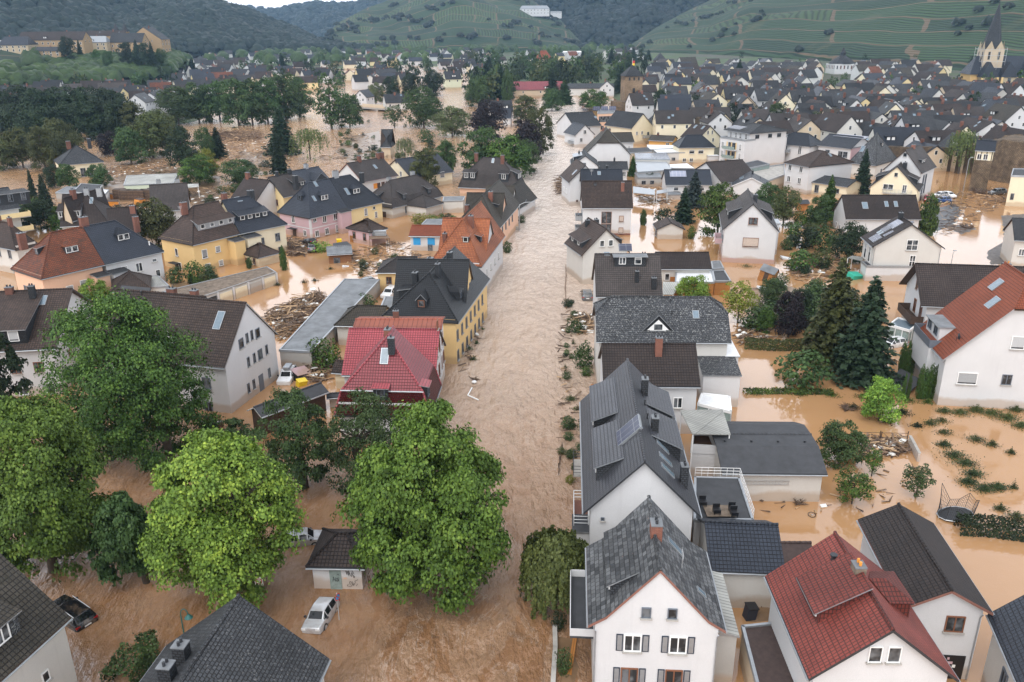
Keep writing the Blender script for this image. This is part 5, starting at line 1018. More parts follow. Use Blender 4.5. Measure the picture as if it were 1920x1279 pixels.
m.box(-L_/2, L_/2, -2.2, .9, 2.6, 6.15); m.build('balcony_block', M['white'], h.o, loc=(h.L*.16, h.W/2 - .1, 0)); m = MB(); m.box(-L_/2 + .1, L_/2 - .1, -2.1, .8, 6.155, 6.2); m.build('balcony_floor', M['felt2'], h.o, loc=(h.L*.16, h.W/2 - .1, 0)); m = MB(); m.box(-L_/2, L_/2, .9, .96, 6.0, 7.0); m.box(-L_/2 - .06, -L_/2, -.9, .96, 6.0, 7.0); m.box(L_/2, L_/2 + .06, -1.5, .96, 6, 7); m.build('railing', M['fr_d'], h.o, loc=(h.L*.16, h.W/2 - .1, 0))
m = MB(); m.box(-L_*.36, L_*.36, -2.9, -2.75, 6.1, 8.4); m.build('balcony_wall', M['white'], h.o, loc=(h.L*.16, h.W/2 - .1, 0))
b, Q = flatbuild('flat mossy roofed concrete garage in front of the orange red roofed house', [(1777, 729), (1868, 730), (1849, 711), (1774, 709)], 2.0, 'white2', 'gravel', 'garage', 'garage', par=.06)
h = H('white house with long dark brown roof, timber balcony and conservatory', (1727, 573), (2010, 584), 'e', 6.0, 11, ('L', 494), roof='brown2', wall='white', fascia='brown', go=1.0); h.win('W', (.45,), 6.6, .8, 1.6, 'b').win('W', (.5, .78), 3.3, 1.0, 2.0, 'b'); h.balcony('W', .62, 3.0, 6.5, 1.7, 'darkwood', 'darkwood'); h.chim(h.L*.12, -1, 1.5, 1, .9, 'slatewall', 'orangep'); h.vent('S', -h.L*.22, 1.6, .4, .15)
b, Q = flatbuild('white framed garden conservatory under the timber balcony', [(1667, 609), (1706, 620), (1722, 606), (1684, 596)], 2.4, 'conserv', 'skyglass', 'conservatory', 'conservatory', par=.1, top='fr_w')
for i in range(4):
    a, c = Vector(Q[i]), Vector(Q[(i + 1) % 4]); m = MB(); [m.bar((*(a.lerp(c, k / 3) * 1.01), 0), (*(a.lerp(c, k / 3) * 1.01), 2.4), .07, k=4) for k in range(4)]; m.build('glazing_bar', M['fr_w'], b)
b, Q = flatbuild('pale yellow corner house at the right border beside the ruined tower', [(1896, 330), (1960, 332), (1960, 318), (1900, 317)], 7.5, 'cream', 'slate', par=.2); edgewin(b, Q, 0, (.15,), 1.6, .8, 1.6, 'd'); edgewin(b, Q, 3, (.3, .7), 4.6, 1.2, 1.8, 'd')
h = H('white house cut by the right border below the debris yard', (1902, 450), (1990, 455), 'e', 5.4, 9, 8.6, roof='slate', wall='white2'); h.win('S', (.2,), 2.4)
# ================================================================ HOUSES: left bank and beyond
def merge(dst, src, pre='wing'):
    T = dst.o.matrix_basis; T = Matrix.Translation(dst.c) @ Matrix.Rotation(dst.ang, 4, 'Z'); Ti = T.inverted() @ Matrix.Translation(src.c) @ Matrix.Rotation(src.ang, 4, 'Z')
    for k in list(src.o.children):
        b = k.matrix_basis.copy(); k.parent = dst.o; k.matrix_basis = Ti @ b
    bpy.data.objects.remove(src.o); src.o = dst.o; src.merged = Ti; return dst
def rowhouse(label, P, Q, he, dep, apex, hip, cP, cQ, cdep, capex, wall, roof, che=None, **k):
    h = H(label, P, Q, 'g', he, dep, ('L', apex), roof=roof, wall=wall, hips=(hip, 0), **k)
    c = H('x', cP, cQ, 'e', che or he, cdep, ('R', capex), roof=roof, wall=wall, go=.25, eo=.3); return h, c
he = hgt(830, 765, 705)
h, c = rowhouse('wine red mansard roofed white house with dark red lower slope behind the dark trees', (627, 778), (806, 782), 3.4, 8.5, 636, 4.2, (640, 703), (817, 705), 10.5, 617, 'white', 'winered', he, rings=[(0, 0, 0, 'e'), (.75, .1, .75, 6.0), (5.2, .1, 'r', 'r')])
m = MB(); L2, W2 = h.Lr/2, h.Wr/2; e = .03
for q in ([(-L2, -W2, 3.4 + e), (-L2, W2, 3.4 + e), (-L2 + .75, W2 - .75, 6 + e), (-L2 + .75, -W2 + .75, 6 + e)], [(-L2, -W2, 3.4 + e), (L2, -W2, 3.4 + e), (L2 - .1, -W2 + .75, 6 + e), (-L2 + .75, -W2 + .75, 6 + e)]): m.poly([(x - (.03 if x < 0 else 0), y + (-.03 if y < 0 else .03), z) for x, y, z in q], 0)
m.bar((-L2 + .7, -W2 + .7, 6.02), (-L2 + .7, W2 - .7, 6.02), .09, 1); m.build('lower_roof', [M['darkred'], M['zinc']], h.o)
h.dormer('W', 0.1, 1.6, .45, 1.5, 'shed', 1, .9, .9, 'd', rm='winered', slope=.2); h.sky('W', .1, 2.9, .9, 1.3); h.chim(-.6, -.7, 1.1, .6, .7, 'slatewall'); h.chim(2.4, .3, .6, .9, .7); c.win('E', (.3, .55, .8), 5.2, .9, 1.5, 'b').win('E', (.2, .45, .7, .9), 2.3, .9, 1.5, 'b').win('E', (.45,), 8.4, .8, 1.2, 'b'); h.dormer('S', -2.2, 1.6, .4, 1.6, 'shed', 1, 1.0, 1.3, 'd', slope=.2); merge(h, c)
h = H('terracotta sheet roofed rear of the wine red house with brick chimney', (660, 618), (828, 618), 'e', c.hr - .25, 5, ('R', 598), roof='copperred', wall='white'); h.chim(-.5, .5, 1, .7, .5)
h, c = rowhouse('long yellow house with black tiled roof and many dormers along the flooded street', (712, 597), (859, 605), hgt(848, 685, 605), 21, 511, 6.2, (735, 575), (874, 577), 11, 487, 'yellow', 'black', capm='black')
for k in range(7): h.win('S', (.04 + k * .13,), 3.2, .9, 1.5, 'd'); h.win('S', (.04 + k * .13,), .3, .9, 1.5, 'd')
h.dormer('W', 0, 1.3, 1.6, 1.15, 'gable', 1, .9, .95, 'b', gh=.7); h.dormer('S', -3.8, 1.6, 1.2, 1.3, 'hip', 1, .8, .9, 'd', gh=.5); h.dormer('N', -4.2, 2.2, 1.2, 1.3, 'shed', 1, .8, .9, 'd', slope=.2); h.chim(-4.0, 2.2, 1.8, .9, .7, 'slatewall'); h.chim(-3.2, -.9, 1.8, .9, .6, 'slatewall'); h.chim(1.5, 1.6, 1.8, 1.6, .9, 'slatewall'); h.chim(4, -.8, 1.5, 1, .7, 'slatewall'); c.win('E', (.3, .6), 6.4, .8, 1.4, 'd'); c.win('S', (.9,), 2, 1, 1, 'd'); merge(h, c)
he = hgt(903.5, 567.5, 499.5)
h, c = rowhouse('white house with patchy orange clay tiled roof and brick chimneys on the street', (803, 496), (903, 500), he, 22, 411, 6.5, (820, 480), (912, 482), 12, 410, 'white', 'orangetile')
h.chim(-5.2, 3.0, 1.8, .8, .7); h.chim(-2.6, -1.0, 1.6, 1.0, .8); h.chim(1.5, 2.8, 1.6, 1.4, .8); h.dormer('S', -3.4, 1.6, 1.6, 1.1, 'shed', 1, .8, .8, 'd', slope=.3); h.dormer('W', -1.2, 1.0, 3.2, 1.0, 'shed', 1, .8, .8, slope=.2)
for k in range(5): h.win('S', (.1 + k * .17,), 3.0, .8, 1.2, 's')
merge(h, c)
he = hgt(929, 479, 431)
h, c = rowhouse('pink and yellow row house with dark mossy brown tiled roof', (848, 428), (934, 431), he, 26, 366, 7, (868, 418), (941, 419), 13, 362, 'peach', 'mossbrown')
h.chim(-6, 3.2, 1.6, 1, .8); h.chim(-3, -1.2, 1.6, 1.2, .8); h.chim(2, 3, 1.4, .9, .8); h.dormer('S', -3, 2, 1.8, 1.1, 'shed', 1, .9, .8, 'd', slope=.25); h.win('S', (.1, .25, .4, .55, .7), 3.0, .9, 1.5, 'd'); merge(h, c)
h, c = rowhouse('white row house with dark roof and stone base before the street lamp', (893, 400), (954, 404), hgt(953, 428, 404), 22, 358, 6, (905, 396), (960, 397), 12, 348.5, 'white', 'mossbrown'); h.chim(-3, 1, 1.5, 1, .8); h.win('S', (.15, .4, .65), 2.4, .9, 1.4, 'd'); merge(h, c)
h = H('house with dark brown mansard roof and two brick chimneys below the big trees', (859, 351), (972, 356), 'e', hgt(963, 374, 356), (991, 347), 9.6, roof='greybrown', wall='peach', hips=(5.5, 5.5), rings=[(0, 0, 0, 'e'), (1.3, 1.3, 1.3, 5.9), (6, 6, 'r', 10.2)])
h.chim(-4.4, .3, 1.5, .9, .8); h.chim(3.2, -.5, 1.6, .9, .8); h.dormer('S', -5.4, 3.6, .7, 2.2, 'shed', 2, 1.1, 1.4, slope=.4); h.dormer('S', 4.2, 2.6, .7, 2.2, 'shed', 1, 1.1, 1.4, slope=.4); h.dormer('E', 0, 3.4, .7, 2.1, 'shed', 2, 1, 1.3, slope=.4); h.sky('S', .5, 3, .7, .9); h.win('E', (.3, .7), .9, 1, 1.4, 's'); h.win('S', (.9,), .9, 1, 1.4, 's')
h = H('low white house with grey mansard hip roof, ridge chimneys and projecting wing', (735.6, 390), (831, 367), 'e', hgt(735.6, 411, 390), 9.5, 8.4, roof='greybrown', wall='white2', hips=(4, 4.4), rings=[(0, 0, 0, 'e'), (.9, .9, .9, 4.6), (4.6, 4.6, 'r', 8.2)])
h.dormer('S', -4.5, 1.1, .5, 1.5, 'shed', 1, .8, .95, 'd', slope=.35); h.dormer('S', 4.6, 1.1, .5, 1.5, 'shed', 1, .8, .95, 'd', slope=.35); h.dormer('W', .5, 1.1, .5, 1.5, 'shed', 1, .8, .95, 'd', slope=.35); h.chim(-4.2, .8, 1.2, 1, .8, 'zinc'); h.chim(4, .6, 1.4, 1, .8, 'zinc'); h.win('S', (.28, .42), .6, 1.0, 1.6, 'd'); h.door('W', .7)
c = H('x', (799.5, 389), (832, 380.5), 'e', 2.7, 7.5, 5.0, roof='greybrown', wall='white2', hips=(3.4, 3.4)); merge(h, c)
h = H('cream house with black slate roof and white gable behind the tall olive tree', (771, 333.5), (851, 321.5), 'e', hgt(850, 344, 321.5), (743, 318.5), ('R', 288.5), roof='bluegrey', wall='cream', fascia='brown'); h.win('W', (.5,), 6.8, .8, 1.2, 'd').win('W', (.3, .65), 3.2, 1, 1.5).win('S', (.75,), 2.2, 1.6, 1.6, 's'); h.dormer('S', 2.5, 1.4, 1.6, 1.0, 'shed', 1, .8, .8, 'b')
h = H('white house with brown roof, orange window shutters and twin brick chimneys', (680, 342), (747.5, 329), 'e', 4.8, (636, 331.6), ('R', 295), roof='greybrown', wall='white', fascia='awn'); h.win('S', (.45, .58, .71), 2.4, 1.2, 1.4, 'b'); h.chim(-2, 0, 1.4, .9, .8); h.chim(5, 0, 1.4, .9, .8); h.chim(6.5, 0, 1.4, .9, .8); h.sky('S', 1.5, 3, .9, 1.2)
for u in (.36, .80): (x, y), a = h.side('S', u); m = MB(); m.box(-.7, .7, -.06, -.004, 2.4, 3.8); m.build('shutter', M['orangep'], h.o, loc=(x, y, 0), rz=a)
h = H('mauve half of a double house with dark blue hip roof and white corner bands', (581.4, 409.5), (653.5, 393.2), 'e', hgt(585, 450, 409.5), (522.3, 397.3), 11.2, roof='bluegrey', wall='pink', hips=(4.9, 0)); pk = h
h.dormer('S', .8, 2.0, 2.2, 1.3, 'hip', 2, .9, 1.0, gh=.7); h.dormer('W', 0, 1.6, 2.2, 1.2, 'hip', 1, .8, .9, 'd', gh=.6); h.chim(-4.2, -.2, 2.2, .9, .9, 'slatewall'); h.sky('S', -1.6, 2.4, .7, .9); h.sky('S', 1, 4.6, .8, .9)
h.win('S', (.12,), 3.6, 1.0, .8).win('S', (.38, .68), 3.0, 1.1, 1.6).win('S', (.15, .42), .3, 1.1, 1.4).win('S', (.72, .86), .3, 1.2, 1.6, 's').win('W', (.45,), 3.0, 1.1, 1.6).win('W', (.8,), .5, 1, 1.3); h.door('W', .45, -.8, 1.1, 2.3, awn=True)
m = MB(); L2, W2 = h.L/2 + .02, h.W/2 + .02; m.box(-L2 - .01, -L2 + .4, -W2 - .01, -W2 + .02, -1, h.zw - .1); m.box(-L2 - .01, -L2 + .02, -W2 + .02, -W2 + .42, -1, h.zw - .1); m.box(-L2 + .4, L2, -W2 - .012, -W2 + .02, 2.2, 2.4); m.box(-L2 - .012, -L2 + .02, -W2 + .42, W2, 2.2, 2.4); m.build('wall_band', M['white'], h.o)
h.ext('bay', h.L*.22, h.L*.5, -h.W/2 - 1.6, -h.W/2, 4.6, 'pink', 'slate', .5)
h = H('yellow half of the mauve double house under the same dark blue roof', (653.7, 393.2), (720, 378.5), 'e', hgt(585, 450, 409.5), pk.Wr, 11.2, roof='bluegrey', wall='yellow2', hips=(0, 4.9)); h.dormer('S', -.8, 2.0, 2.2, 1.3, 'hip', 2, .9, 1.0, gh=.7); h.sky('S', -3, 2.3, .9, 1.2); h.win('S', (.75,), 3.4, .8, .7).win('S', (.5,), 2.4, 1, 1.7, 's').win('S', (.8,), 1.4, .8, 1.4, 's'); h.chim(-3.6, .2, 1.6, 1.3, .8, 'zinc'); h.chim(3, -1.2, 1.6, .9, .8, 'slatewall')
h = H('low mauve outbuilding with brown hip roof in front of the mauve house', (697, 436), (727, 428), 'e', 3.0, (664, 423), 5.0, roof='brown', wall='pink', hips=(3.0, 3.0), name='outbuilding', cat='outbuilding'); h.win('W', (.25, .7), .8, .9, 1.6, 'b'); h.door('W', .12, -.6, 1, 2, 'orangewood')
h = H('yellow gable house with brown roof and dark red shutters in the second row', (531.6, 370), (575, 361), 'e', 5.0, (489.4, 361), ('L', 332.5), roof='greybrown', wall='yellow2', fascia='dark'); h.win('W', (.4, .65), 6.2, .9, 1.4, 'd').win('W', (.38, .70), 2.6, 1.1, 1.5, 'b'); h.dormer('S', 3, 3.6, 1.6, 1.1, 'shed', 2, .9, .8, slope=.4); h.chim(-1, 0, 1, .7, .6, 'slatewall'); h.chim(3, 0, 1, .9, .6, 'slatewall')
h = H('house with blue grey slate roof and zinc valleys joined to the yellow gable house', (576, 361), (632, 349.5), 'e', 5.0, 12.5, ('R', 312), roof='bluegrey', wall='yellow2'); h.chim(1, .2, 1.2, .9, .8, 'zinc'); h.dormer('S', 1, 4, 1.2, 1.4, 'gable', 1, gh=1.5)
he = hgt(540, 469.5, 420)
h = H('yellow half of a double house with brown hip roof and long shed dormer', (361.6, 459.6), (450, 438), 'e', he, (304.7, 444.3), 11.4, roof='brown', wall='yellow', hips=(5.0, 0)); yl = h
h.dormer('S', 1.6, 8.4, 1.7, 1.15, 'shed', 4, .95, .8, 'whww', slope=.42, wm='zinc'); h.chim(-2.2, .5, 1.5, 1.2, .8); h.aerial('S', -4, h.Wr/2 - 1, 1.8); h.win('S', (.22,), 2.4, 1.2, 1.7, 's').win('S', (.52,), 2.9, 1.1, 1.2, 's').win('S', (.25,), -.3, 1.2, 1.6, 's').win('S', (.55,), .2, 1.0, 1.1, 's').win('W', (.45,), 2.6, .8, 1.5).win('W', (.5,), -.3, .8, 1.7); h.door('W', .4, -1.2, 1.2, 2.2, awn=True); h.ext('bay', h.L*.26, h.L*.49, -h.W/2 - 2.2, -h.W/2, 4.6, 'yellow', 'slate', .3)
h = H('cream half of the double house with dark blue roof, four dormer windows and one skylight', (450.3, 438), (539, 420), 'e', he, yl.Wr, 11.4, roof='bluegrey', wall='cream', hips=(0, 5.0)); h.dormer('S', -1.0, 6.8, 1.7, 1.15, 'shed', 4, .95, .8, 'w', slope=.42); h.sky('S', -1.8, 4.6, 1.1, 1.3); h.chim(1.2, .2, 1.2, 1.2, .9, 'slatewall'); h.chim(-4.6, .4, 1.7, .9, .9); h.win('S', (.44,), 2.4, 1.1, 1.3, 'd').win('S', (.80,), 2.4, 1.1, 1.6, 'd').win('S', (.84,), -.4, 1.0, 1.5, 'd'); h.aerial('E', 0, .3, -2); h.ext('bay', -h.L*.49, -h.L*.2, -h.W/2 - 2.2, -h.W/2, 4.7, 'cream', 'slate', .3)
h = H('low cream outbuilding with brown hip roof beside the thuja and the garages', (484, 483.5), (527, 473), 'e', hgt(527, 492, 474), (447, 474), ('L', 455), roof='brown', wall='cream', hips=(3.0, 3.0), name='outbuilding', cat='outbuilding'); h.door('W', .3, -.8, 1, 2, 'fr_b'); h.win('W', (.75,), .3, .8, 1.2, 'b')
he = hgt(312.5, 530.8, 471)
h = H('peach half of a double house with weathered red clay hip roof', (77.5, 523.3), (196.6, 496), 'e', he, (25, 503.3), ('L', 436), roof='oldred', wall='peach', hips=(5.2, 0)); ol = h
h.dormer('S', 1.4, 2.1, 2.2, 1.25, 'hip', 2, .95, 1.0, gh=.9); h.dormer('W', 0, 1.2, 2.4, 1.1, 'shed', 1, .8, .9, 'd', slope=.2); h.chim(-4.2, 1.2, 1.9, 1.1, .9); h.win('S', (.12,), 3.0, .9, .6, 'b').win('S', (.40,), 1.9, 1.2, 1.8, 's').win('S', (.64,), 2.6, 1.2, 1.5, 'h').win('W', (.3,), 2, .9, 1.6, 'd'); h.vent('S', 0, 5.4, .6); h.ext('bay', h.L*.28, h.L*.5, -h.W/2 - 2.0, -h.W/2, 4.4, 'peach', 'slate', .3)
h = H('white half of the double house with dark blue tiled roof and hipped dormer', (197, 496), (307.5, 471), 'e', he, ol.Wr, ol.hr, roof='bluegrey', wall='white', hips=(0, 5.2)); h.dormer('S', -.2, 2.1, 2.4, 1.25, 'hip', 2, .95, 1.0, gh=.9); h.chim(-5.0, .3, 1.8, 1.3, .8); h.chim(5.2, 2.2, 2.0, .9, .7); h.vent('S', 3.6, 1.2, .5, .1, 'fr_w'); h.win('S', (.56,), 3.2, 1.2, 1.6).win('S', (.85,), 4.3, .9, .6).win('S', (.88,), 1.5, .9, 1.3).win('S', (.92,), -.6, .9, 1.0, 'd').win('S', (.3,), 2.8, 1.2, 2.0, 's'); h.ext('bay', -h.L*.5, -h.L*.22, -h.W/2 - 2.0, -h.W/2, 4.3, 'white', 'slate', .3)
h = H('small brown hip roofed outbuilding in front of the peach and white house', (206, 548), (283, 540), 'e', 3.4, 7.5, 5.6, roof='brown', wall='peach', hips=(3.2, 3.2), name='outbuilding', cat='outbuilding')
flatbuild('outbuilding with pale corrugated roof below the white house', [(262, 540), (317, 536), (296, 517), (240, 521)], 2.8, 'white2', 'corrug', 'outbuilding', 'outbuilding', par=.04)
h = H('white two storey house with dark brown hip roof at the left border', (-45, 455), (29, 469), 'e', 5.0, (75, 459), ('R', 418), roof='brown', wall='white2', hips=(0, 4.2)); h.win('S', (.5, .78), 3.0, .9, 1.7, 'd').win('S', (.85,), .2, 1.4, 1.5, 'd').win('E', (.5,), 2.8, 1.2, 1.3, 's'); h.chim(2.4, 0, 1, .7, .6); h.chim(-1, 0, 1, .7, .6)
he = hgt(50, 731, 644)
h = H('white gable house with brown tiled roof and shuttered dormer windows at the left border', (105, 653), (189, 573), 'g', he, 16, ('L', 541), roof='brown', wall='white', fascia='dark', go=.6)
h.dormer('N', -1.6, 5.8, .9, 1.8, 'shed', 2, 1.2, 1.4, 's', slope=.34); h.chim(-3.6, 1.4, 1.8, .7, .7, 'slatewall'); h.sky('N', -4.8, h.Wr/2 - 2.3, .8, 1.4); h.sky('N', -2.4, h.Wr/2 - 2.3, .8, 1.4); h.aerial('N', 1.4, h.Wr/2 - 1.9, .6, True); h.chim(-.4, .2, .7, .9, .7); h.win('N', (.68, .86), 3.1, 1.1, 1.4, 'b').win('N', (.7, .92), .2, 1.1, 1.4, 'h').win('W', (.35, .62), he + .2, .9, 1.3, 'b').win('W', (.3, .66), 3.0, 1, 1.3, 'b')
he = hgt(436, 778.6, 690.5)
h = H('large white gable house with brown tiled roof and rows of narrow grey windows', (421, 690.5), (520.4, 624.7), 'g', he, 10.5, ('L', 567.5), roof='brown', wall='white', fascia='zinc', go=.2, rings=[(0, 0, 0, 'e'), (0, 0, 1.0, he + .95), (0, 0, 'r', 'r')])
h.sky('N', -h.L*.24, h.Wr/2 - 2.7, 1.0, 1.7); h.dormer('N', h.L*.3, 1.2, 1.8, .9, 'gable', 1, gh=.6)
E_ = h.he
h.win('W', (.33, .66), E_ + .9, .95, 1.25, 'd').win('W', (.45, .545), E_ + 1.1, .5, 1.25, 'd').win('W', (.66,), E_ - 2.0, .95, 1.35, 'd').win('W', (.42, .54, .80), E_ - 1.9, .5, 1.25, 'd').win('W', (.36, .47, .80), E_ - 5.1, .5, 1.25, 'd'); h.door('W', .62, E_ - 6.2, 1.0, 2.3, 'fr_d')
h.win('N', (.72,), 2.9, 1.1, 1.5, 'd').win('N', (.70,), -.3, 1.1, 1.5, 'd')
h = H('long white house with red brown roof and black solar sheet behind the tallest chestnut', (180, 640), (352, 658), 'e', 5.8, 10, ('R', 556), roof='brown', wall='white'); h.plane('S', -h.L*.36, 1.6, 4.6, 4.8, .06, (M['dark'], M['felt']), 'roofing_sheet'); h.chim(h.L*.12, .3, .9, 1.1, .7); h.chim(h.L*.38, .3, .9, .9, .7); h.vent('S', -h.L*.2, h.Wr/2 - .4); h.vent('S', -h.L*.4, h.Wr/2 - .4)
h = H('dark tiled house corner with white wall and dormer at the lower left border', (-110, 1376), (133, 1157), 'e', 6.4, 10, 11.2, roof='mossbrown', wall='white2', go=.25, fascia='darkwood'); h.dormer('S', -.5, 5.4, 1.1, 1.4, 'shed', 2, 1.1, 1.2, 'w', slope=.38, wm='slate_lichen', rm='mossbrown'); h.win('S', (.76,), 3.2, .6, .8, 'w'); h.vent('S', 1.0, 3.1, .5, .1, 'zinc')
# dark slate house cut by the lower edge: its gable end is the far one
zr, zee = 8.6, 4.0; a, b_ = at(458, 1100, zr), at(333, 1286, zr); d = (a - b_).normalized(); q = at(618, 1235, zee); p = q - d * 11; pp = proj(p); half = abs((a - q).dot(Vector((-d.y, d.x, 0))))
h = H('dark slate roofed house cut by the lower border beside the green street lamp', pp, (618, 1235), 'e', zee, half * 2, zr, roof='slate', wall='white2', go=.2, fascia='zinc'); S18 = h
h.chim(h.L*.06, 1.5, 1.2, .75, .8, 'slatewall'); h.chim(-h.L*.10, 1.5, 1.2, .75, .8, 'slatewall')
flatbuild('flat grey roofed annex of the slate house with bare roof edge', [(262, 1330), (352, 1330), (358, 1213), (318, 1213)], 4.2, 'white2', 'felt2', 'annex', 'annex', par=.05)
# kiosk in the flooded square
h = H('small white kiosk with brown hip roof and graffiti on its door and wall', (573, 1063), (684, 1065), 'e', 2.38, (611, 991), ('L', 1000), roof='brown2', wall='white', hips=(2.0, 2.0), eo=.4, go=.4, name='kiosk', cat='kiosk', fascia='dark')
h.door('S', .46, -1.2, .95, 3.1, 'conserv')
def scribble(h, sd, segs, name):
    (x, y), a = h.side(sd, 0); m = MB(); 
    for s_ in segs: m.tube([(u, -.075, z) for u, z in s_], .016, 0, 4)
    m.build(name, M['blackp'], h.o, loc=(x, y, 0), rz=a)
W_ = h.L
scribble(h, 'S', [[(W_*.40, .75), (W_*.42, 1.25), (W_*.45, .8)], [(W_*.405, .98), (W_*.445, 1.0)], [(W_*.46, .75), (W_*.46, 1.15), (W_*.485, 1.1), (W_*.465, .95), (W_*.49, .75)], [(W_*.50, .75), (W_*.50, 1.15), (W_*.525, .78), (W_*.53, 1.2)], [(W_*.49, 1.4), (W_*.52, 1.5), (W_*.54, 1.35)]], 'graffiti')
scribble(h, 'S', [[(W_*.68, 1.9), (W_*.70, 1.45), (W_*.71, 1.85), (W_*.73, 1.4), (W_*.74, 1.9), (W_*.76, 1.5)], [(W_*.74, 1.3), (W_*.75, 1.6), (W_*.79, 1.25), (W_*.80, 1.7), (W_*.84, 1.15), (W_*.86, 1.3), (W_*.83, 1.4)], [(W_*.80, 1.95), (W_*.85, 1.5)], [(W_*.71, .55), (W_*.69, .35), (W_*.76, .28), (W_*.80, .5), (W_*.77, .8), (W_*.74, .75), (W_*.75, .45)], [(W_*.80, .8), (W_*.82, .4), (W_*.86, .75)], [(W_*.84, .8), (W_*.92, 1.0)], [(W_*.87, .35), (W_*.91, .6)]], 'graffiti')
scribble(h, 'E', [[(.4, .9), (.5, 1.6), (.7, 1.0), (.8, 1.7), (1.0, 1.1)], [(.5, .6), (.9, .8), (1.2, 1.4), (1.3, .9)]], 'graffiti')
(x, y), a_ = h.side('S', .655); m = MB(); m.box(-.14, .14, -.03, -.004, 1.0, 1.12); m.build('notice', M['peach'], h.o, loc=(x, y, 0), rz=a_)
# --- carport, garages, halls on the left
h = H('black felt roofed carport with white carved timber posts beside the white gable house', (490, 783), (617, 735), 'e', 2.5, (442, 777), 3.3, roof='felt', wall='darkwood', name='carport', cat='carport', th=.12, fascia='fr_w')
h = H('white garden wall strip joining the carport and the red house', (612, 746), (638, 744), 'e', 1.5, 1.0, 1.8, roof='felt', wall='white', name='garden_wall', cat='wall')
b, Q = flatbuild('row of flat roofed garages with white pillars and broken doors in the flood', [(377, 557), (517, 510), (500, 500), (305, 547)], 2.3, 'white2', 'gravel', 'garage_row', 'garages', par=.05)
a, c = Vector((*Q[0], 0)), Vector((*Q[1], 0))
for i in range(6):
    if i < 5: p = a.lerp(c, (i + .5) / 5); m = MB(); l = (c - a).length / 5; m.box(-l * .40, l * .40, -.13, -.02, -.9, 1.75); m.build('garage_door', M['grey' if i in (0, 3) else 'cream'] if i != 0 else M['dark'], b, loc=p, rz=math.atan2(c.y - a.y, c.x - a.x))
    p = a.lerp(c, i / 5); m = MB(); m.box(-.2, .2, -.2, .1, -1, 2.15); m.build('pillar', M['white'], b, loc=p, rz=math.atan2(c.y - a.y, c.x - a.x))
b, Q = flatbuild('long low hall with grey felt roof from the courtyard to the debris heap', [(524, 656), (583, 659), (712, 524), (646, 523)], 2.6, 'grey', 'felt2', 'hall', 'hall', par=.06)
h = H('small yellow house with brown hip roof behind the long grey hall', (704, 511), (778, 511), 'e', 3.6, 7.5, 5.4, roof='greybrown', wall='yellow', hips=(3.4, 0), name='outbuilding', cat='outbuilding'); h.win('S', (.3,), 1.4, 1, 1.3, 'b'); h.door('S', .32, -1, 1.1, 2, 'fr_b')
h = H('white shed with mossy brown roof between the grey hall and the wine red house', (626, 610), (716, 612), 'e', 3.2, 7.5, 5.0, roof='mossbrown', wall='white2', name='outbuilding', cat='outbuilding', hips=(2.5, 0)); h.win('S', (.68,), -.2, 1.4, 1.6, 'n')
h = H('little brown tiled shed leaning on the wine red house', (621, 698), (650, 700), 'e', 2.4, 3.2, 3.4, roof='brown', wall='cream', name='shed', cat='shed')
flatbuild('yellow outbuilding strip with grey green roof beside the black tiled roof', [(709, 587), (735, 588), (744, 556), (722, 556)], 2.8, 'yellow2', 'felt2', 'outbuilding', 'outbuilding', par=.05)
h = H('little white house with bright orange roof and blue shutters', (766, 442), (830, 443), 'e', 3.2, 7, 4.6, roof='brightred', wall='white'); h.win('S', (.62,), -.2, 1, 1.6, 'n')
for u in (.2, .66): (x, y), a_ = h.side('S', u); m = MB(); m.box(-.75, .75, -.06, -.004, 1.2, 2.7); m.build('shutter', M['blue'], h.o, loc=(x, y, 0), rz=a_)
h = H('brown wooden garden shed with grey felt roof standing in the flood', (613, 478), (661, 475), 'e', 1.9, 5.5, 2.8, roof='felt2', wall='wood', name='garden_shed', cat='garden shed'); h.win('S', (.35,), -.3, 1.2, 1.4, 'n')
canopy('black felt shelter roof next to the garden shed', [(625, 468), (659, 460), (650, 453), (624, 457)], 1.9, 'felt', 'shelter', 'shelter', pm='darkwood'); canopy('low plank roof with grey water tanks on top beside the mauve outbuilding', [(692, 449), (731, 447), (726, 440), (692, 441)], 2.0, 'logwood', 'shelter', 'shelter', pm='logwood')
for k in range(4): p = at(697 + k * 7.5, 441, 2.15); o = empty('water_tank', p); tag(o, 'grey plastic water tank on the low plank roof', 'water tank', 'water tanks on the plank roof'); m = MB(); m.box(-.5, .5, -.5, .5, 0, 1.0); m.build('tank', M['zinc'], o); m = MB(); [m.tube([(-.52, -.52, z), (.52, -.52, z), (.52, .52, z), (-.52, .52, z), (-.52, -.52, z)], .025, k=4) for z in (.1, .5, .95)]; m.build('cage', M['steel'], o)
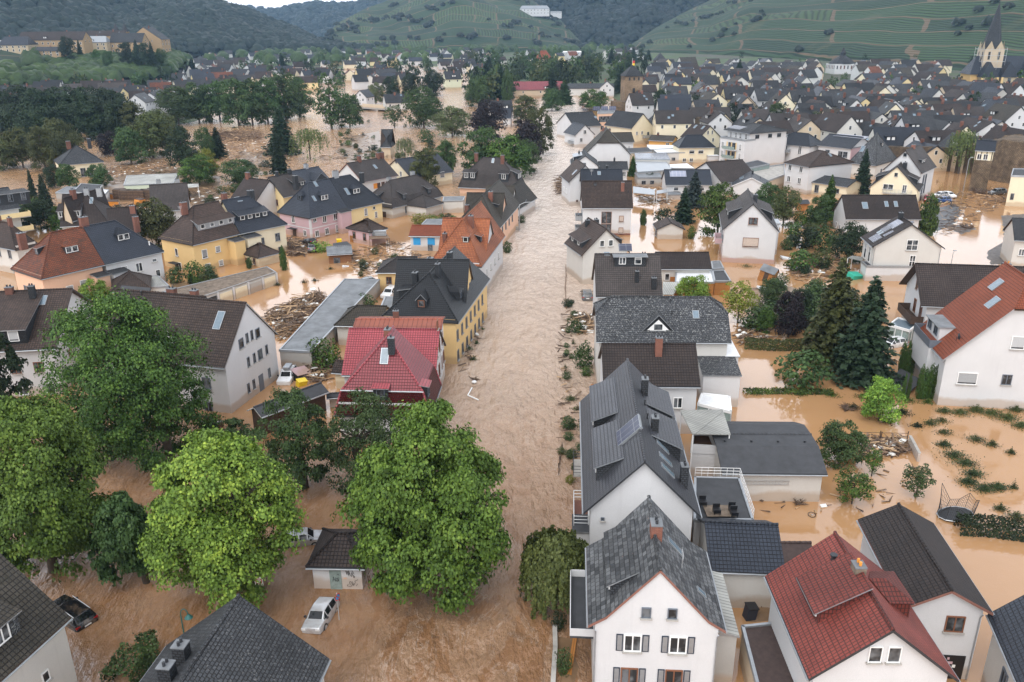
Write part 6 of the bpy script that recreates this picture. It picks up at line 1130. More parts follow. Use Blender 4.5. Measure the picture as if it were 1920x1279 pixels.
# --- far left of the second row
h = H('white house with slate dormer storey and curved yellow balconies', (-30, 398), (38, 389), 'e', 7.4, 12, 11, roof='slate', wall='white2'); h.dormer('S', 1, 10, 1.2, 2.2, 'box', 4, 1, 1.6, 'd'); h.balcony('S', .8, 5.6, 6, 1.8, 'yellow2'); h.balcony('S', .8, 2.6, 6, 1.8, 'yellow2'); h.win('S', (.35,), 3.2, 1, 1.5, 'b'); h.win('E', (.3, .6), 3, 1, 1.5, 'b')
h = H('white house with slate hip roof and brick chimney among the flooded park trees', (111, 310), (195, 303), 'e', 4.4, 13, 9.0, roof='slate', wall='cream', hips=(6, 6)); h.chim(-2, 0, 1.6, 1.2, 1); h.chim(4, .5, 2.2, 1, 1, 'slatewall'); h.win('S', (.5, .66), .3, 1.5, 2.6, 'd')
b, Q = flatbuild('long greenhouse shed with corrugated roof and pale green glazing', [(232, 347), (325, 343), (334, 325), (238, 329)], 3.4, 'palegreen', 'corrug', 'greenhouse', 'greenhouse', par=.04)
flatbuild('low shed with grey flat roof left of the greenhouse', [(104, 361), (140, 365), (170, 352), (125, 350)], 2.6, 'grey', 'felt2', 'shed', 'shed', par=.05); flatbuild('dark sloped workshop roof beside the timber yard', [(136, 360), (175, 363), (193, 347), (152, 344)], 3.2, 'white2', 'felt', 'workshop', 'outbuilding', par=.05); flatbuild('small blue white sheet roofed hut by the timber yard', [(178, 361), (197, 364), (204, 356), (184, 353)], 2.6, 'white', 'whitemetal', 'hut', 'hut', par=.04)
canopy('rusty white sheet roof of an open lean-to right of the greenhouse', [(310, 355), (373, 351), (372, 345), (315, 347)], 3.0, 'corrug', 'lean_to_roof', 'lean-to')
h = H('old grey rendered gable house with lichened dark roof', (117, 414), (136, 415), 'g', 5.6, 12, 10.4, roof='brown2', wall='beige'); h.chim(-3, 0, 1.2, 1, .8)
h = H('dark tiled house with grey dormer between the old gable and the weathered red roof', (112, 425), (206, 420), 'e', 4.6, 12, 10.2, roof='brown2', wall='white2', hips=(0, 5)); h.dormer('S', -3, 4.5, 1.6, 1.4, 'shed', 3, 1, 1.1, slope=.4, wm='zinc'); h.chim(0, 0, 1, 1, .8, 'zinc'); h.chim(2.5, 0, 1, 1, .8, 'zinc'); h.sky('S', 1, 4, .7, 1.2)
h = H('house with dark brown roof behind the blue hip roof and its red chimneys', (205, 445), (262, 440), 'e', 5, 11, 9.6, roof='brown2', wall='white2'); h.chim(2, -1, 1.2, 1, .8)
h = H('white gable house with brown roof hidden by the round linden tree', (283, 397), (356, 392), 'e', 5, 11, 10, roof='greybrown', wall='white'); h.chim(-2, .4, 1.2, 1, .8, 'zinc'); h.chim(2, .4, 1.2, 1, .8, 'zinc'); h.win('W', (.5,), 6.5, .8, 1.2)
h = H('white gable house with dark brown roof between the yellow houses', (430, 374), (478, 380), 'e', 4.6, 11, 9.0, roof='brown2', wall='white'); h.chim(-3, 0, 1.3, 1, .8)
b, Q = flatbuild('low flat roofed white garages behind the row houses', [(830, 377), (868, 376), (872, 368), (832, 369)], 3, 'white2', 'felt2', 'garage', 'garage', par=.05); flatbuild('low grey roofed shed behind the bright orange roof', [(791, 420), (828, 421), (834, 411), (800, 411)], 2.6, 'beige', 'felt2', 'shed', 'shed', par=.05)
h = H('small stone chapel with pointed slate roof in the flooded park', (713, 276), (733, 276), 'e', 4.0, 9, 9.5, roof='slate', wall='beige', hips=(4, 4), name='chapel', cat='chapel'); 
h = H('low slate roofed house among trees left of the copper beech', (942, 222), (958, 222), 'e', 4, 10, 8, roof='bluegrey', wall='white')
# ================================================================ OLD TOWN, LANDMARKS, FAR SETTLEMENTS
FH = {}
def fmesh(kind, L, W, he, hr, hip=0):
    k = (kind, L, W, he, hr, hip)
    if k in FH: return FH[k]
    m = MB(); a, b = L/2, W/2
    if kind == 'wall':
        for y in (-b, b): m.poly([(-a, y, -2), (a, y, -2), (a, y, he), (-a, y, he)][::1 if y < 0 else -1])
        for x in (-a, a): m.poly([(x, -b, -2), (x, b, -2), (x, b, he)] + ([(x, 0, hr - .25)] if not hip else []) + [(x, -b, he)])
        r = m.mesh('wall', M['white'])
    else:
        o = .4; s = (hr - he) / b; z = he - o * s; a2, b2 = a + .25, b + o; t = .25
        for y in (-1, 1):
            f = [(-a2, y * b2, z), (a2, y * b2, z), (a2 - hip, 0, hr), (-a2 + hip, 0, hr)]; f = f if y < 0 else f[::-1]; m.poly([(p, q, w_ + t) for p, q, w_ in f]); m.poly(f[::-1], 1)
            m.poly([(-a2, y * b2, z), (a2, y * b2, z), (a2, y * b2, z + t), (-a2, y * b2, z + t)], 1)
        for x in (-1, 1):
            if hip: m.poly([(x * a2, -b2, z + t), (x * a2, b2, z + t), (x * (a2 - hip), 0, hr + t)]); 
            else:
                for y in (-1, 1): m.poly([(x * a2, y * b2, z), (x * a2, 0, hr), (x * a2, 0, hr + t), (x * a2, y * b2, z + t)], 1)
        r = m.mesh('roof', [M['slate'], M['dark']])
    FH[k] = r; return r
FP = {}
def part(kind):
    if kind not in FP:
        m = MB()
        if kind == 'chimney': m.box(-.45, .45, -.4, .4, -1.2, 1.2); FP[kind] = m.mesh('chimney', M['brick'])
        elif kind == 'window': m.box(-.5, .5, -.04, .06, 0, 1.4); m.poly([(-.42, -.05, .08), (.42, -.05, .08), (.42, -.05, 1.32), (-.42, -.05, 1.32)], 1); FP[kind] = m.mesh('window', [M['fr_w'], M['glass']])
        elif kind == 'skylight': m.box(-.5, .5, -.06, .02, 0, 1.1); FP[kind] = m.mesh('skylight', M['skyglass'])
        elif kind == 'dormer':
            m.box(-1.6, 1.6, -.05, 2.4, -.6, 1.3); 
            for x in (-.8, .8): m.box(x - .5, x + .5, -.1, -.06, .2, 1.15, 1)
            m.box(-1.9, 1.9, -.4, 2.6, 1.3, 1.45, 2); FP[kind] = m.mesh('dormer', [M['slatewall'], M['fr_w'], M['slate']])
    return FP[kind]
def setm(o, i, mm): o.material_slots[i].link = 'OBJECT'; o.material_slots[i].material = M[mm]
def fhouse(label, p, ang, L, W, he, hr, wall, roof, hip=0, det=2, group=None, name='house', cat='house', seed=0):
    rg = random.Random(seed); o = empty(name, p, ang); tag(o, label, cat, group)
    setm(link('wall', fmesh('wall', L, W, he, hr, hip), o), 0, wall); setm(link('roof', fmesh('roof', L, W, he, hr, hip), o), 0, roof); s = (hr - he) / (W/2)
    if det >= 1 and rg.random() < .85: link('chimney', part('chimney'), o, (rg.uniform(-.3, .3) * L, rg.uniform(-.1, .15) * W, hr))
    if det >= 2:
        cx = math.cos(ang) * p[0] + math.sin(ang) * p[1]; cyy = -math.sin(ang) * p[0] + math.cos(ang) * p[1]
        sy = -1 if cyy > 0 else 1; sx = -1 if cx > 0 else 1   # the sides turned to the valley
        for k in range(2 + (L > 12)): link('window', part('window'), o, ((k + .5) / (2 + (L > 12)) * L - L/2, sy * W/2, he - 2.1), 0 if sy < 0 else math.pi)
        for k in (-.22, .22): link('window', part('window'), o, (sx * L/2, k * W, he - 2.1), -math.pi/2 if sx < 0 else math.pi/2)
        if not hip: link('window', part('window'), o, (sx * L/2, 0, he + .5), -math.pi/2 if sx < 0 else math.pi/2)
        if rg.random() < .40 and W > 8: setm(link('dormer', part('dormer'), o, (rg.uniform(-.2, .2) * L, sy * (W/2 - 1.2), he + 1.2 * s), 0 if sy < 0 else math.pi), 2, roof)
        elif rg.random() < .7:
            for k in range(rg.randint(1, 2)): u, q = rg.uniform(-.35, .35) * L, rg.uniform(1.2, W/2 - 1.4); w_ = link('skylight', part('skylight'), o, (u, sy * (W/2 - q), he + q * s + .3)); w_.rotation_euler = (-(math.pi/2 - math.atan(s)), 0, 0 if sy < 0 else math.pi)
    return o
OCC = []
for o in list(S.objects):
    if o.parent is None and o.get('category') in ('house', 'hall', 'apartment building', 'shop', 'garage', 'outbuilding', 'shed'): OCC.append((o.location.x, o.location.y, 11))
def free(x, y, r):
    return all((x - a) ** 2 + (y - b) ** 2 > (r + c) ** 2 for a, b, c in OCC)
WN = {'white': 'white', 'white2': 'off-white', 'cream': 'cream', 'beige': 'beige', 'yellow2': 'pale yellow', 'grey': 'grey'}; RN = {'slate': 'slate', 'black': 'black', 'brown2': 'dark brown', 'bluegrey': 'blue grey', 'greybrown': 'grey brown', 'mossbrown': 'mossy brown', 'oldred': 'weathered red'}
def stufftown(name, items):
    m = MB(); wm = ['white', 'white2', 'cream', 'beige', 'yellow2', 'grey']; rm = ['slate', 'black', 'brown2', 'bluegrey', 'greybrown', 'mossbrown', 'oldred']
    for (p, ang, L, W, he, hr, wa, ro) in items:
        T = Matrix.Translation(p) @ Matrix.Rotation(ang, 4, 'Z'); a, b = L/2, W/2; q = lambda x, y, z: tuple(T @ Vector((x, y, z))); wi, ri = wm.index(wa), len(wm) + rm.index(ro)
        for y in (-b, b): m.poly([q(-a, y, -2), q(a, y, -2), q(a, y, he), q(-a, y, he)], wi)
        for x in (-a, a): m.poly([q(x, -b, -2), q(x, b, -2), q(x, b, he), q(x, 0, hr), q(x, -b, he)], wi)
        for y in (-1, 1): m.poly([q(-a - .3, y * (b + .5), he - .3), q(a + .3, y * (b + .5), he - .3), q(a + .3, 0, hr + .2), q(-a - .3, 0, hr + .2)], ri)
    o = m.build(name, [M[x] for x in wm + rm]); tag(o, kind='stuff')
# --- landmarks of the old town
def box_tower(label, x, y, top, w_m, apex, wall, roof, z0=0, name='gate_tower', cat='tower', flag=False, rnd=False, ang=.15):
    b = at(x, y, z0); he = zat(b.x, b.y, top); hr = zat(b.x, b.y, apex); o = empty(name, (b.x, b.y, z0), ang); tag(o, label, cat); m = MB(); a = w_m/2; OCC.append((b.x, b.y, w_m * .7)); he -= z0; hr -= z0
    if rnd:
        m.bar((0, 0, -2), (0, 0, he), a, k=20); m.build('wall', M[wall], o); r = MB(); r.bar((0, 0, he), (0, 0, he + .3), a * 1.08, k=20); r.bar((0, 0, he + .3), (0, 0, hr), a * 1.08, 0, .08, 20); r.build('roof', M[roof], o)
    else:
        m.box(-a, a, -a, a, -2, he); m.build('wall', M[wall], o); r = MB(); e = a * 1.1
        for rr, z in ((e, he), (a * .72, he + (hr - he) * .38)):
            pass
        P = [[(-q, -q, z), (q, -q, z), (q, q, z), (-q, q, z)] for q, z in ((e, he - .2), (e, he), (a * .70, he + (hr - he) * .42), (.15, hr))]
        for A, B in zip(P[:-1], P[1:]):
            for i in range(4): j = (i + 1) % 4; r.poly([A[i], A[j], B[j], B[i]])
        r.build('roof', M[roof], o)
        for k in (-.45, 0, .45):
            for an, (px, py) in ((0, (k * a * 1.2, -a)), (-math.pi/2, (-a, k * a * 1.2))): w_ = MB(); w_.box(-.5, .5, -.06, .02, he - 2.2, he - .6); w_.build('loophole', M['blackp'], o, loc=(px, py, 0), rz=an)
        w_ = MB(); w_.box(-.7, .7, -.08, .02, he * .52, he * .52 + 2.4); w_.build('opening', M['blackp'], o, loc=(0, -a, 0))
    if flag: f = MB(); f.bar((0, 0, hr - .5), (0, 0, hr + 3.5), .08); f.build('flagpole', M['steel'], o); f = MB(); [f.box(.1, 1.3, -.03, .03, hr - .6 + k * 1.2, hr + .6 + k * 1.2, i) for i, k in enumerate((2.3, 1.3, .3))]; f.build('flag', [M['blackp'], M['red'], M['yel']], o)
    return o
gt = box_tower('tall square stone gate tower with steep slate roof and a flag', 1182, 206, 142, 9.4, 122, 'stone2', 'slate', 0, flag=True)
b = MB(); b.bar((-7, -3, -2), (-7, -3, 5), 5, k=16); b.box(-7, 5.2, -8.5, -5, -2, 4); b.build('bastion', M['stone'], gt)
box_tower('round stone tower with conical slate roof behind the gate tower', 1172, 126, 107, 9, 86, 'stone', 'slate', 3, rnd=True, name='round_tower')
box_tower('stone tower with slate helm right of the flag tower', 1236, 131, 113, 9.5, 99, 'stone', 'slate', 3, name='town_tower')
def ruin():
    b = at(1921, 336); o = empty('ruined_tower', b); tag(o, 'massive ruined round stone tower with one dark opening by the flooded car park', 'tower'); OCC.append((b.x, b.y, 14)); m = MB(); r = 10.4; h = zat(b.x, b.y, 262); n = 28; rg = random.Random(4); P = []
    for j in range(6):
        z = -2 + (h + 2) * j / 5; P.append([(r * (1 + .06 * (1 - j / 5)) * math.cos(2 * math.pi * i / n), r * (1 + .06 * (1 - j / 5)) * math.sin(2 * math.pi * i / n), z + (rg.uniform(-1.6, .6) if j == 5 else 0)) for i in range(n)])
    for A, B in zip(P[:-1], P[1:]):
        for i in range(n): j = (i + 1) % n; m.poly([A[i], A[j], B[j], B[i]])
    m.poly(P[-1]); m.build('wall', M['stone'], o); w_ = MB(); a = -1.75; w_.box(-.9, .9, -.3, .4, h * .55, h * .72); w_.build('opening', M['blackp'], o, loc=(r * 1.02 * math.cos(a), r * 1.02 * math.sin(a), 0), rz=a + math.pi/2)
ruin()
def wallseg(label, pts, h, th=1.2):
    P = [at(x, y) for x, y in pts]; o = empty('town_wall', P[0]); tag(o, label, 'wall'); m = MB(); rg = random.Random(3)
    for a, c in zip(P[:-1], P[1:]):
        d = (c - a).normalized(); n = Vector((-d.y, d.x, 0)) * th/2; k = max(2, int((c - a).length / 3))
        for i in range(k): u, v = a.lerp(c, i / k) - P[0], a.lerp(c, (i + 1) / k) - P[0]; z = h + rg.uniform(-.3, .3); m.poly([u - n + Vector((0, 0, -1)), v - n + Vector((0, 0, -1)), v - n + Vector((0, 0, z)), u - n + Vector((0, 0, z))]); m.poly([u + n + Vector((0, 0, -1)), v + n + Vector((0, 0, -1)), v + n + Vector((0, 0, z)), u + n + Vector((0, 0, z))]); m.poly([u - n + Vector((0, 0, z)), v - n + Vector((0, 0, z)), v + n + Vector((0, 0, z)), u + n + Vector((0, 0, z))])
    m.build('masonry', M['stone'], o)
wallseg('brown rubble town wall behind the cream gable house with two skylights', [(1232, 246), (1290, 252), (1345, 263), (1360, 268)], 7.5); wallseg('rubble town wall right of the steep slate hip roof', [(1640, 318), (1700, 322), (1785, 320)], 7.5); wallseg('dark rubble town wall between the willow and the ruined tower', [(1790, 324), (1862, 326)], 8.5)
h = H('little half-timbered house on the town wall next to the ruined tower', (1828, 282), (1866, 284), 'e', 11.0, 6, 13.4, roof='bluegrey', wall='stone'); h.win('S', (.25, .6), 8.6, 1.1, 1.5)
m = MB(); m.box(-h.L/2 - .03, h.L/2 + .03, -h.W/2 - .03, h.W/2 + .03, 8.4, 10.7); m.build('upper_wall', M['cream'], h.o)
for k in range(4): (x, y), a_ = h.side('S', .04 + k * .3); m = MB(); m.box(-.12, .12, -.05, -.034, 8.4, 10.7); m.build('timber', M['darkwood'], h.o, loc=(x, y, 0), rz=a_)
def church():
    b = at(1846, 160, 2); o = empty('church', b, -.12); tag(o, 'gothic parish church with tall slate spire and yellow buttressed nave', 'church'); k = ppm((b.x, b.y, 15)); OCC.append((b.x + 22, b.y + 4, 36)); OCC.append((b.x, b.y, 16)); OCC.append((b.x + 44, b.y + 8, 24))
    he = zat(b.x, b.y, 92) - 2; hs = zat(b.x, b.y, 2) - 2; a = 17 / k; m = MB(); m.box(-a, a, -a, a, -2, he); m.build('tower_wall', M['ochre3'], o)
    m = MB(); m.box(-a - .05, a + .05, -a - .05, a + .05, he * .45, he * .98); m.build('tower_upper_wall', M['beige'], o)
    for an in range(4):
        g = MB(); T = Matrix.Rotation(an * math.pi/2, 4, 'Z')
        for c in (-.5, .5): g.poly([T @ Vector(((c - .48) * a, -a - .06, he * .98)), T @ Vector(((c + .48) * a, -a - .06, he * .98)), T @ Vector((c * a, -a - .06, he * 1.22))], 0)
        g.build('tower_gable', M['ochre3'], o)
        for c in (-.5, .5):
            w_ = MB(); w_.box(c * a - .7, c * a + .7, -a - .12, -a - .06, he * .72, he * .93); q = w_.build('belfry_window', M['blackp'], o); q.rotation_euler = (0, 0, an * math.pi/2)
    s = MB(); n = 8; A = [(a * 1.05 * math.cos(math.pi/8 + i * math.pi/4), a * 1.05 * math.sin(math.pi/8 + i * math.pi/4), he * .98) for i in range(n)]
    for i in range(n): s.poly([A[i], A[(i + 1) % n], (0, 0, hs)])
    s.build('spire', M['slate'], o); s = MB(); s.bar((0, 0, hs - 1), (0, 0, hs + 2.5), .12); s.bar((-.8, 0, hs + 1.6), (.8, 0, hs + 1.6), .1); s.build('cross', M['dark'], o)
    hr, hw = zat(b.x, b.y, 105) - 2, zat(b.x, b.y, 137) - 2; L = 48; m = MB(); m.box(-14, L, -9, 9, -2, hw); m.build('nave_wall', M['ochre'], o)
    m = MB()
    for y in (-1, 1): m.poly([(-15, y * 10, hw - .5), (L + 1, y * 10, hw - .5), (L + 1, 0, hr), (a * .5, 0, hr)] if 0 else [(-15, y * 10, hw - .5), (L + 1, y * 10, hw - .5), (L + 1, 0, hr), (-9, 0, hr)])
    m.poly([(-15, -10, hw - .5), (-15, 10, hw - .5), (-9, 0, hr)]); m.build('nave_roof', M['bluegrey'], o)
    for i in range(4):
        x = -4 + i * 13; m = MB(); m.box(x - 5, x + 5, -16, -9, -2, hw - 1.0); m.build('aisle_wall', M['ochre3'], o); r = MB(); zr = hr - 3.5
        for sg in (-1, 1): r.poly([(x + sg * 6, -16.6, hw - 2), (x, -13.5, zr), (x, 0, zr), (x + sg * 6, 0, hw - 2)])
        r.poly([(x - 6, -16.6, hw - 2), (x + 6, -16.6, hw - 2), (x, -13.5, zr)]); r.build('aisle_roof', M['bluegrey'], o)
        w_ = MB(); w_.box(x - 1.1, x + 1.1, -16.08, -15.98, 2.5, hw - 2.5); w_.build('church_window', M['glass'], o)
        for sg in (-5, 5): w_ = MB(); w_.box(x + sg - .6, x + sg + .6, -17.2, -16.1, -2, hw - 2); w_.build('buttress', M['yellow'], o)
    m = MB(); e = a + 1.2
    for z in range(1, 7):
        zz = he * z / 6; m.tube([(-e, -e, zz), (e, -e, zz), (e, e, zz), (-e, e, zz), (-e, -e, zz)], .12, k=4)
    for q in (-1, -.33, .33, 1): m.bar((q * e, -e, 0), (q * e, -e, he * 1.05), .12, k=4); m.bar((-e, q * e, 0), (-e, q * e, he * 1.05), .12, k=4)
    m.build('scaffold', M['steel'], o)
church()
def domed():
    b = at(1576, 138, 3); o = empty('domed_building', b, .05); tag(o, 'white square building with curved slate dome and lantern', 'tower'); OCC.append((b.x, b.y, 16)); k = ppm(b); a = 21 / k; he = zat(b.x, b.y, 117) - 4; hs = zat(b.x, b.y, 87) - 4; m = MB(); m.box(-a, a, -a, a, -2, he); m.build('wall', M['white'], o)
    prof = [(1.06, 0), (.98, .08), (.78, .22), (.52, .36), (.28, .48), (.22, .52), (.22, .66), (.26, .68), (.16, .78), (.04, 1)]; r = MB(); n = 12
    for (r0, z0), (r1, z1) in zip(prof[:-1], prof[1:]):
        for i in range(n):
            q = lambda rr, zz, ii: (a * rr * 1.15 * max(-.87, min(.87, math.cos(2 * math.pi * ii / n + .26))), a * rr * 1.15 * max(-.87, min(.87, math.sin(2 * math.pi * ii / n + .26))), he + (hs - he) * zz); r.poly([q(r0, z0, i), q(r0, z0, i + 1), q(r1, z1, i + 1), q(r1, z1, i)])
    r.build('dome', M['slate'], o)
    for i in range(6):
        for an in (0, -math.pi/2): w_ = MB(); u = (-.8 + i * .32) * a; w_.box(-.55, .55, -.06, .02, he * .5, he * .85); w_.build('window', M['oldred' if i % 3 else 'glass'], o, loc=((u, -a, 0) if an == 0 else (-a, u, 0)), rz=an)
domed()
# --- buildings beyond the flood on both sides of the river bend
def fb(label, x, y, z0, L, W, he, hr, ang, wall, roof, hip=0, **k):
    p = at(x, y, z0); OCC.append((p.x, p.y, max(L, W) * .5)); return fhouse(label, p, ang, L, W, he, hr, wall, roof, hip, seed=int(x * 7 + y), **k)
fb('hall with broad pink red roof among the park trees', 1012, 180, 0, 34, 17, 4.5, 9, .03, 'beige', 'winered', 0)
fb('tall villa with red hipped roof in the trees near the round tower', 1019, 127, 2, 14, 13, 9, 17, .4, 'cream', 'brightred', 4); fb('white modern flat topped villa among the dark trees', 1072, 110, 2, 24, 14, 8, 9.5, .1, 'white', 'whitemetal', 0)
fb('long low hall with dark saw roof beside the gate tower', 1100, 178, .8, 34, 14, 4.5, 7, .02, 'white2', 'slate'); fb('white gable house next to the long dark hall', 1137, 179, .8, 9, 9, 5, 9, 1.5, 'white', 'slate')
for i, (x, y, w_, ro) in enumerate([(873, 123, 'white', 'slate'), (861, 138, 'white', 'brown2'), (852, 151, 'palegreen', 'brown2'), (848, 163, 'palegreen', 'slate'), (880, 132, 'cream', 'slate')]): fb(['white house with slate roof at the top of the river bend', 'white house with brown roof in the row along the river bend', 'pale green gable house with brown roof on the river bend', 'pale green house with slate roof lowest in the row on the river bend', 'cream house with slate roof in the second row of the river bend'][i], x, y, 1, 12, 9, 6, 11, .25 + .02 * i, w_, ro)
fb('small white house with slate roof between the copper beech and the river', 938, 225, .4, 11, 9, 4.5, 9, .2, 'white', 'slate'); fb('low house with grey roof behind the bridge', 745, 205, .6, 14, 10, 4, 8, .3, 'white2', 'slate'); fb('white house with grey roof left of the bridge', 684, 198, .6, 9, 8, 5, 8.6, 1.2, 'white', 'bluegrey')
def bridge():
    a, c = at(680, 205), at(722, 208); o = empty('bridge', (a + c) / 2, math.atan2((c - a).y, (c - a).x)); tag(o, 'low concrete road bridge across the swollen river', 'bridge'); L = (c - a).length / 2 + 4; m = MB(); m.box(-L, L, -4, 4, .9, 1.8); m.build('deck', M['concrete'], o); m = MB()
    for y in (-3.9, 3.9): m.box(-L, L, y - .15, y + .15, 1.805, 2.7)
    m.build('parapet', M['beige'], o); [ (lambda mm: mm.build('pier', M['concrete'], o))((lambda mm: (mm.box(x - .6, x + .6, -3.8, 3.8, -2, .895), mm)[1])(MB())) for x in (-L * .5, L * .5)]
bridge()
MONT = []
# --- monastery on its knoll
def kn(x, y, d): 
    dx, dy = dirw(x); return Vector((dx * d, dy * d, zray(x, y, d)))
for lb, x, y, d, L, W, he, hr, an, wa, ro, hip in [('long yellow monastery wing with dark roof', 108, 97, 850, 58, 15, 13, 21, -.1, 'ochre2', 'brown2', 0), ('monastery corner building with grey mansard roof at the left end', 37, 100, 840, 24, 20, 9, 17, .05, 'ochre3', 'bluegrey', 5), ('low ochre monastery annex in front of the long wing', 95, 108, 800, 22, 10, 7, 10.5, -.05, 'ochre2', 'slate', 2), ('monastery middle block with pale grey roof', 180, 96, 855, 26, 14, 10, 16, .05, 'ochre3', 'zinc', 4), ('monastery link wing with brown roof', 208, 88, 880, 36, 12, 13, 18, -.05, 'ochre2', 'brown2', 0), ('monastery school wing with steep slate roof and pinnacles', 246, 102, 850, 30, 14, 14, 23, -.1, 'ochre2', 'slate', 0), ('tall ochre monastery church with high stepped gable', 284, 101, 870, 16, 34, 17, 30, 1.45, 'ochre2', 'slate', 0), ('white modern building left of the monastery', 8, 92, 860, 16, 12, 8, 9, 0, 'white', 'zinc', 0)]:
    mo = fhouse(lb, kn(x, y, d), an, L, W * .9, he * .74, hr * .76, wa, ro, hip * .6, name='monastery_building', cat='monastery', seed=int(x))
    for k in range(int(L / 4.5)):
        for z in (.15, .55): link('window', part('window'), mo, ((k + .5) * L / int(L / 4.5) - L / 2, -W * .45 - .02, he * .74 * z + .5), 0, (1.5, 1, 1.4))
p = kn(233, 92, 880); o = empty('church_tower', p); tag(o, 'monastery twin pointed tower with slate spires', 'tower')
for x in (-4, 4): m = MB(); m.box(x - 2.6, x + 2.6, -2.6, 2.6, 0, 15); m.build('tower_wall', M['ochre2'], o); m = MB(); m.bar((x, 0, 15), (x, 0, 22.5), 3.2, 0, .1, 8); m.build('spire', M['slate'], o)
for i, (x, y, d, h_, kd, lf) in enumerate([(126, 108, 790, 17, 'broad', 'lf_dark'), (150, 103, 800, 13, 'con', 'lf_con'), (236, 118, 780, 17, 'broad', 'lf_dark'), (256, 120, 780, 20, 'con', 'lf_con'), (268, 122, 770, 18, 'broad', 'lf_dark'), (284, 122, 770, 19, 'con', 'lf_con'), (300, 122, 780, 14, 'broad', 'lf_mid'), (200, 120, 770, 11, 'broad', 'lf_mid'), (180, 112, 790, 9, 'broad', 'lf_chest')]): q = kn(x, y, d); MONT.append((q, h_, kd, lf))
# --- hotel and house on the vineyard hill
def hillpt(G, x, y):
    best = None
    for row in G[:-5]:
        for v in row:
            q = proj(v); d = (q[0] - x) ** 2 + (q[1] - y) ** 2
            if best is None or d < best[0]: best = (d, v)
    return Vector(best[1])
p = hillpt(GB, 1001, 31); o = fhouse('large white hotel with pale mansard roof high on the vineyard hill', p + Vector((0, 0, 2)), 0, 62, 18, 13, 19, 'white', 'zinc', 5, name='hotel', cat='hotel')
for k in range(9): link('window', part('window'), o, (-28 + k * 7, -9, 3.5), 0, (2, 1, 1.4)); link('window', part('window'), o, (-28 + k * 7, -9, 9), 0, (2, 1, 1.4))
p = hillpt(GB, 1043, 35); fhouse('white house with grey roof beside the hotel on the hill', p + Vector((0, 0, 2)), 0, 24, 14, 10, 12, 'white', 'zinc', 0)
def stack(label, x, y, top, r, mm): 
    b = at(x, y, 2); o = empty('factory_chimney', b); tag(o, label, 'factory chimney'); m = MB(); h = zat(b.x, b.y, top) - 2; m.bar((0, 0, -2), (0, 0, h), r * 1.3, 0, r, 12); m.build('shaft', M[mm], o); m = MB(); m.bar((0, 0, h - 1), (0, 0, h), r * 1.15, k=12); m.build('rim', M['brick'], o)
stack('slender brick factory chimney in the far settlement', 524, 93, 70, 1.4, 'brick'); stack('thin pale mast in the far settlement', 558, 94, 80, .7, 'zinc')
# --- old town rows (nearest first, the farthest as one mass)
rg = random.Random(77); items = []
def townrow(d0, d1, x0f, x1f, pitch, gap):
    d = d0
    while d < d1:
        s = pitch * (1 + (d - d0) / 900); x = x0f(d); 
        while x < x1f(d):
            px = x + rg.uniform(-6, 6) * 300 / d; dx, dy = dirw(px); dd = d + rg.uniform(-.3, .3) * s; X, Y = dx * dd, dy * dd; z = max(gz(X, Y), -.6)
            if free(X, Y, 4.5) and rg.random() > gap and not (d > 590 and 1780 < px < 1950 or d > 560 and 1535 < px < 1615):
                L, W = rg.choice(((10, 8.5), (12, 9), (14, 9.5), (16, 10), (11, 9.5))); he = rg.choice((5.2, 6.2, 7.4)); hr = he + W * rg.choice((.36, .42, .5))
                wa = rg.choices(('white', 'white2', 'cream', 'beige', 'yellow2', 'grey'), (6, 5, 3, 2, 1, 1.2))[0]; ro = rg.choices(('slate', 'black', 'brown2', 'bluegrey', 'greybrown', 'mossbrown', 'oldred'), (5, 4, 5, 3.5, 3.5, 2, .12))[0]
                a = .16 + .1 * math.sin(X * .013 + Y * .008) + rg.choice((0, math.pi/2)) + rg.uniform(-.16, .16)
                items.append((d, Vector((X, Y, z)), a, L, W, he, hr, wa, ro)); OCC.append((X, Y, 5.0))
            x += s * 1560 / d * rg.uniform(.85, 1.2)
        d += s * .92
townrow(296, 860, lambda d: 1205 if d < 480 else 1205 + (d - 480) * .12, lambda d: 1935, 15.2, .10)
items.sort(key=lambda t: t[1].length)
near, rest = items[:205], items[205:]
for i, (d, p, a, L, W, he, hr, wa, ro) in enumerate(near):
    band = 'front rows of the old town' if d < 420 else 'middle of the old town'; lab = f'{WN[wa]} house with {RN[ro]} roof in the {band}'
    fhouse(lab, p, a, L, W, he, hr, wa, ro, det=2 if d < 460 else 1, group=lab, seed=i)
stufftown('distant_old_town', [t[1:] for t in rest])
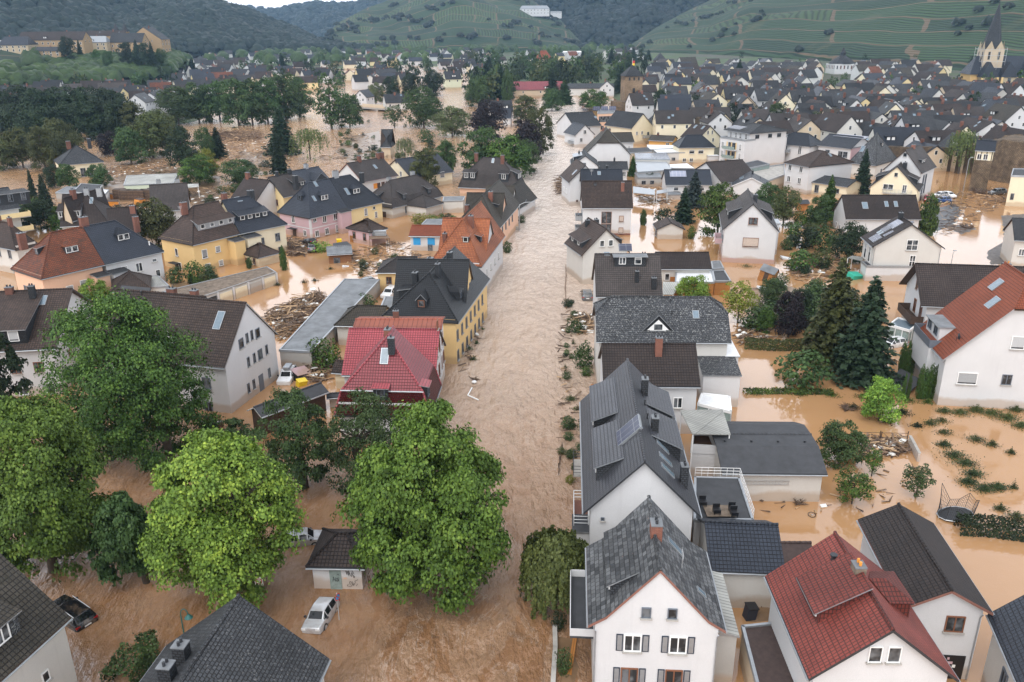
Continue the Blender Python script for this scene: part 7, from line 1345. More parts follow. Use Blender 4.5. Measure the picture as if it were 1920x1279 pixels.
# --- settlements left: rows behind the park trees and the far floor of the valley
n0 = len(items); items.clear()
def rows(d0, d1, xa, xb, pitch, gap, step, hs=1):
    d = d0
    while d < d1:
        x = xa
        while x < xb:
            px = x + rg.uniform(-8, 8); dx, dy = dirw(px); dd = d + rg.uniform(-6, 6); X, Y = dx * dd, dy * dd; z = max(gz(X, Y), .2)
            dm = min(((X - (a.x + (c.x - a.x) * t_ / 6)) ** 2 + (Y - (a.y + (c.y - a.y) * t_ / 6)) ** 2) for a, c in zip(RW[:-1], RW[1:]) for t_ in range(7))
            if free(X, Y, 5) and rg.random() > gap and dm > 900:
                L, W = rg.choice(((11, 9), (13, 10), (16, 10), (10, 9))); he = rg.choice((4.8, 5.6, 6.4)); hr = he + W * rg.choice((.4, .48)); wa = rg.choices(('white', 'white2', 'cream', 'yellow2', 'beige', 'grey'), (9, 4, 2, 1, .8, .4))[0]; ro = rg.choices(('slate', 'black', 'brown2', 'bluegrey', 'greybrown', 'oldred'), (4, 3, 4, 3, 3, .7))[0]
                items.append((d, Vector((X, Y, z)), rg.choice((.2, 1.77, .5, -.2)) + rg.uniform(-.2, .2), L, W, he, hr, wa, ro)); OCC.append((X, Y, 6))
            x += pitch * 1560 / d * rg.uniform(.8, 1.3)
        d *= step
rows(500, 660, 0, 330, 15, .25, 1.035); rows(640, 900, 330, 930, 17, .38, 1.045); rows(930, 1500, 300, 940, 24, .35, 1.06); rows(950, 1400, 1000, 1230, 30, .5, 1.07); items.sort(key=lambda t: t[1].length)
for i, (d, p, a, L, W, he, hr, wa, ro) in enumerate(items[:105]):
    band = 'rows behind the park trees' if d < 700 else 'settlement left of the river'; lab = f'{WN[wa]} house with {RN[ro]} roof in the {band}'; fhouse(lab, p, a, L, W, he, hr, wa, ro, det=1 if d > 560 else 2, group=lab, seed=i)
stufftown('distant_settlement', [t[1:] for t in items[105:]])
print('town', n0, len(items))
# ================================================================ TREES
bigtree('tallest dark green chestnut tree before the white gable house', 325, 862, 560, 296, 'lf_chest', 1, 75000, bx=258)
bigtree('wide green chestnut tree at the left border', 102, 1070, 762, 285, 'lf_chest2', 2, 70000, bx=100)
bigtree('yellow green chestnut tree above the dark slate roof', 482, 1118, 826, 285, 'lf_bright', 3, 70000, bx=433)
bigtree('bright green chestnut tree on the river bank next to the kiosk', 775, 1103, 760, 298, 'lf_chest2', 4, 75000, bx=812)
bigtree('dark green tree with slim trunk behind the kiosk and left of its dark neighbour', 573, 914, 733, 150, 'lf_mid', 5, 20000, .2, bx=562, name='tree', lob=(13, 11))
bigtree('dark loose tree between the wine red roof and the river bank chestnut', 668, 925, 740, 166, 'lf_mid', 6, 17000, .2, bx=692, name='tree', lob=(13, 11))
bigtree('small dark chestnut squeezed between two big chestnuts', 277, 1092, 930, 115, 'lf_mid', 7, 14000, .26, bx=250)
bigtree('dark tree cut by the left border beside the shuttered dormers', 0, 800, 618, 110, 'lf_dark', 8, 12000, .28, bx=8, name='tree', lob=(13, 11))
bigtree('small tree before the black carport', 443, 850, 787, 78, 'lf_mid', 9, 5000, .24, name='tree', lob=(13, 11))
def weeper():
    b = at(1052, 1125); o = empty('weeping_birch', b); tag(o, 'weeping birch overhanging the river beside the mottled slate house', 'tree'); h = zat(b.x, b.y, 1003); k = ppm((b.x, b.y, h * .6)); r = 70 / k; v, f, rn = crown_hang(77, 26000, .17 / r * 1.3, 170); v = norm(v) * np.array([r, r, h * .49]) + np.array([-12 / k, 0, h * .52]); link('crown', npmesh('crown', v, f, M['lf_willow'], rn), o); link('trunk', trunkmesh(h * .9, .2, r * .8, 5, 8, -.4), o)
weeper()
T = tree
for a in [
 # right gardens
 ('tall olive green spruce in the flooded gardens, larger of the pair', 1555, 680, 484, 112, 'con', 'lf_olive'), ('dark spruce with spreading boughs beside the taller spruce', 1615, 712, 520, 128, 'con', 'lf_con'),
 ('broad dark bush tree standing in still water below the spruces', 1500, 722, 654, 106, 'shrub', 'lf_mid'), ('light green round tree in the flooded garden', 1648, 788, 709, 80, 'broad', 'lf_bright'),
 ('blackish purple plum tree behind the garden hedge', 1478, 632, 545, 62, 'broad', 'lf_purple'), ('yellow green feathery shrub tree right of the lichen slate roof', 1383, 606, 528, 72, 'loose', 'lf_yel'), ('small bright green tree behind the lichen slate roof', 1299, 575, 516, 66, 'broad', 'lf_bright'), ('round green bush left of the purple plum', 1432, 625, 577, 34, 'broad', 'lf_chest'), ('dark green garden tree above the purple plum', 1445, 580, 522, 55, 'broad', 'lf_mid'), ('green garden tree between the plum and the tall spruce', 1498, 600, 540, 50, 'broad', 'lf_dark'),
 ('leafy tree growing by the corner of the black roofed garage', 1572, 868, 793, 92, 'broad', 'lf_mid'), ('slim young tree beside the broken garden wall', 1634, 893, 843, 36, 'loose', 'lf_chest'), ('small half drowned fruit tree below the garage', 1597, 945, 884, 78, 'loose', 'lf_chest'), ('leaning half drowned tree with broken fence', 1717, 932, 872, 58, 'loose', 'lf_mid'),
 ('green tree right of the small white garage', 1345, 440, 343, 84, 'broad', 'lf_chest'), ('bluish spruce in front of the solar collectors', 1300, 388, 320, 44, 'con', 'lf_blue'), ('dark spruce left of the bluish spruce', 1281, 418, 350, 44, 'con', 'lf_con'), ('dark bushy shrub left of the small garage', 1243, 420, 388, 42, 'shrub', 'lf_dark'), ('narrow thuja column by the small garage', 1206, 422, 392, 14, 'col', 'lf_thuja'), ('round shrub at the corner of the small garage', 1296, 448, 423, 20, 'shrub', 'lf_chest'),
 ('dark tree behind the large white gable house', 1437, 405, 342, 56, 'broad', 'lf_mid'), ('olive tree right of the large white gable house', 1468, 425, 350, 58, 'broad', 'lf_olive'), ('dark bush tree beside the brown three-skylight roof', 1508, 465, 425, 60, 'shrub', 'lf_dark'), ('dense dark tree left of the solar gable house', 1590, 492, 417, 66, 'broad', 'lf_dark'), ('broad bush between two dark trees left of the solar gable', 1545, 472, 420, 56, 'shrub', 'lf_mid'), ('tall slender green tree before the cream annex', 1551, 410, 328, 40, 'con', 'lf_chest'), ('blue green bushy tree below the cream annex', 1535, 430, 365, 45, 'broad', 'lf_mid'),
 ('dark fir in front of the steep slate hip roof', 1614, 365, 280, 42, 'con', 'lf_con'), ('green tree at the end of the brown three-skylight roof', 1737, 440, 363, 38, 'col', 'lf_chest'), ('dark cedar tree behind the apartment block', 1397, 246, 196, 66, 'loose', 'lf_blue'), ('dense green tree right of the cedar', 1453, 250, 192, 52, 'broad', 'lf_mid'), ('round green tree above the cedar', 1461, 202, 172, 32, 'broad', 'lf_mid'), ('loose olive birch behind the long solar roof', 1538, 255, 207, 44, 'loose', 'lf_olive'), ('dark conifer rising from the middle of the old town', 1384, 156, 111, 24, 'con', 'lf_con'), ('round tree in the old town right of the tall conifer', 1477, 152, 132, 26, 'broad', 'lf_mid'), ('dark round tree at the foot of the gate tower', 1237, 220, 168, 50, 'broad', 'lf_dark'), ('ivy covered tree right of the stone house', 1283, 252, 222, 34, 'shrub', 'lf_dark'), ('small dark conifer before the ruined tower', 1845, 334, 307, 26, 'shrub', 'lf_dark'), ('dark spruce in front of the pale yellow gable in the old town', 1885, 262, 236, 20, 'con', 'lf_con'), ('small spruce at the workshop roofs', 1186, 330, 292, 20, 'con', 'lf_chest'), ('bent dark tree by the long low shed', 1219, 345, 324, 20, 'loose', 'lf_dark'), ('green tree cut off by the old town roofs near the willow', 1645, 232, 207, 50, 'broad', 'lf_chest'),
 # left side
 ('round olive linden tree left of the yellow double house', 300, 468, 372, 84, 'broad', 'lf_olive'), ('light green tree behind the brown left border roof', 183, 580, 524, 58, 'broad', 'lf_bright'), ('green bush tree beside the long grey hall', 608, 690, 634, 66, 'shrub', 'lf_chest'), ('dark green shrub on the far side of the grey hall', 686, 582, 551, 44, 'shrub', 'lf_mid'), ('pointed thuja beside the low cream outbuilding', 533, 507, 461, 15, 'col', 'lf_thuja'), ('bright round shrub before the yellow house', 366, 528, 489, 44, 'shrub', 'lf_chest'), ('green shrub left of the bright round shrub', 331, 530, 499, 38, 'shrub', 'lf_mid'), ('ivy column by the cream outbuilding door', 468, 503, 482, 13, 'col', 'lf_mid'),
 ('tall olive tree in front of the black slate cream house', 800, 352, 277, 56, 'broad', 'lf_olive'), ('bright rounded hedge shrub beside the grey mansard house', 787, 420, 400, 40, 'shrub', 'lf_yel'), ('second bright shrub of the mansard house garden', 812, 416, 402, 28, 'shrub', 'lf_bright'), ('yellow shrub at the mansard house wing', 799, 407, 392, 16, 'shrub', 'lf_yel'), ('small dark tree by the low white garages', 848, 395, 376, 20, 'shrub', 'lf_mid'),
 ('creeping green bush over the wrecked cars', 601, 470, 453, 48, 'shrub', 'lf_bright'), ('bush on the river edge below the pink and yellow house', 951, 474, 452, 22, 'shrub', 'lf_mid'), ('little hedge block on the river edge by the white row house', 934, 493, 478, 18, 'shrub', 'lf_dark'), ('shrub at the corner of the mansard house on the river', 988, 375, 360, 26, 'shrub', 'lf_chest'), ('low shrubs by the river street lamp', 978, 418, 402, 18, 'shrub', 'lf_mid'),
 # right bank shrubs
 ('flooded dark green bush left of the lichen slate house', 1080, 622, 597, 38, 'shrub', 'lf_mid'), ('flooded tree shrub before the balconies of the brown roofed house', 1095, 688, 641, 42, 'shrub', 'lf_mid'), ('low bright bush in the water below that tree shrub', 1099, 704, 688, 28, 'shrub', 'lf_chest'), ('brown drowned bush at the anthracite roofed house', 1094, 806, 780, 24, 'shrub', 'lf_olive'), ('yellowish round bush in the flooded front garden', 1069, 905, 890, 22, 'shrub', 'lf_yel'), ('small round dark bush above the yellowish bush', 1076, 882, 867, 15, 'shrub', 'lf_mid'), ('thick bush in the narrow garden of the mottled slate house', 1056, 1262, 1215, 34, 'shrub', 'lf_mid'), ('dark bush beneath the weeping birch', 1046, 1178, 1146, 34, 'shrub', 'lf_dark'),
 # left park and middle ground
 ('bright yellow topped tree in the debris field', 391, 335, 279, 48, 'broad', 'lf_yel'), ('round green tree in front of the yellow topped tree', 375, 347, 290, 68, 'broad', 'lf_chest'), ('green tree before the light timber heap', 452, 345, 298, 76, 'broad', 'lf_mid'), ('dark green columnar spruce in the debris field', 525, 326, 236, 38, 'con', 'lf_con'), ('broad dark spruce behind the columnar spruce', 530, 290, 203, 62, 'con', 'lf_con'), ('pale weeping birch beside the debris field', 582, 300, 241, 76, 'hang', 'lf_willow'), ('dark purple leaved tree in the left park', 207, 292, 246, 44, 'broad', 'lf_purple'), ('large green tree right of the purple leaved tree', 247, 308, 238, 66, 'broad', 'lf_mid'), ('tall dark conifer cluster by the shed roofs', 347, 325, 236, 62, 'broad', 'lf_dark'), ('pointed dark conifer in the left park', 410, 296, 238, 36, 'con', 'lf_con'), ('loose green tree left of the pointed conifer', 388, 300, 238, 40, 'broad', 'lf_mid'),
 ('left one of the pair of round trees before the cream park house', 130, 352, 307, 44, 'broad', 'lf_mid'), ('right one of the pair of round trees before the cream park house', 189, 350, 307, 46, 'broad', 'lf_mid'), ('green tree left of the park house pair', 103, 352, 309, 40, 'broad', 'lf_dark'), ('slim cypress beside the curved balconies', 66, 385, 316, 22, 'con', 'lf_con'), ('broad cypress right of the slim cypress', 88, 395, 326, 32, 'con', 'lf_con'), ('dark garden tree below the cypresses', 78, 430, 374, 66, 'broad', 'lf_dark'), ('fresh green garden tree beside the old grey gable', 112, 428, 386, 32, 'broad', 'lf_chest'), ('garden tree at the left border below the curved balconies', 30, 425, 380, 62, 'broad', 'lf_mid'), ('fallen shrubs behind the white roofed shed', 275, 440, 415, 60, 'shrub', 'lf_olive'),
 ('bare limbed tall tree by the flooded park edge', 622, 242, 136, 66, 'loose', 'lf_mid'), ('round tree right of the tall bare limbed tree', 656, 238, 177, 62, 'broad', 'lf_mid'), ('uprooted little tree on a mound in the flood', 622, 242, 205, 30, 'loose', 'lf_mid'), ('spreading tree on the island near the chapel', 740, 240, 197, 44, 'loose', 'lf_mid'), ('large green tree on the river island', 795, 240, 162, 80, 'broad', 'lf_mid'), ('pale green silvery tree on the river island', 848, 256, 199, 74, 'broad', 'lf_pale'), ('great dark purple copper beech', 915, 262, 186, 74, 'broad', 'lf_purple'), ('second copper beech behind the green riverside trees', 987, 305, 224, 64, 'broad', 'lf_purple'), ('tall olive tree closing the row at the river', 1011, 292, 202, 56, 'broad', 'lf_olive'), ('olive tree behind the second copper beech', 985, 235, 178, 56, 'broad', 'lf_olive'), ('large green riverside tree, left of the group', 905, 330, 238, 82, 'broad', 'lf_mid'), ('bright green riverside tree in the middle of the group', 955, 336, 252, 88, 'broad', 'lf_chest'), ('green riverside tree nearest the water', 986, 325, 262, 52, 'broad', 'lf_mid'), ('tall green tree left of the poplar', 897, 200, 142, 54, 'broad', 'lf_mid'), ('slender poplar by the pink red hall', 951, 190, 130, 24, 'col', 'lf_mid'), ('bright tree at the head of the flooded street', 1113, 206, 168, 58, 'broad', 'lf_chest'), ('conifer beside the pink red hall', 1058, 196, 148, 40, 'con', 'lf_mid'), ('dark tree beside the head of the flooded street', 1035, 208, 165, 46, 'broad', 'lf_mid'), ('birch by the chapel', 760, 300, 258, 42, 'hang', 'lf_pale'), ('round clipped shrub near the chapel', 799, 266, 241, 34, 'shrub', 'lf_mid'), ('smaller clipped shrub near the chapel', 808, 281, 260, 20, 'shrub', 'lf_dark'), ('dark tree row left end on the far bank', 735, 188, 142, 36, 'broad', 'lf_dark'), ('dark tree row middle on the far bank', 772, 184, 136, 42, 'broad', 'lf_dark'), ('dark tree row right end on the far bank', 814, 180, 132, 46, 'broad', 'lf_dark'), ('pale tree left of the dark far bank row', 705, 195, 155, 36, 'broad', 'lf_pale'), ('green tree behind the island, left of the tall one', 838, 330, 262, 44, 'broad', 'lf_mid'), ('loose tree before the riverside group', 832, 312, 268, 40, 'loose', 'lf_mid')]:
    T(*a)
for i, (x, w_) in enumerate(((1688, 13), (1697, 15), (1706, 13))): T('narrow thuja left of the corner balcony house, back row', x, 702, 640 + (i == 2) * 8, w_, 'col', 'lf_thuja', group='thujas by the corner balcony, back row')
for x, yt in ((1722, 684), (1730, 690), (1738, 682), (1748, 684), (1760, 690), (1771, 677)): T('narrow thuja left of the corner balcony house, front row', x, 748, yt, 15, 'col', 'lf_thuja', group='thujas by the corner balcony, front row')
for x in (1692, 1701): T('very thin thuja by the fallen black panel', x, 748, 700, 8, 'col', 'lf_thuja', group='thin thujas by the fallen panel')
# rows in the flooded park on the left
for x, yb, yt, wd in [(336, 234, 164, 64), (374, 230, 158, 62), (413, 228, 154, 62), (448, 236, 150, 60), (474, 234, 151, 56), (503, 231, 148, 58), (536, 226, 141, 66), (562, 220, 148, 52)]: T('dark lime tree in the long row along the flooded park', x, yb, yt - 3, wd * 1.2, 'broad', 'lf_mid', group='lime row along the flooded park', var=None)
for x, yb, yt, wd in [(12, 240, 176, 62), (52, 236, 166, 66), (85, 250, 172, 60), (112, 246, 170, 70), (150, 248, 168, 66), (186, 246, 170, 66), (218, 240, 174, 58), (30, 265, 205, 70), (75, 268, 205, 66), (130, 262, 200, 66), (170, 262, 196, 60), (232, 262, 190, 50), (200, 258, 188, 60)]: T('dense dark tree of the wood at the left of the flooded park', x, yb, yt - 6, wd * 1.25, 'broad', 'lf_dark', group='dark wood left of the flooded park')
for x, yb, yt, wd in [(44, 314, 243, 60), (86, 320, 240, 48), (8, 318, 262, 50), (118, 302, 226, 64), (125, 308, 250, 60), (288, 296, 214, 66), (255, 262, 195, 50), (320, 292, 226, 52), (300, 262, 208, 52)]: T('olive tinged tree standing in the flood at the left park edge', x, yb, yt - 4, wd * 1.2, 'broad', 'lf_olive', group='olive trees at the left park edge')
# woods beyond: many small trees
rg = random.Random(5)
def wood(label, group, x0, x1, y0, y1, n, hpx, kinds, wr=(.6, .95)):
    k = 0
    for _ in range(n * 12):
        if k >= n: break
        x, y = rg.uniform(x0, x1), rg.uniform(y0, y1); b = at(x, y, .5)
        if not free(b.x, b.y, 3): continue
        kind, lf = rg.choice(kinds); h = rg.uniform(*hpx); s = ppm(b); z0 = max(gz(b.x, b.y), -.3)
        tree3(label, b.x, b.y, h, h * rg.uniform(*wr) / 2, kind, lf, group=group, z0=z0, tm=False, name='bush' if h < 4 else None); k += 1
BD = [('tiny', 'lf_mid'), ('tiny', 'lf_dark'), ('tiny', 'lf_olive'), ('tiny', 'lf_mid'), ('con', 'lf_con'), ('tiny', 'lf_dark')]
wood('park tree in the wood between the villa and the river head', 'park wood at the river head', 880, 1165, 116, 186, 70, (13, 21), BD); wood('dark park tree near the round tower', 'trees near the round tower', 1090, 1220, 112, 150, 20, (12, 20), BD)
wood('tree among the houses behind the flooded park', 'trees behind the flooded park', -10, 330, 150, 190, 44, (10, 17), BD); wood('tree in the settlement left of the river', 'trees in the left settlement', 330, 860, 124, 165, 42, (9, 17), BD)
q = []
for x0, x1, y0, y1, n in ((330, 860, 104, 124, 90), (300, 1200, 97, 104, 120)):
    for _ in range(n):
        b = at(rg.uniform(x0, x1), rg.uniform(y0, y1), .5)
        if free(b.x, b.y, 3): q.append((b.x, b.y, max(gz(b.x, b.y), 0) + 4.5))
blobs('distant_trees', np.array(q), 6.5, 'lf_mid', 41, sq=1.15)
wood('small tree between old town roofs', 'trees between old town roofs', 1230, 1930, 112, 260, 44, (8, 13), [('tiny', 'lf_mid'), ('tiny', 'lf_dark'), ('tiny', 'lf_chest')]); wood('bush on the flooded island', 'bushes on the island', 640, 830, 215, 300, 16, (1.5, 3), [('tiny', 'lf_mid'), ('tiny', 'lf_dark')], (1, 1.4))
p = at(1797, 326); o = tree3('old weeping willow beside the ruined tower', p.x, p.y, zat(p.x, p.y, 243), 32 / ppm(p), 'hang', 'lf_willow', name='weeping_willow')
for q, h_, kd, lf in MONT: tree3('tall dark tree standing close before the monastery', q.x, q.y, h_, h_ * (.4 if kd != 'con' else .22), kd, lf, group='trees before the monastery', z0=q.z - 1)
def shrubs(label, group, poly, n, hr, lfs, seed):
    rg = random.Random(seed); P = [at(*q) for q in poly]; x0, x1, y0, y1 = min(p.x for p in P), max(p.x for p in P), min(p.y for p in P), max(p.y for p in P); k = 0
    for _ in range(n * 30):
        x, y = rg.uniform(x0, x1), rg.uniform(y0, y1); c = False; j = len(P) - 1
        for i in range(len(P)):
            if (P[i].y > y) != (P[j].y > y) and x < (P[j].x - P[i].x) * (y - P[i].y) / (P[j].y - P[i].y) + P[i].x: c = not c
            j = i
        if not c or any((x - a) ** 2 + (y - b) ** 2 < (r * .75) ** 2 for a, b, r in OCC): continue
        h = rg.uniform(*hr); tree3(label, x, y, h, h * rg.uniform(.5, .8), 'shrub', rg.choice(lfs), group=group, tm=False); k += 1
        if k >= n: break
G4 = ['lf_mid', 'lf_dark', 'lf_chest', 'lf_olive', 'lf_mid']
shrubs('garden shrub in the wrecked gardens behind the lichen slate roof', 'shrubs of the wrecked gardens', [(1385, 545), (1480, 520), (1625, 560), (1640, 640), (1395, 640)], 34, (1.6, 4), G4, 1); shrubs('shrub between the large white gable house and the solar gable house', 'shrubs by the solar gable house', [(1470, 470), (1500, 405), (1590, 420), (1600, 500), (1500, 520)], 22, (1.8, 4.5), G4, 2); shrubs('small drowned shrub along the right river bank', 'drowned shrubs on the right bank', [(1062, 560), (1085, 560), (1100, 790), (1088, 930), (1050, 930), (1058, 700)], 18, (.6, 1.5), G4, 3); shrubs('garden shrub at the yellow and peach double houses', 'shrubs at the double houses', [(312, 520), (420, 505), (430, 520), (330, 545)], 12, (1, 2.2), G4, 4); shrubs('shrub in the garden left of the weathered red roof', 'shrubs left of the red roof', [(-20, 470), (0, 400), (105, 395), (112, 440), (60, 410), (20, 520)], 18, (2, 4.5), G4, 5); shrubs('bush in the debris strewn yard by the greenhouse', 'bushes by the greenhouse', [(205, 395), (440, 345), (560, 330), (480, 300), (420, 400), (290, 440)], 26, (1, 3), G4, 6); shrubs('bush behind the brown and blue roofs by the flooded park', 'bushes at the flooded park', [(620, 290), (780, 285), (840, 300), (700, 300), (640, 250)], 20, (1, 2.6), G4, 7); shrubs('shrub in the courtyard behind the street row', 'courtyard shrubs', [(640, 500), (770, 450), (840, 400), (860, 410), (790, 480), (680, 520)], 12, (.8, 1.8), G4, 8)
# hedges
def hedge(label, pts, h, wd, lf, seed):
    P = [at(x, y) for x, y in pts]; o = empty('hedge', P[0]); tag(o, label, 'hedge'); rg = np.random.default_rng(seed); C = []; Nn = []
    for a, b in zip(P[:-1], P[1:]):
        l = (b - a).length; k = int(l * (h * 2 + wd) * 110); t = rg.uniform(0, 1, k); q = rg.uniform(-h, h + wd, k); d = (b - a).normalized(); n = Vector((-d.y, d.x, 0))
        off = np.where(q < 0, -wd/2, np.where(q < wd, q - wd/2, wd/2)); z = np.where(q < 0, h + q, np.where(q < wd, h, h - (q - wd)))
        c = np.outer(1 - t, a - P[0]) + np.outer(t, b - P[0]) + np.outer(off, n); c[:, 2] = z; C.append(c + rg.normal(0, .07, c.shape)); nn = np.outer(np.sign(off) * (z < h - .01), n); nn[:, 2] = .5; Nn.append(nn)
    v, f = leafquads(np.concatenate(C), np.concatenate(Nn) + 1e-3, .2, rg); link('foliage', npmesh('foliage', v, f, M[lf], rg.uniform(0, 1, len(f))), o)
hedge('long dark clipped hedge at the lower right of the flooded garden', [(1795, 995), (1850, 998), (1935, 1010)], 1.3, 1.6, 'lf_dark', 3); hedge('garden hedge left of the tall spruces', [(1396, 652), (1455, 656), (1522, 654)], 1.3, 1.2, 'lf_olive', 4); hedge('green hedge with a gap beside the flat grey annex roof', [(222, 1300), (262, 1240), (300, 1228)], 1.6, 2.0, 'lf_mid', 5); hedge('low drowned hedge between two still garden pools', [(1395, 737), (1470, 737), (1560, 738)], .45, .8, 'lf_chest', 6)
# ================================================================ THINGS IN THE FLOOD
def car2(label, fpx, rpx, paintm, kind='hatch', z=-.45, tilt=(0, 0), **k):
    f, r = at(*fpx, .6), at(*rpx, .6); c = (f + r) / 2; d = r - f; x, y = proj((c.x, c.y, max(z, 0) + .3)); return car(label, x, y, math.degrees(math.atan2(d.y, d.x)), paintm, kind, z, tilt, **k)
car2('silver hatchback half sunk in the water in front of the kiosk', (586, 1172), (617, 1124), 'car_silver', 'hatch', -.42, (-6, 4)); car2('black estate car with roof rails adrift beside the dark house corner', (104, 1125), (161, 1160), 'car_black', 'suv', -.5, (3, 4), rails=True)
car2('silver car half hidden under the yellow green chestnut crown', (586, 1001), (548, 1006), 'car_silver', 'hatch', -.4); car2('white car with grey roof box beside the white gable house', (532, 712), (546, 692), 'car_white', 'suv', -.4, box=True, rails=True)
car2('black estate car washed up against the mauve house', (568, 452), (592, 460), 'car_black', 'estate', .25, (0, -9)); car2('dark grey hatchback nose down below the black washed up car', (583, 461), (585, 471), 'car_grey', 'hatch', .0, (0, -6)); car2('dark grey car parked in the water beside the grey box dormer house', (1099, 544), (1102, 558), 'car_grey', 'suv', -.35)
car2('silver estate car in the muddy car park', (1752, 367), (1773, 364), 'car_silver', 'estate', .0); car2('white car behind the blue one in the muddy car park', (1788, 368), (1771, 363), 'car_white', 'estate', .0); car2('dark blue car in front in the muddy car park', (1758, 375), (1780, 375), 'car_blue', 'hatch', .0); car2('red car partly hidden by the tree at the muddy car park', (1740, 377), (1738, 368), 'car_red', 'hatch', .0); car2('dark grey estate car caught in branches before the ruined tower', (1855, 361), (1886, 360), 'car_grey', 'suv', -.05, (0, -5))
car2('white car parked behind the spreading spruce', (1663, 643), (1690, 639), 'car_white', 'hatch', -.25); car2('white van behind the yellow house and its grey green strip roof', (725, 553), (737, 544), 'car_white', 'suv', -.2); car2('dark car roof showing above the water by the yellow outbuilding', (676, 521), (694, 518), 'car_grey', 'hatch', -1.0)
# street lamps and signs
def lamp(label, x, y, top, arm, mm, rr=.07, dome=False, name='street_lamp'):
    b = at(x, y); h = zat(b.x, b.y, top); o = empty(name, b); tag(o, label, 'street lamp'); m = MB(); m.bar((0, 0, -1.4), (0, 0, h - .5), rr, 0, rr * .75, 8); m.build('pole', M[mm], o); m = MB(); P = [(0, 0, h - .5)]
    for k in range(1, 7): a = math.pi * k / 6 * (1 if dome else .5); P.append((arm * .5 * (1 - math.cos(a)) if dome else arm * math.sin(a) * .4, 0, h - .5 + .55 * math.sin(a)))
    if not dome: P.append((arm, 0, h + .12))
    m.tube(P, rr * .6, 0, 6); m.build('arm', M[mm], o); e = Vector(P[-1]); m = MB()
    if dome: m.bar(e + Vector((0, 0, .05)), e - Vector((0, 0, .22)), .09, 0, .30, 12); m.bar(e - Vector((0, 0, .22)), e - Vector((0, 0, .28)), .24, 1, .2, 12)
    else: m.box(e.x - .45, e.x + .15, -.13, .13, e.z - .08, e.z + .06, 0); m.box(e.x - .4, e.x + .1, -.1, .1, e.z - .11, e.z - .081, 1)
    m.build('lamp_head', [M[mm], M['lamp_w']], o, smooth=False); return o
lamp('green street lamp with curved neck and bell shade beside the slate house', 351, 1222, 1143, .55, 'lampgreen', .06, True); lamp('tall white street lamp leaning its arm over the river', 974, 432, 380, 3.2, 'zinc', .1); lamp('tall pale street lamp standing in the flooded car park', 1806, 358, 296, .9, 'zinc', .1); lamp('short street lamp behind the solar gable house', 1783, 497, 471, .4, 'zinc', .07)
def fallen():
    P = [at(889, 716, .25), at(885, 727, .2), at(877, 741, .15), at(897, 750, .12)]; o = empty('fallen_street_lamp', P[1]); tag(o, 'white street lamp lying broken in the river', 'street lamp'); m = MB(); m.tube([p - P[1] for p in P[1:]], .08, 0, 6); m.build('pole', M['fr_w'], o); m = MB(); q = P[0] - P[1]; m.ball(q, .35, 0, 8, 5, (1, 1, .5)); m.build('lamp_head', M['lamp_w'], o)
fallen()
def sign(label, x, y, top, kind):
    b = at(x, y); h = zat(b.x, b.y, top); o = empty('traffic_sign', b, .08); tag(o, label, 'traffic sign'); m = MB(); m.bar((0, 0, -1.2), (0, 0, h), .04); m.build('post', M['steel'], o); m = MB()
    if kind == 'zone':
        m.box(-.32, .32, -.06, -.03, h - .85, h, 0)
        ring = lambda r0, r1, yy, mi: [m.poly([(r0 * math.cos(a), yy, h - .42 + r0 * math.sin(a)), (r1 * math.cos(a), yy, h - .42 + r1 * math.sin(a)), (r1 * math.cos(c), yy, h - .42 + r1 * math.sin(c)), (r0 * math.cos(c), yy, h - .42 + r0 * math.sin(c))], mi) for a, c in ((2 * math.pi * i / 20, 2 * math.pi * (i + 1) / 20) for i in range(20))]
        ring(.20, .27, -.064, 1); m.build('panel', [M['fr_w'], M['red']], o)
        cu = bpy.data.curves.new('t', 'FONT'); cu.body = '30'; cu.size = .27; cu.align_x = 'CENTER'; cu.align_y = 'CENTER'; cu.extrude = .003; t = bpy.data.objects.new('number', cu); COL.objects.link(t); bpy.context.view_layer.update(); me = bpy.data.meshes.new_from_object(t.evaluated_get(bpy.context.evaluated_depsgraph_get())); bpy.data.objects.remove(t); me.materials.clear(); me.materials.append(M['blackp']); q = link('number', me, o, (0, -.068, h - .42)); q.rotation_euler = (math.pi/2, 0, 0)
    else:
        m.bar((0, -.05, h - .35), (0, -.07, h - .35), .3, 1, k=18); m.bar((0, -.07, h - .35), (0, -.078, h - .35), .23, 0, k=18); T = Matrix.Translation((0, -.085, h - .35)) @ Matrix.Rotation(.78, 4, 'Y'); m.box(-.28, .28, -.006, .004, -.035, .035, 1, T=T); m.build('panel', [M['blue'], M['red']], o); o.rotation_euler.z = 1.15
sign('white thirty zone sign under the yellow green chestnut', 490, 1122, 1081, 'zone'); sign('round blue and red no stopping sign beside the sunken silver hatchback', 636, 1162, 1112, 'stop')
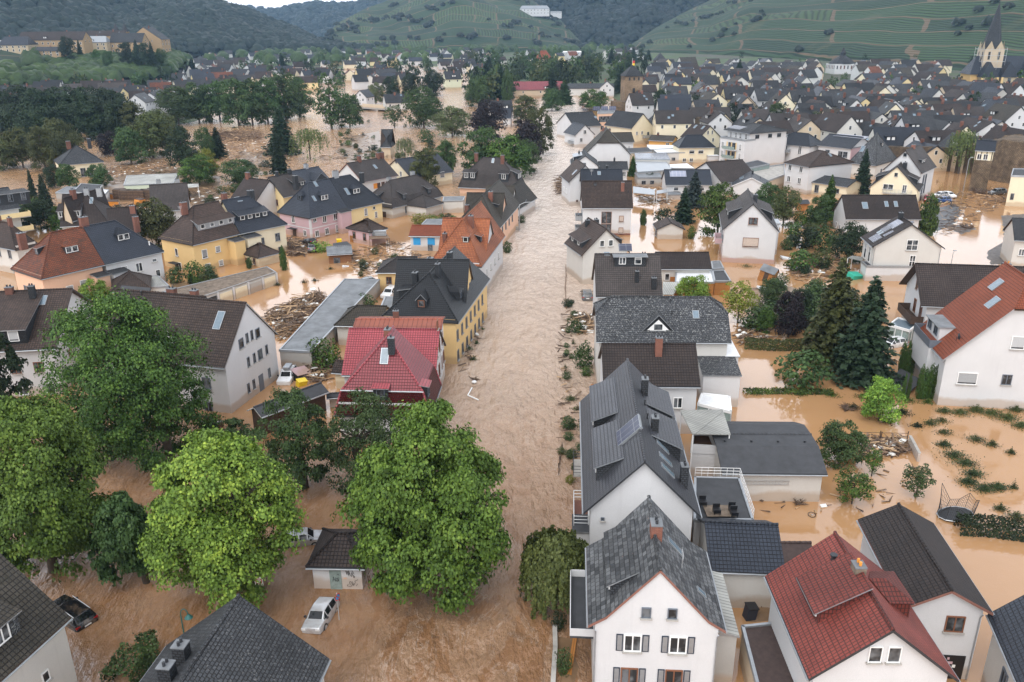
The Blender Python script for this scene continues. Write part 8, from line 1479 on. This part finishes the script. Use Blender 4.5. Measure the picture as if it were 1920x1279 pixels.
# people
def person(label, loc, rz, cloth, legs):
    V = [(0, 0, .92), (0, 0, 1.12), (0, 0, 1.38), (0, 0, 1.5), (0, -.01, 1.62), (0, -.01, 1.72), (.09, 0, .88), (.1, .01, .48), (.1, 0, .06), (.1, -.13, .03), (-.09, 0, .88), (-.1, .01, .48), (-.1, 0, .06), (-.1, -.13, .03), (.19, 0, 1.42), (.25, .03, 1.15), (.22, -.16, .98), (-.19, 0, 1.42), (-.25, .03, 1.15), (-.22, -.16, .98)]
    E = [(0, 1), (1, 2), (2, 3), (3, 4), (4, 5), (0, 6), (6, 7), (7, 8), (8, 9), (0, 10), (10, 11), (11, 12), (12, 13), (2, 14), (14, 15), (15, 16), (2, 17), (17, 18), (18, 19)]
    r = [.15, .14, .15, .06, .09, .09, .09, .065, .045, .04, .09, .065, .045, .04, .065, .05, .035, .065, .05, .035]
    me = bpy.data.meshes.new('person'); me.from_pydata(V, E, []); o = bpy.data.objects.new('person', me); COL.objects.link(o); md = o.modifiers.new('s', 'SKIN'); 
    for i, q in enumerate(r): me.skin_vertices[0].data[i].radius = (q, q * .8)
    me.skin_vertices[0].data[0].use_root = True; o.modifiers.new('d', 'SUBSURF').levels = 1; bpy.context.view_layer.update(); ev = bpy.data.meshes.new_from_object(o.evaluated_get(bpy.context.evaluated_depsgraph_get())); bpy.data.objects.remove(o)
    ev.materials.clear(); [ev.materials.append(M[x]) for x in (cloth, legs, 'skin', 'darkwood')]
    for p in ev.polygons: z = p.center.z; p.material_index = 1 if z < .95 and abs(p.center.x) < .18 else 3 if z > 1.72 or (z > 1.6 and p.center.y > .02) else 2 if z > 1.5 or (abs(p.center.x) > .17 and z < 1.03) else 0; p.use_smooth = True
    o = link('person', ev, None, loc, rz); tag(o, label, 'person')
hb = [o for o in S.objects if o.get('label', '').startswith('white house with plain brown tiled roof')][0]
for i, (u, lb, c) in enumerate(((-.9, 'person in dark clothes on the river balcony, one of three', 'cloth_d'), (0, 'person in black jacket on the river balcony', 'blackp'), (.9, 'person in blue grey top on the river balcony', 'cloth_b'))): q = hb.matrix_basis @ Vector((-8.6 + .0, -.6 + u, 5.55)) if False else None
def balc_people():
    bpy.context.view_layer.update(); bs = [c for c in hb.children if c.name.startswith('balcony')]; b_ = max(bs, key=lambda c: max(v.co.z for v in c.data.vertices)); z = max(v.co.z for v in b_.data.vertices)
    for u, lb, c in ((-1.0, 'person in dark clothes standing on the upper river balcony, first of three', 'cloth_d'), (-.2, 'person in black jacket standing on the upper river balcony, middle of three', 'blackp'), (.6, 'person in grey blue top standing on the upper river balcony, last of three', 'cloth_b')): p = b_.matrix_world @ Vector((u, -.85, z)); person(lb, p, hb.rotation_euler.z - math.pi/2, c, 'cloth_d')
balc_people(); p = at(1783, 384); person('person in grey top walking near the blue car in the muddy car park', (p.x, p.y, .02), .6, 'cloth_b', 'cloth_d')
# debris heaps, wreckage and drifting plants
debris('x', [(500, 592), (545, 570), (600, 548), (607, 560), (575, 600), (530, 640), (512, 615)], 900, 1.3, 1, wts=(4, 6, 4, 1)); debris('x', [(405, 268), (470, 258), (520, 275), (560, 300), (520, 318), (450, 320), (410, 305)], 900, 1.6, 2, lmin=1, lmax=5, wts=(7, 4, 1, .6)); debris('x', [(398, 250), (485, 246), (492, 262), (405, 268)], 360, 2.2, 3, lmin=2, lmax=8, wts=(2, 6, 4, .2), r=.16); debris('x', [(600, 262), (690, 250), (720, 300), (640, 320), (600, 300)], 260, .7, 4, lmin=1, lmax=4, wts=(4, 4, 4, .5))
debris('x', [(165, 320), (300, 300), (420, 320), (390, 345), (330, 340), (200, 348)], 520, .9, 5, lmin=1, lmax=5, wts=(4, 4, 4, 1)); debris('x', [(210, 385), (290, 385), (300, 430), (215, 425)], 420, .9, 6, wts=(1, 2, 6, .6)); debris('x', [(540, 452), (566, 452), (572, 480), (540, 480)], 330, 1.3, 7, wts=(2, 3, 6, .3)); debris('x', [(640, 470), (745, 452), (800, 480), (770, 505), (690, 520), (640, 500)], 300, .5, 8, wts=(4, 4, 4, .7)); debris('x', [(560, 660), (612, 650), (640, 690), (600, 720), (545, 700)], 380, .8, 9, wts=(3, 4, 4, 1))
debris('x', [(1040, 352), (1052, 332), (1068, 338), (1070, 362), (1048, 366)], 300, 2.0, 10, lmin=1, lmax=4, wts=(2, 5, 6, .1)); debris('x', [(1480, 480), (1570, 478), (1600, 520), (1520, 535), (1470, 515)], 330, .7, 11, wts=(5, 4, 4, .9)); debris('x', [(1180, 350), (1255, 352), (1262, 385), (1200, 385)], 240, .8, 12, lmin=1, lmax=4, wts=(6, 3, 3, 1.5)); debris('x', [(1760, 370), (1880, 355), (1895, 375), (1850, 400), (1800, 440), (1760, 440)], 300, .6, 13, lmin=1, lmax=4.5, wts=(2, 4, 6, .5)); debris('x', [(1600, 822), (1698, 825), (1700, 850), (1640, 862), (1610, 850)], 420, .8, 14, wts=(4, 5, 4, .3), lmax=1.6)
debris('x', [(1385, 610), (1440, 600), (1440, 640), (1385, 645)], 200, .6, 15, wts=(3, 3, 4, 1.2)); debris('x', [(470, 300), (600, 330), (560, 345), (470, 340)], 200, .6, 16, wts=(5, 4, 3, .5)); debris('x', [(1390, 1120), (1480, 1125), (1470, 1135), (1395, 1135)], 110, .5, 17, wts=(3, 3, 5, .6), lmax=1.2); debris('x', [(745, 300), (770, 320), (740, 330)], 60, .6, 18); debris('x', [(330, 360), (420, 350), (440, 380), (340, 390)], 260, .6, 19, wts=(2, 3, 6, 1.5)); debris('x', [(1075, 590), (1112, 590), (1112, 625), (1085, 628)], 120, .7, 20, wts=(4, 3, 3, 2))
debris('x', [(1044, 690), (1060, 560), (1075, 560), (1080, 700), (1090, 820), (1050, 830)], 70, .3, 31, wts=(2, 4, 6, .3), lmax=1.8); debris('x', [(860, 690), (880, 640), (905, 560), (915, 560), (895, 650), (872, 700)], 40, .25, 32, wts=(2, 3, 6, .2), lmax=1.6); debris('x', [(1400, 925), (1560, 895), (1740, 870), (1760, 930), (1600, 960), (1420, 960)], 45, .15, 33, wts=(2, 3, 6, .6), lmax=1.2)
weeds([(1770, 772, 14), (1800, 775, 18), (1830, 770, 20), (1860, 776, 22), (1890, 785, 22), (1915, 800, 22), (1905, 770, 18)], 420, 21); weeds([(1745, 795, 16), (1770, 812, 14), (1765, 790, 12)], 330, 22); weeds([(1770, 835, 16), (1790, 855, 20), (1810, 870, 22), (1825, 890, 22), (1815, 905, 20), (1845, 918, 20), (1870, 915, 18)], 430, 23, 'lf_mid'); weeds([(1830, 825, 18), (1860, 835, 16), (1895, 850, 12), (1900, 915, 10), (1875, 955, 14), (1905, 970, 16)], 300, 24); weeds([(1600, 765, 14), (1690, 775, 20), (1660, 790, 16), (1720, 800, 12)], 330, 25, 'lf_dark'); weeds([(880, 655, 8), (888, 675, 7), (893, 645, 6), (905, 618, 4)], 300, 26, 'lf_mid'); weeds([(520, 535, 10), (570, 530, 8), (590, 527, 9), (620, 505, 8)], 260, 27, 'lf_dark')
weeds([(1062, 575, 4), (1066, 600, 5), (1075, 645, 5), (1060, 690, 4), (1070, 750, 14), (1082, 768, 8), (1075, 800, 8)], 300, 28, 'lf_olive'); weeds([(650, 260, 10), (690, 285, 12), (720, 265, 8), (745, 290, 8), (670, 300, 10), (330, 310, 8), (300, 325, 7), (440, 240, 8)], 260, 29, 'lf_olive', size=.3); weeds([(1420, 738, 12), (1500, 740, 12), (1560, 742, 12), (1620, 745, 14), (1700, 752, 18), (1740, 755, 14)], 300, 30, 'lf_chest'); weeds([(1400, 500, 12), (1470, 540, 12), (1520, 490, 14), (1440, 540, 14), (1560, 520, 12)], 280, 31, 'lf_mid')
def branchy(label, x, y, s, seed, mm='deadwood', name='dead_branch', n=14):
    p = at(x, y, .05); o = empty(name, p); tag(o, label, 'branch'); rg = random.Random(seed); m = MB()
    for i in range(n):
        a = rg.uniform(0, 6.28); l = s * rg.uniform(.4, 1); e = Vector((math.cos(a) * l, math.sin(a) * l, rg.uniform(.05, .5) * l)); m.bar((0, 0, 0), e * .5, .06 * s, 0, .04 * s, 5); m.bar(e * .5, e, .04 * s, 0, .01, 4)
        for j in range(2): m.bar(e * .5, e * .5 + Vector((rg.uniform(-.4, .4), rg.uniform(-.4, .4), rg.uniform(.1, .4))) * l, .03 * s, 0, .008, 4)
    m.build('twigs', M[mm], o); 
branchy('tangle of dead twigs in the still water below the garage ladder', 1455, 917, 1.1, 1, n=20); branchy('grey forked branch floating left of the bicycle wheel', 1498, 945, 1.0, 2); branchy('brown dead bush in the still garden pool', 1590, 768, 1.4, 3, n=26); branchy('uprooted stump before the ruined tower', 1838, 362, 3.2, 4, n=24); branchy('root stump in the middle of the muddy stream', 1812, 428, 2.4, 5, n=20); branchy('root clump in the courtyard flood', 595, 563, 2.2, 6, n=20); branchy('dark branch floating in the river beside the yellow house', 886, 672, 1.3, 7); branchy('driftwood caught by the fallen lamp', 890, 712, 1.2, 8); branchy('drift branches in the upper river', 1060, 228, 4, 9)
def box_thing(name, label, cat, x, y, sx, sy, sz, rz, mm, tilt=(0, 0), z=0, part='body', lid=None, group=None):
    p = at(x, y, z); o = empty(name, (p.x, p.y, z)); o.rotation_euler = (R(tilt[0]), R(tilt[1]), R(rz)); tag(o, label, cat, group); m = MB(); m.box(-sx/2, sx/2, -sy/2, sy/2, -.2, sz); q = m.build(part, M[mm], o); md = q.modifiers.new('b', 'BEVEL'); md.width = min(sx, sy, sz) * .08; md.segments = 2
    if lid: m = MB(); m.box(-sx/2 - .04, sx/2 + .04, -sy/2 - .04, sy/2 + .04, sz + .003, sz + .07); m.build('lid', M[lid], o)
    return o
box_thing('water_tank', 'big green tarpaulin bundle beside the white flat garage', 'tarpaulin', 1600, 522, 2.6, 1.6, 1.0, 30, 'green', (18, 8)).name = 'tarpaulin_bundle'; box_thing('container', 'yellow plastic container among wreckage by the white gable house', 'container', 565, 722, 1.2, .9, .7, 40, 'yel', (12, 6), lid='yel'); box_thing('container', 'small yellow box at the mauve house wall', 'container', 636, 455, 1.0, .8, .7, 20, 'yel', (6, 0), lid='yel'); box_thing('bin', 'blue water butt in the muddy courtyard by the red roof', 'bin', 1404, 1158, .8, .8, 1.1, 10, 'bl_d', (4, 6), lid='blackp'); box_thing('wreck', 'overturned dark wreck with pink stripe beside the white car', 'wreck', 560, 706, 2.6, 1.5, .9, 60, 'blackp', (25, 10), lid='pink'); box_thing('bin', 'blue recycling bin at the right border yard', 'bin', 1903, 420, 1.0, 1.0, 1.3, 5, 'blue', lid='blue')
for i, (x, y) in enumerate(((226, 372), (238, 374), (250, 374), (262, 374), (275, 373), (288, 371))):
    o = box_thing('pallet_stack', 'stack of weathered timber pallets in the flooded yard by the greenhouse', 'pallet stack', x, y, 3.0, 2.2, 2.6, 5, 'darkwood', group='pallet stacks by the greenhouse', part='core'); m = MB(); [m.box(-1.6, 1.6, -1.16, 1.16, z, z + .12) for z in (.2, .6, 1.0, 1.4, 1.8, 2.2)]; m.build('slats', M['logwood'], o)
for x, y, r_, lb in ((211, 372, 0, 'orange skip standing at the pallet stacks'), (212, 385, 25, 'orange skip tipped over in the mud'), (262, 382, 80, 'orange barrel drifting below the pallet stacks')): box_thing('skip', lb, 'skip', x, y, 2.6, 1.6, 1.2, r_, 'orangep', (8 if r_ else 0, 6), lid='darkwood')
def toolshed():
    p = at(1437, 525); o = empty('tool_shed', p); o.rotation_euler = (R(-6), R(12), R(-38)); tag(o, 'small orange board tool shed tilted by the flood', 'tool shed'); m = MB(); m.box(-1.3, 1.3, -1.1, 1.1, -.3, 1.8); [m.poly([(x, -1.1, 1.8), (x, 1.1, 1.8), (x, 0, 2.6)]) for x in (-1.3, 1.3)]; m.build('wall', M['orangewood'], o); m = MB()
    for s_ in (-1, 1): m.poly([(-1.45, s_ * 1.35, 1.64), (1.45, s_ * 1.35, 1.64), (1.45, 0, 2.68), (-1.45, 0, 2.68)])
    m.build('roof', M['felt2'], o); m = MB(); m.box(-.4, .4, -1.15, -1.1, -.1, 1.5); m.build('door', M['darkwood'], o)
toolshed()
def playhouse(): 
    p = at(1503, 395); o = empty('playhouse', p, .2); tag(o, 'little orange wooden playhouse behind the garden trees', 'playhouse'); m = MB(); m.box(-1.2, 1.2, -1, 1, .2, 2); m.build('wall', M['orangewood'], o); m = MB(); [m.poly([(-1.4, s_ * 1.3, 1.9), (1.4, s_ * 1.3, 1.9), (1.4, 0, 2.7), (-1.4, 0, 2.7)]) for s_ in (-1, 1)]; m.build('roof', M['felt'], o)
playhouse()
def trampoline():
    p = at(1790, 968); o = empty('trampoline', p, .2); tag(o, 'collapsed black trampoline with torn safety net', 'trampoline'); n = 12; m = MB(); C = [Vector((1.7 * math.cos(2 * math.pi * i / n), 1.2 * math.sin(2 * math.pi * i / n), .25 + .10 * math.cos(2 * math.pi * i / n))) for i in range(n)]; m.tube(C + [C[0]], .045, 0, 5); m.build('rim', M['steel'], o); m = MB(); m.poly(C); m.build('mat', M['blackp'], o); m = MB(); T_ = [c * 1.02 + Vector((.35, .1, 1.0 + .5 * math.sin(i * 1.9))) for i, c in enumerate(C)]; T_[4] += Vector((-.5, 0, 1.3))
    for i in range(n):
        j = (i + 1) % n; m.tube([C[i], T_[i]], .03, 0, 4); m.tube([T_[i], T_[j]], .025, 0, 4)
        for q in (.2, .4, .6, .8): m.tube([C[i].lerp(T_[i], q), C[j].lerp(T_[j], q)], .012, 0, 3)
        for q in (.2, .4, .6, .8): m.tube([C[i].lerp(C[j], q), T_[i].lerp(T_[j], q)], .012, 0, 3)
    m.build('safety_net', M['blackp'], o)
    m = MB(); [m.bar(C[i], C[i] + Vector((0, 0, -1)), .035) for i in (0, 3, 6, 9)]; m.build('legs', M['steel'], o)
trampoline()
def wheel():
    p = at(1522, 966, .06); o = empty('bicycle_wheel', p); o.rotation_euler = (R(12), 0, 0); tag(o, 'bicycle wheel lying in the still water', 'bicycle wheel'); m = MB(); n = 20; C = [Vector((.34 * math.cos(2 * math.pi * i / n), .34 * math.sin(2 * math.pi * i / n), .06)) for i in range(n)]; m.tube(C + [C[0]], .03, 0, 5); m.build('tyre', M['tyre'], o); m = MB(); [m.bar((0, 0, .06), C[i], .006, k=3) for i in range(0, n, 2)]; m.ball((0, 0, .06), .05); m.build('spokes', M['steel'], o)
wheel()
def fence(label, pts, h, mm, gap=1.4, name='garden_fence', rails=2, wall=False, th=.12, cat='fence'):
    P = [at(x, y) for x, y in pts]; o = empty(name, P[0]); tag(o, label, cat); L = sum((b - a).length for a, b in zip(P[:-1], P[1:])); rg = random.Random(int(L * 10))
    if wall:
        m = MB(); c = MB()
        for a, b in zip(P[:-1], P[1:]):
            d = (b - a); T = Matrix.Translation(a - P[0]) @ Matrix.Rotation(math.atan2(d.y, d.x), 4, 'Z'); m.box(0, d.length, -th, th, -1, h, T=T); c.box(-.02, d.length + .02, -th - .05, th + .05, h + .003, h + .07, T=T)
        m.build('masonry', M[mm], o); c.build('coping', M['concrete'], o); return o
    r = MB()
    for a, b in zip(P[:-1], P[1:]):
        d = b - a; n = max(1, int(d.length / gap))
        for i in range(n + 1):
            if rg.random() < .12: continue
            q = a.lerp(b, i / n) - P[0]; m = MB(); m.bar(q + Vector((0, 0, -1)), q + Vector((rg.uniform(-.08, .08), rg.uniform(-.08, .08), h * rg.uniform(.75, 1.1))), .055, k=5); m.build('post', M[mm], o)
        for k in range(rails): z = h * (.35 + .5 * k / max(1, rails - 1)); r.bar(a - P[0] + Vector((0, 0, z)), b - P[0] + Vector((0, 0, z + rg.uniform(-.06, .04))), .03, k=4)
    r.build('rail', M[mm], o); return o
fence('rusty garden fence along the river bank beside the dark grey car', [(1061, 500), (1061, 520), (1060, 545), (1062, 580)], .55, 'logwood', 1.6); fence('bent garden fence in the river by the cream gable house', [(1068, 455), (1066, 474), (1064, 500)], .7, 'darkwood', 1.2); fence('overgrown fence line before the anthracite roofed house', [(1054, 835), (1050, 862), (1047, 893)], .5, 'deadwood', .8); fence('low garden wall with grey coping at the river side of the mottled slate house', [(1036, 1300), (1041, 1220), (1040, 1180)], .35, 'concrete', wall=True, name='garden_wall', cat='wall'); fence('white broken garden wall with grey coping below the collapsed pergola', [(1704, 833), (1712, 848), (1721, 866)], 1.0, 'white', wall=True, name='garden_wall', cat='wall', th=.1); fence('stone garden wall with pillar in front of the white gable house', [(374, 800), (398, 802), (420, 799)], .6, 'brick', wall=True, name='garden_wall', cat='wall'); fence('wire fence posts between the still pools and the car garage', [(1860, 752), (1900, 756), (1940, 756)], .7, 'darkwood', 2.0); fence('collapsed dark pergola beams over the soil heap', [(1600, 825), (1650, 826), (1700, 827)], 1.1, 'darkwood', 1.6, name='pergola', cat='pergola'); fence('stone front wall along the lane of the pale yellow corner house', [(1892, 378), (1900, 362), (1905, 350)], 1.3, 'concrete', wall=True, name='garden_wall', cat='wall')
fence('white garden fence piece by the tilted tool shed', [(1466, 560), (1500, 562)], .7, 'fr_w', 1.2); fence('low stone river wall below the white street lamp', [(951, 432), (973, 431)], .7, 'concrete', wall=True, name='river_wall', cat='wall'); fence('white courtyard wall behind the muddy yard', [(1366, 1112), (1482, 1115)], 1.8, 'white2', wall=True, name='courtyard_wall', cat='wall')
o = empty('roofing_sheet', at(1690, 716, .4)); tag(o, 'big black sheet lying between the thujas and the corner house', 'panel'); m = MB(); P = [at(1663, 728, .15), at(1700, 742, .15), at(1728, 712, .9), at(1688, 690, .9)]; m.poly([p - o.location for p in P]); m.poly([p - o.location - Vector((0, 0, .08)) for p in P[::-1]]); [m.poly([P[i] - o.location, P[(i + 1) % 4] - o.location, P[(i + 1) % 4] - o.location - Vector((0, 0, .08)), P[i] - o.location - Vector((0, 0, .08))]) for i in range(4)]; m.build('sheet', M['felt'], o)
for i, (x, y, rz, L, lb) in enumerate(((1436, 541, 30, 3.2, 'white wall slab torn off near the tool shed'), (1478, 485, 10, 3, 'broken roof panel beside the large white gable house'), (712, 404, 5, 5, 'white fallen awning in front of the grey mansard house'), (1523, 548, 60, 2.4, 'leaning white board in the wrecked garden'), (1500, 505, 15, 3.4, 'pale broken slab in the wrecked garden'), (650, 500, 40, 1.6, 'white plank by the garden shed'))): box_thing('broken_panel', lb, 'panel', x, y, L, L * .45, .12, rz, 'whitemetal', (8, 14), part='sheet')
def boat_planks():
    p = at(1073, 1228, .1); o = empty('plank', p); o.rotation_euler = (R(10), 0, R(80)); tag(o, 'orange plank leaning in the narrow garden of the mottled slate house', 'plank'); m = MB(); m.box(-2, 2, -.15, .15, 0, .06); m.build('board', M['orangewood'], o)
boat_planks()
for x, y, r_ in ((893, 700, .5), (889, 690, .4), (864, 700, .35)): pass
# mud banks laid bare in the yards
def mud(name, pts, z, mm, seed):
    rg = random.Random(seed); P = [at(x, y) for x, y in pts]; Q = []
    for a, b in zip(P, P[1:] + P[:1]):
        k = max(2, int((b - a).length / 1.5))
        for i in range(k): q = a.lerp(b, i / k); Q.append((q.x + rg.uniform(-.5, .5), q.y + rg.uniform(-.5, .5), z))
    c = sum((Vector(q) for q in Q), Vector()) / len(Q); m = MB()
    c.z = z + .25
    for i in range(len(Q)): m.poly([Q[i], Q[(i + 1) % len(Q)], c])
    tag(m.build(name, M[mm], smooth=True), kind='structure')
M['mud'] = flat('wet_mud', (.20, .125, .07), .35, var=.3, scale=.5); M['mudgrey'] = flat('gravelly_mud', (.10, .085, .075), .6, var=.5, scale=1.2)
mud('mud_bank', [(175, 335), (330, 305), (420, 330), (430, 385), (330, 400), (280, 372), (200, 385)], -.02, 'mud', 1); mud('mud_bank', [(440, 280), (560, 290), (540, 330), (450, 335)], -.04, 'mud', 2); mud('mud_bank', [(1875, 400), (1930, 395), (1940, 500), (1850, 505), (1840, 480), (1880, 460)], -.03, 'mudgrey', 3); mud('mud_bank', [(1765, 425), (1815, 418), (1835, 430), (1800, 442)], -.05, 'mudgrey', 4); mud('mud_bank', [(1730, 392), (1790, 380), (1808, 392), (1790, 425), (1750, 440), (1735, 410)], -.03, 'asphalt', 5); mud('mud_bank', [(1390, 530), (1480, 525), (1560, 545), (1500, 600), (1400, 640), (1380, 590)], -.06, 'mud', 6); mud('mud_bank', [(205, 430), (300, 400), (330, 440), (280, 470)], -.02, 'mud', 7); mud('mud_bank', [(310, 530), (420, 520), (400, 550), (320, 560)], -.04, 'mud', 8); mud('mud_bank', [(1385, 1120), (1480, 1118), (1490, 1165), (1392, 1172)], -.05, 'mud', 9); mud('mud_bank', [(640, 250), (720, 235), (760, 300), (650, 330), (600, 290)], -.08, 'mud', 10); mud('mud_bank', [(1040, 1180), (1090, 1190), (1090, 1300), (1038, 1300)], -.06, 'mud', 11)
# ---------------------------------------------------------------- haze over the valley
def haze():
    m = bpy.data.materials.new('valley_haze'); m.use_nodes = True; t = m.node_tree; t.nodes.clear(); o = t.nodes.new('ShaderNodeOutputMaterial'); v = t.nodes.new('ShaderNodeVolumePrincipled')
    v.inputs['Color'].default_value = (.42, .68, 1, 1); v.inputs['Density'].default_value = HAZE; v.inputs['Anisotropy'].default_value = .2; t.links.new(v.outputs[0], o.inputs['Volume'])
    b = MB(); b.box(-7000, 7000, -120, 7000, -900, 900); q = b.build('haze', m); tag(q, kind='stuff'); q.display_type = 'WIRE'
HAZE = .00009
haze()
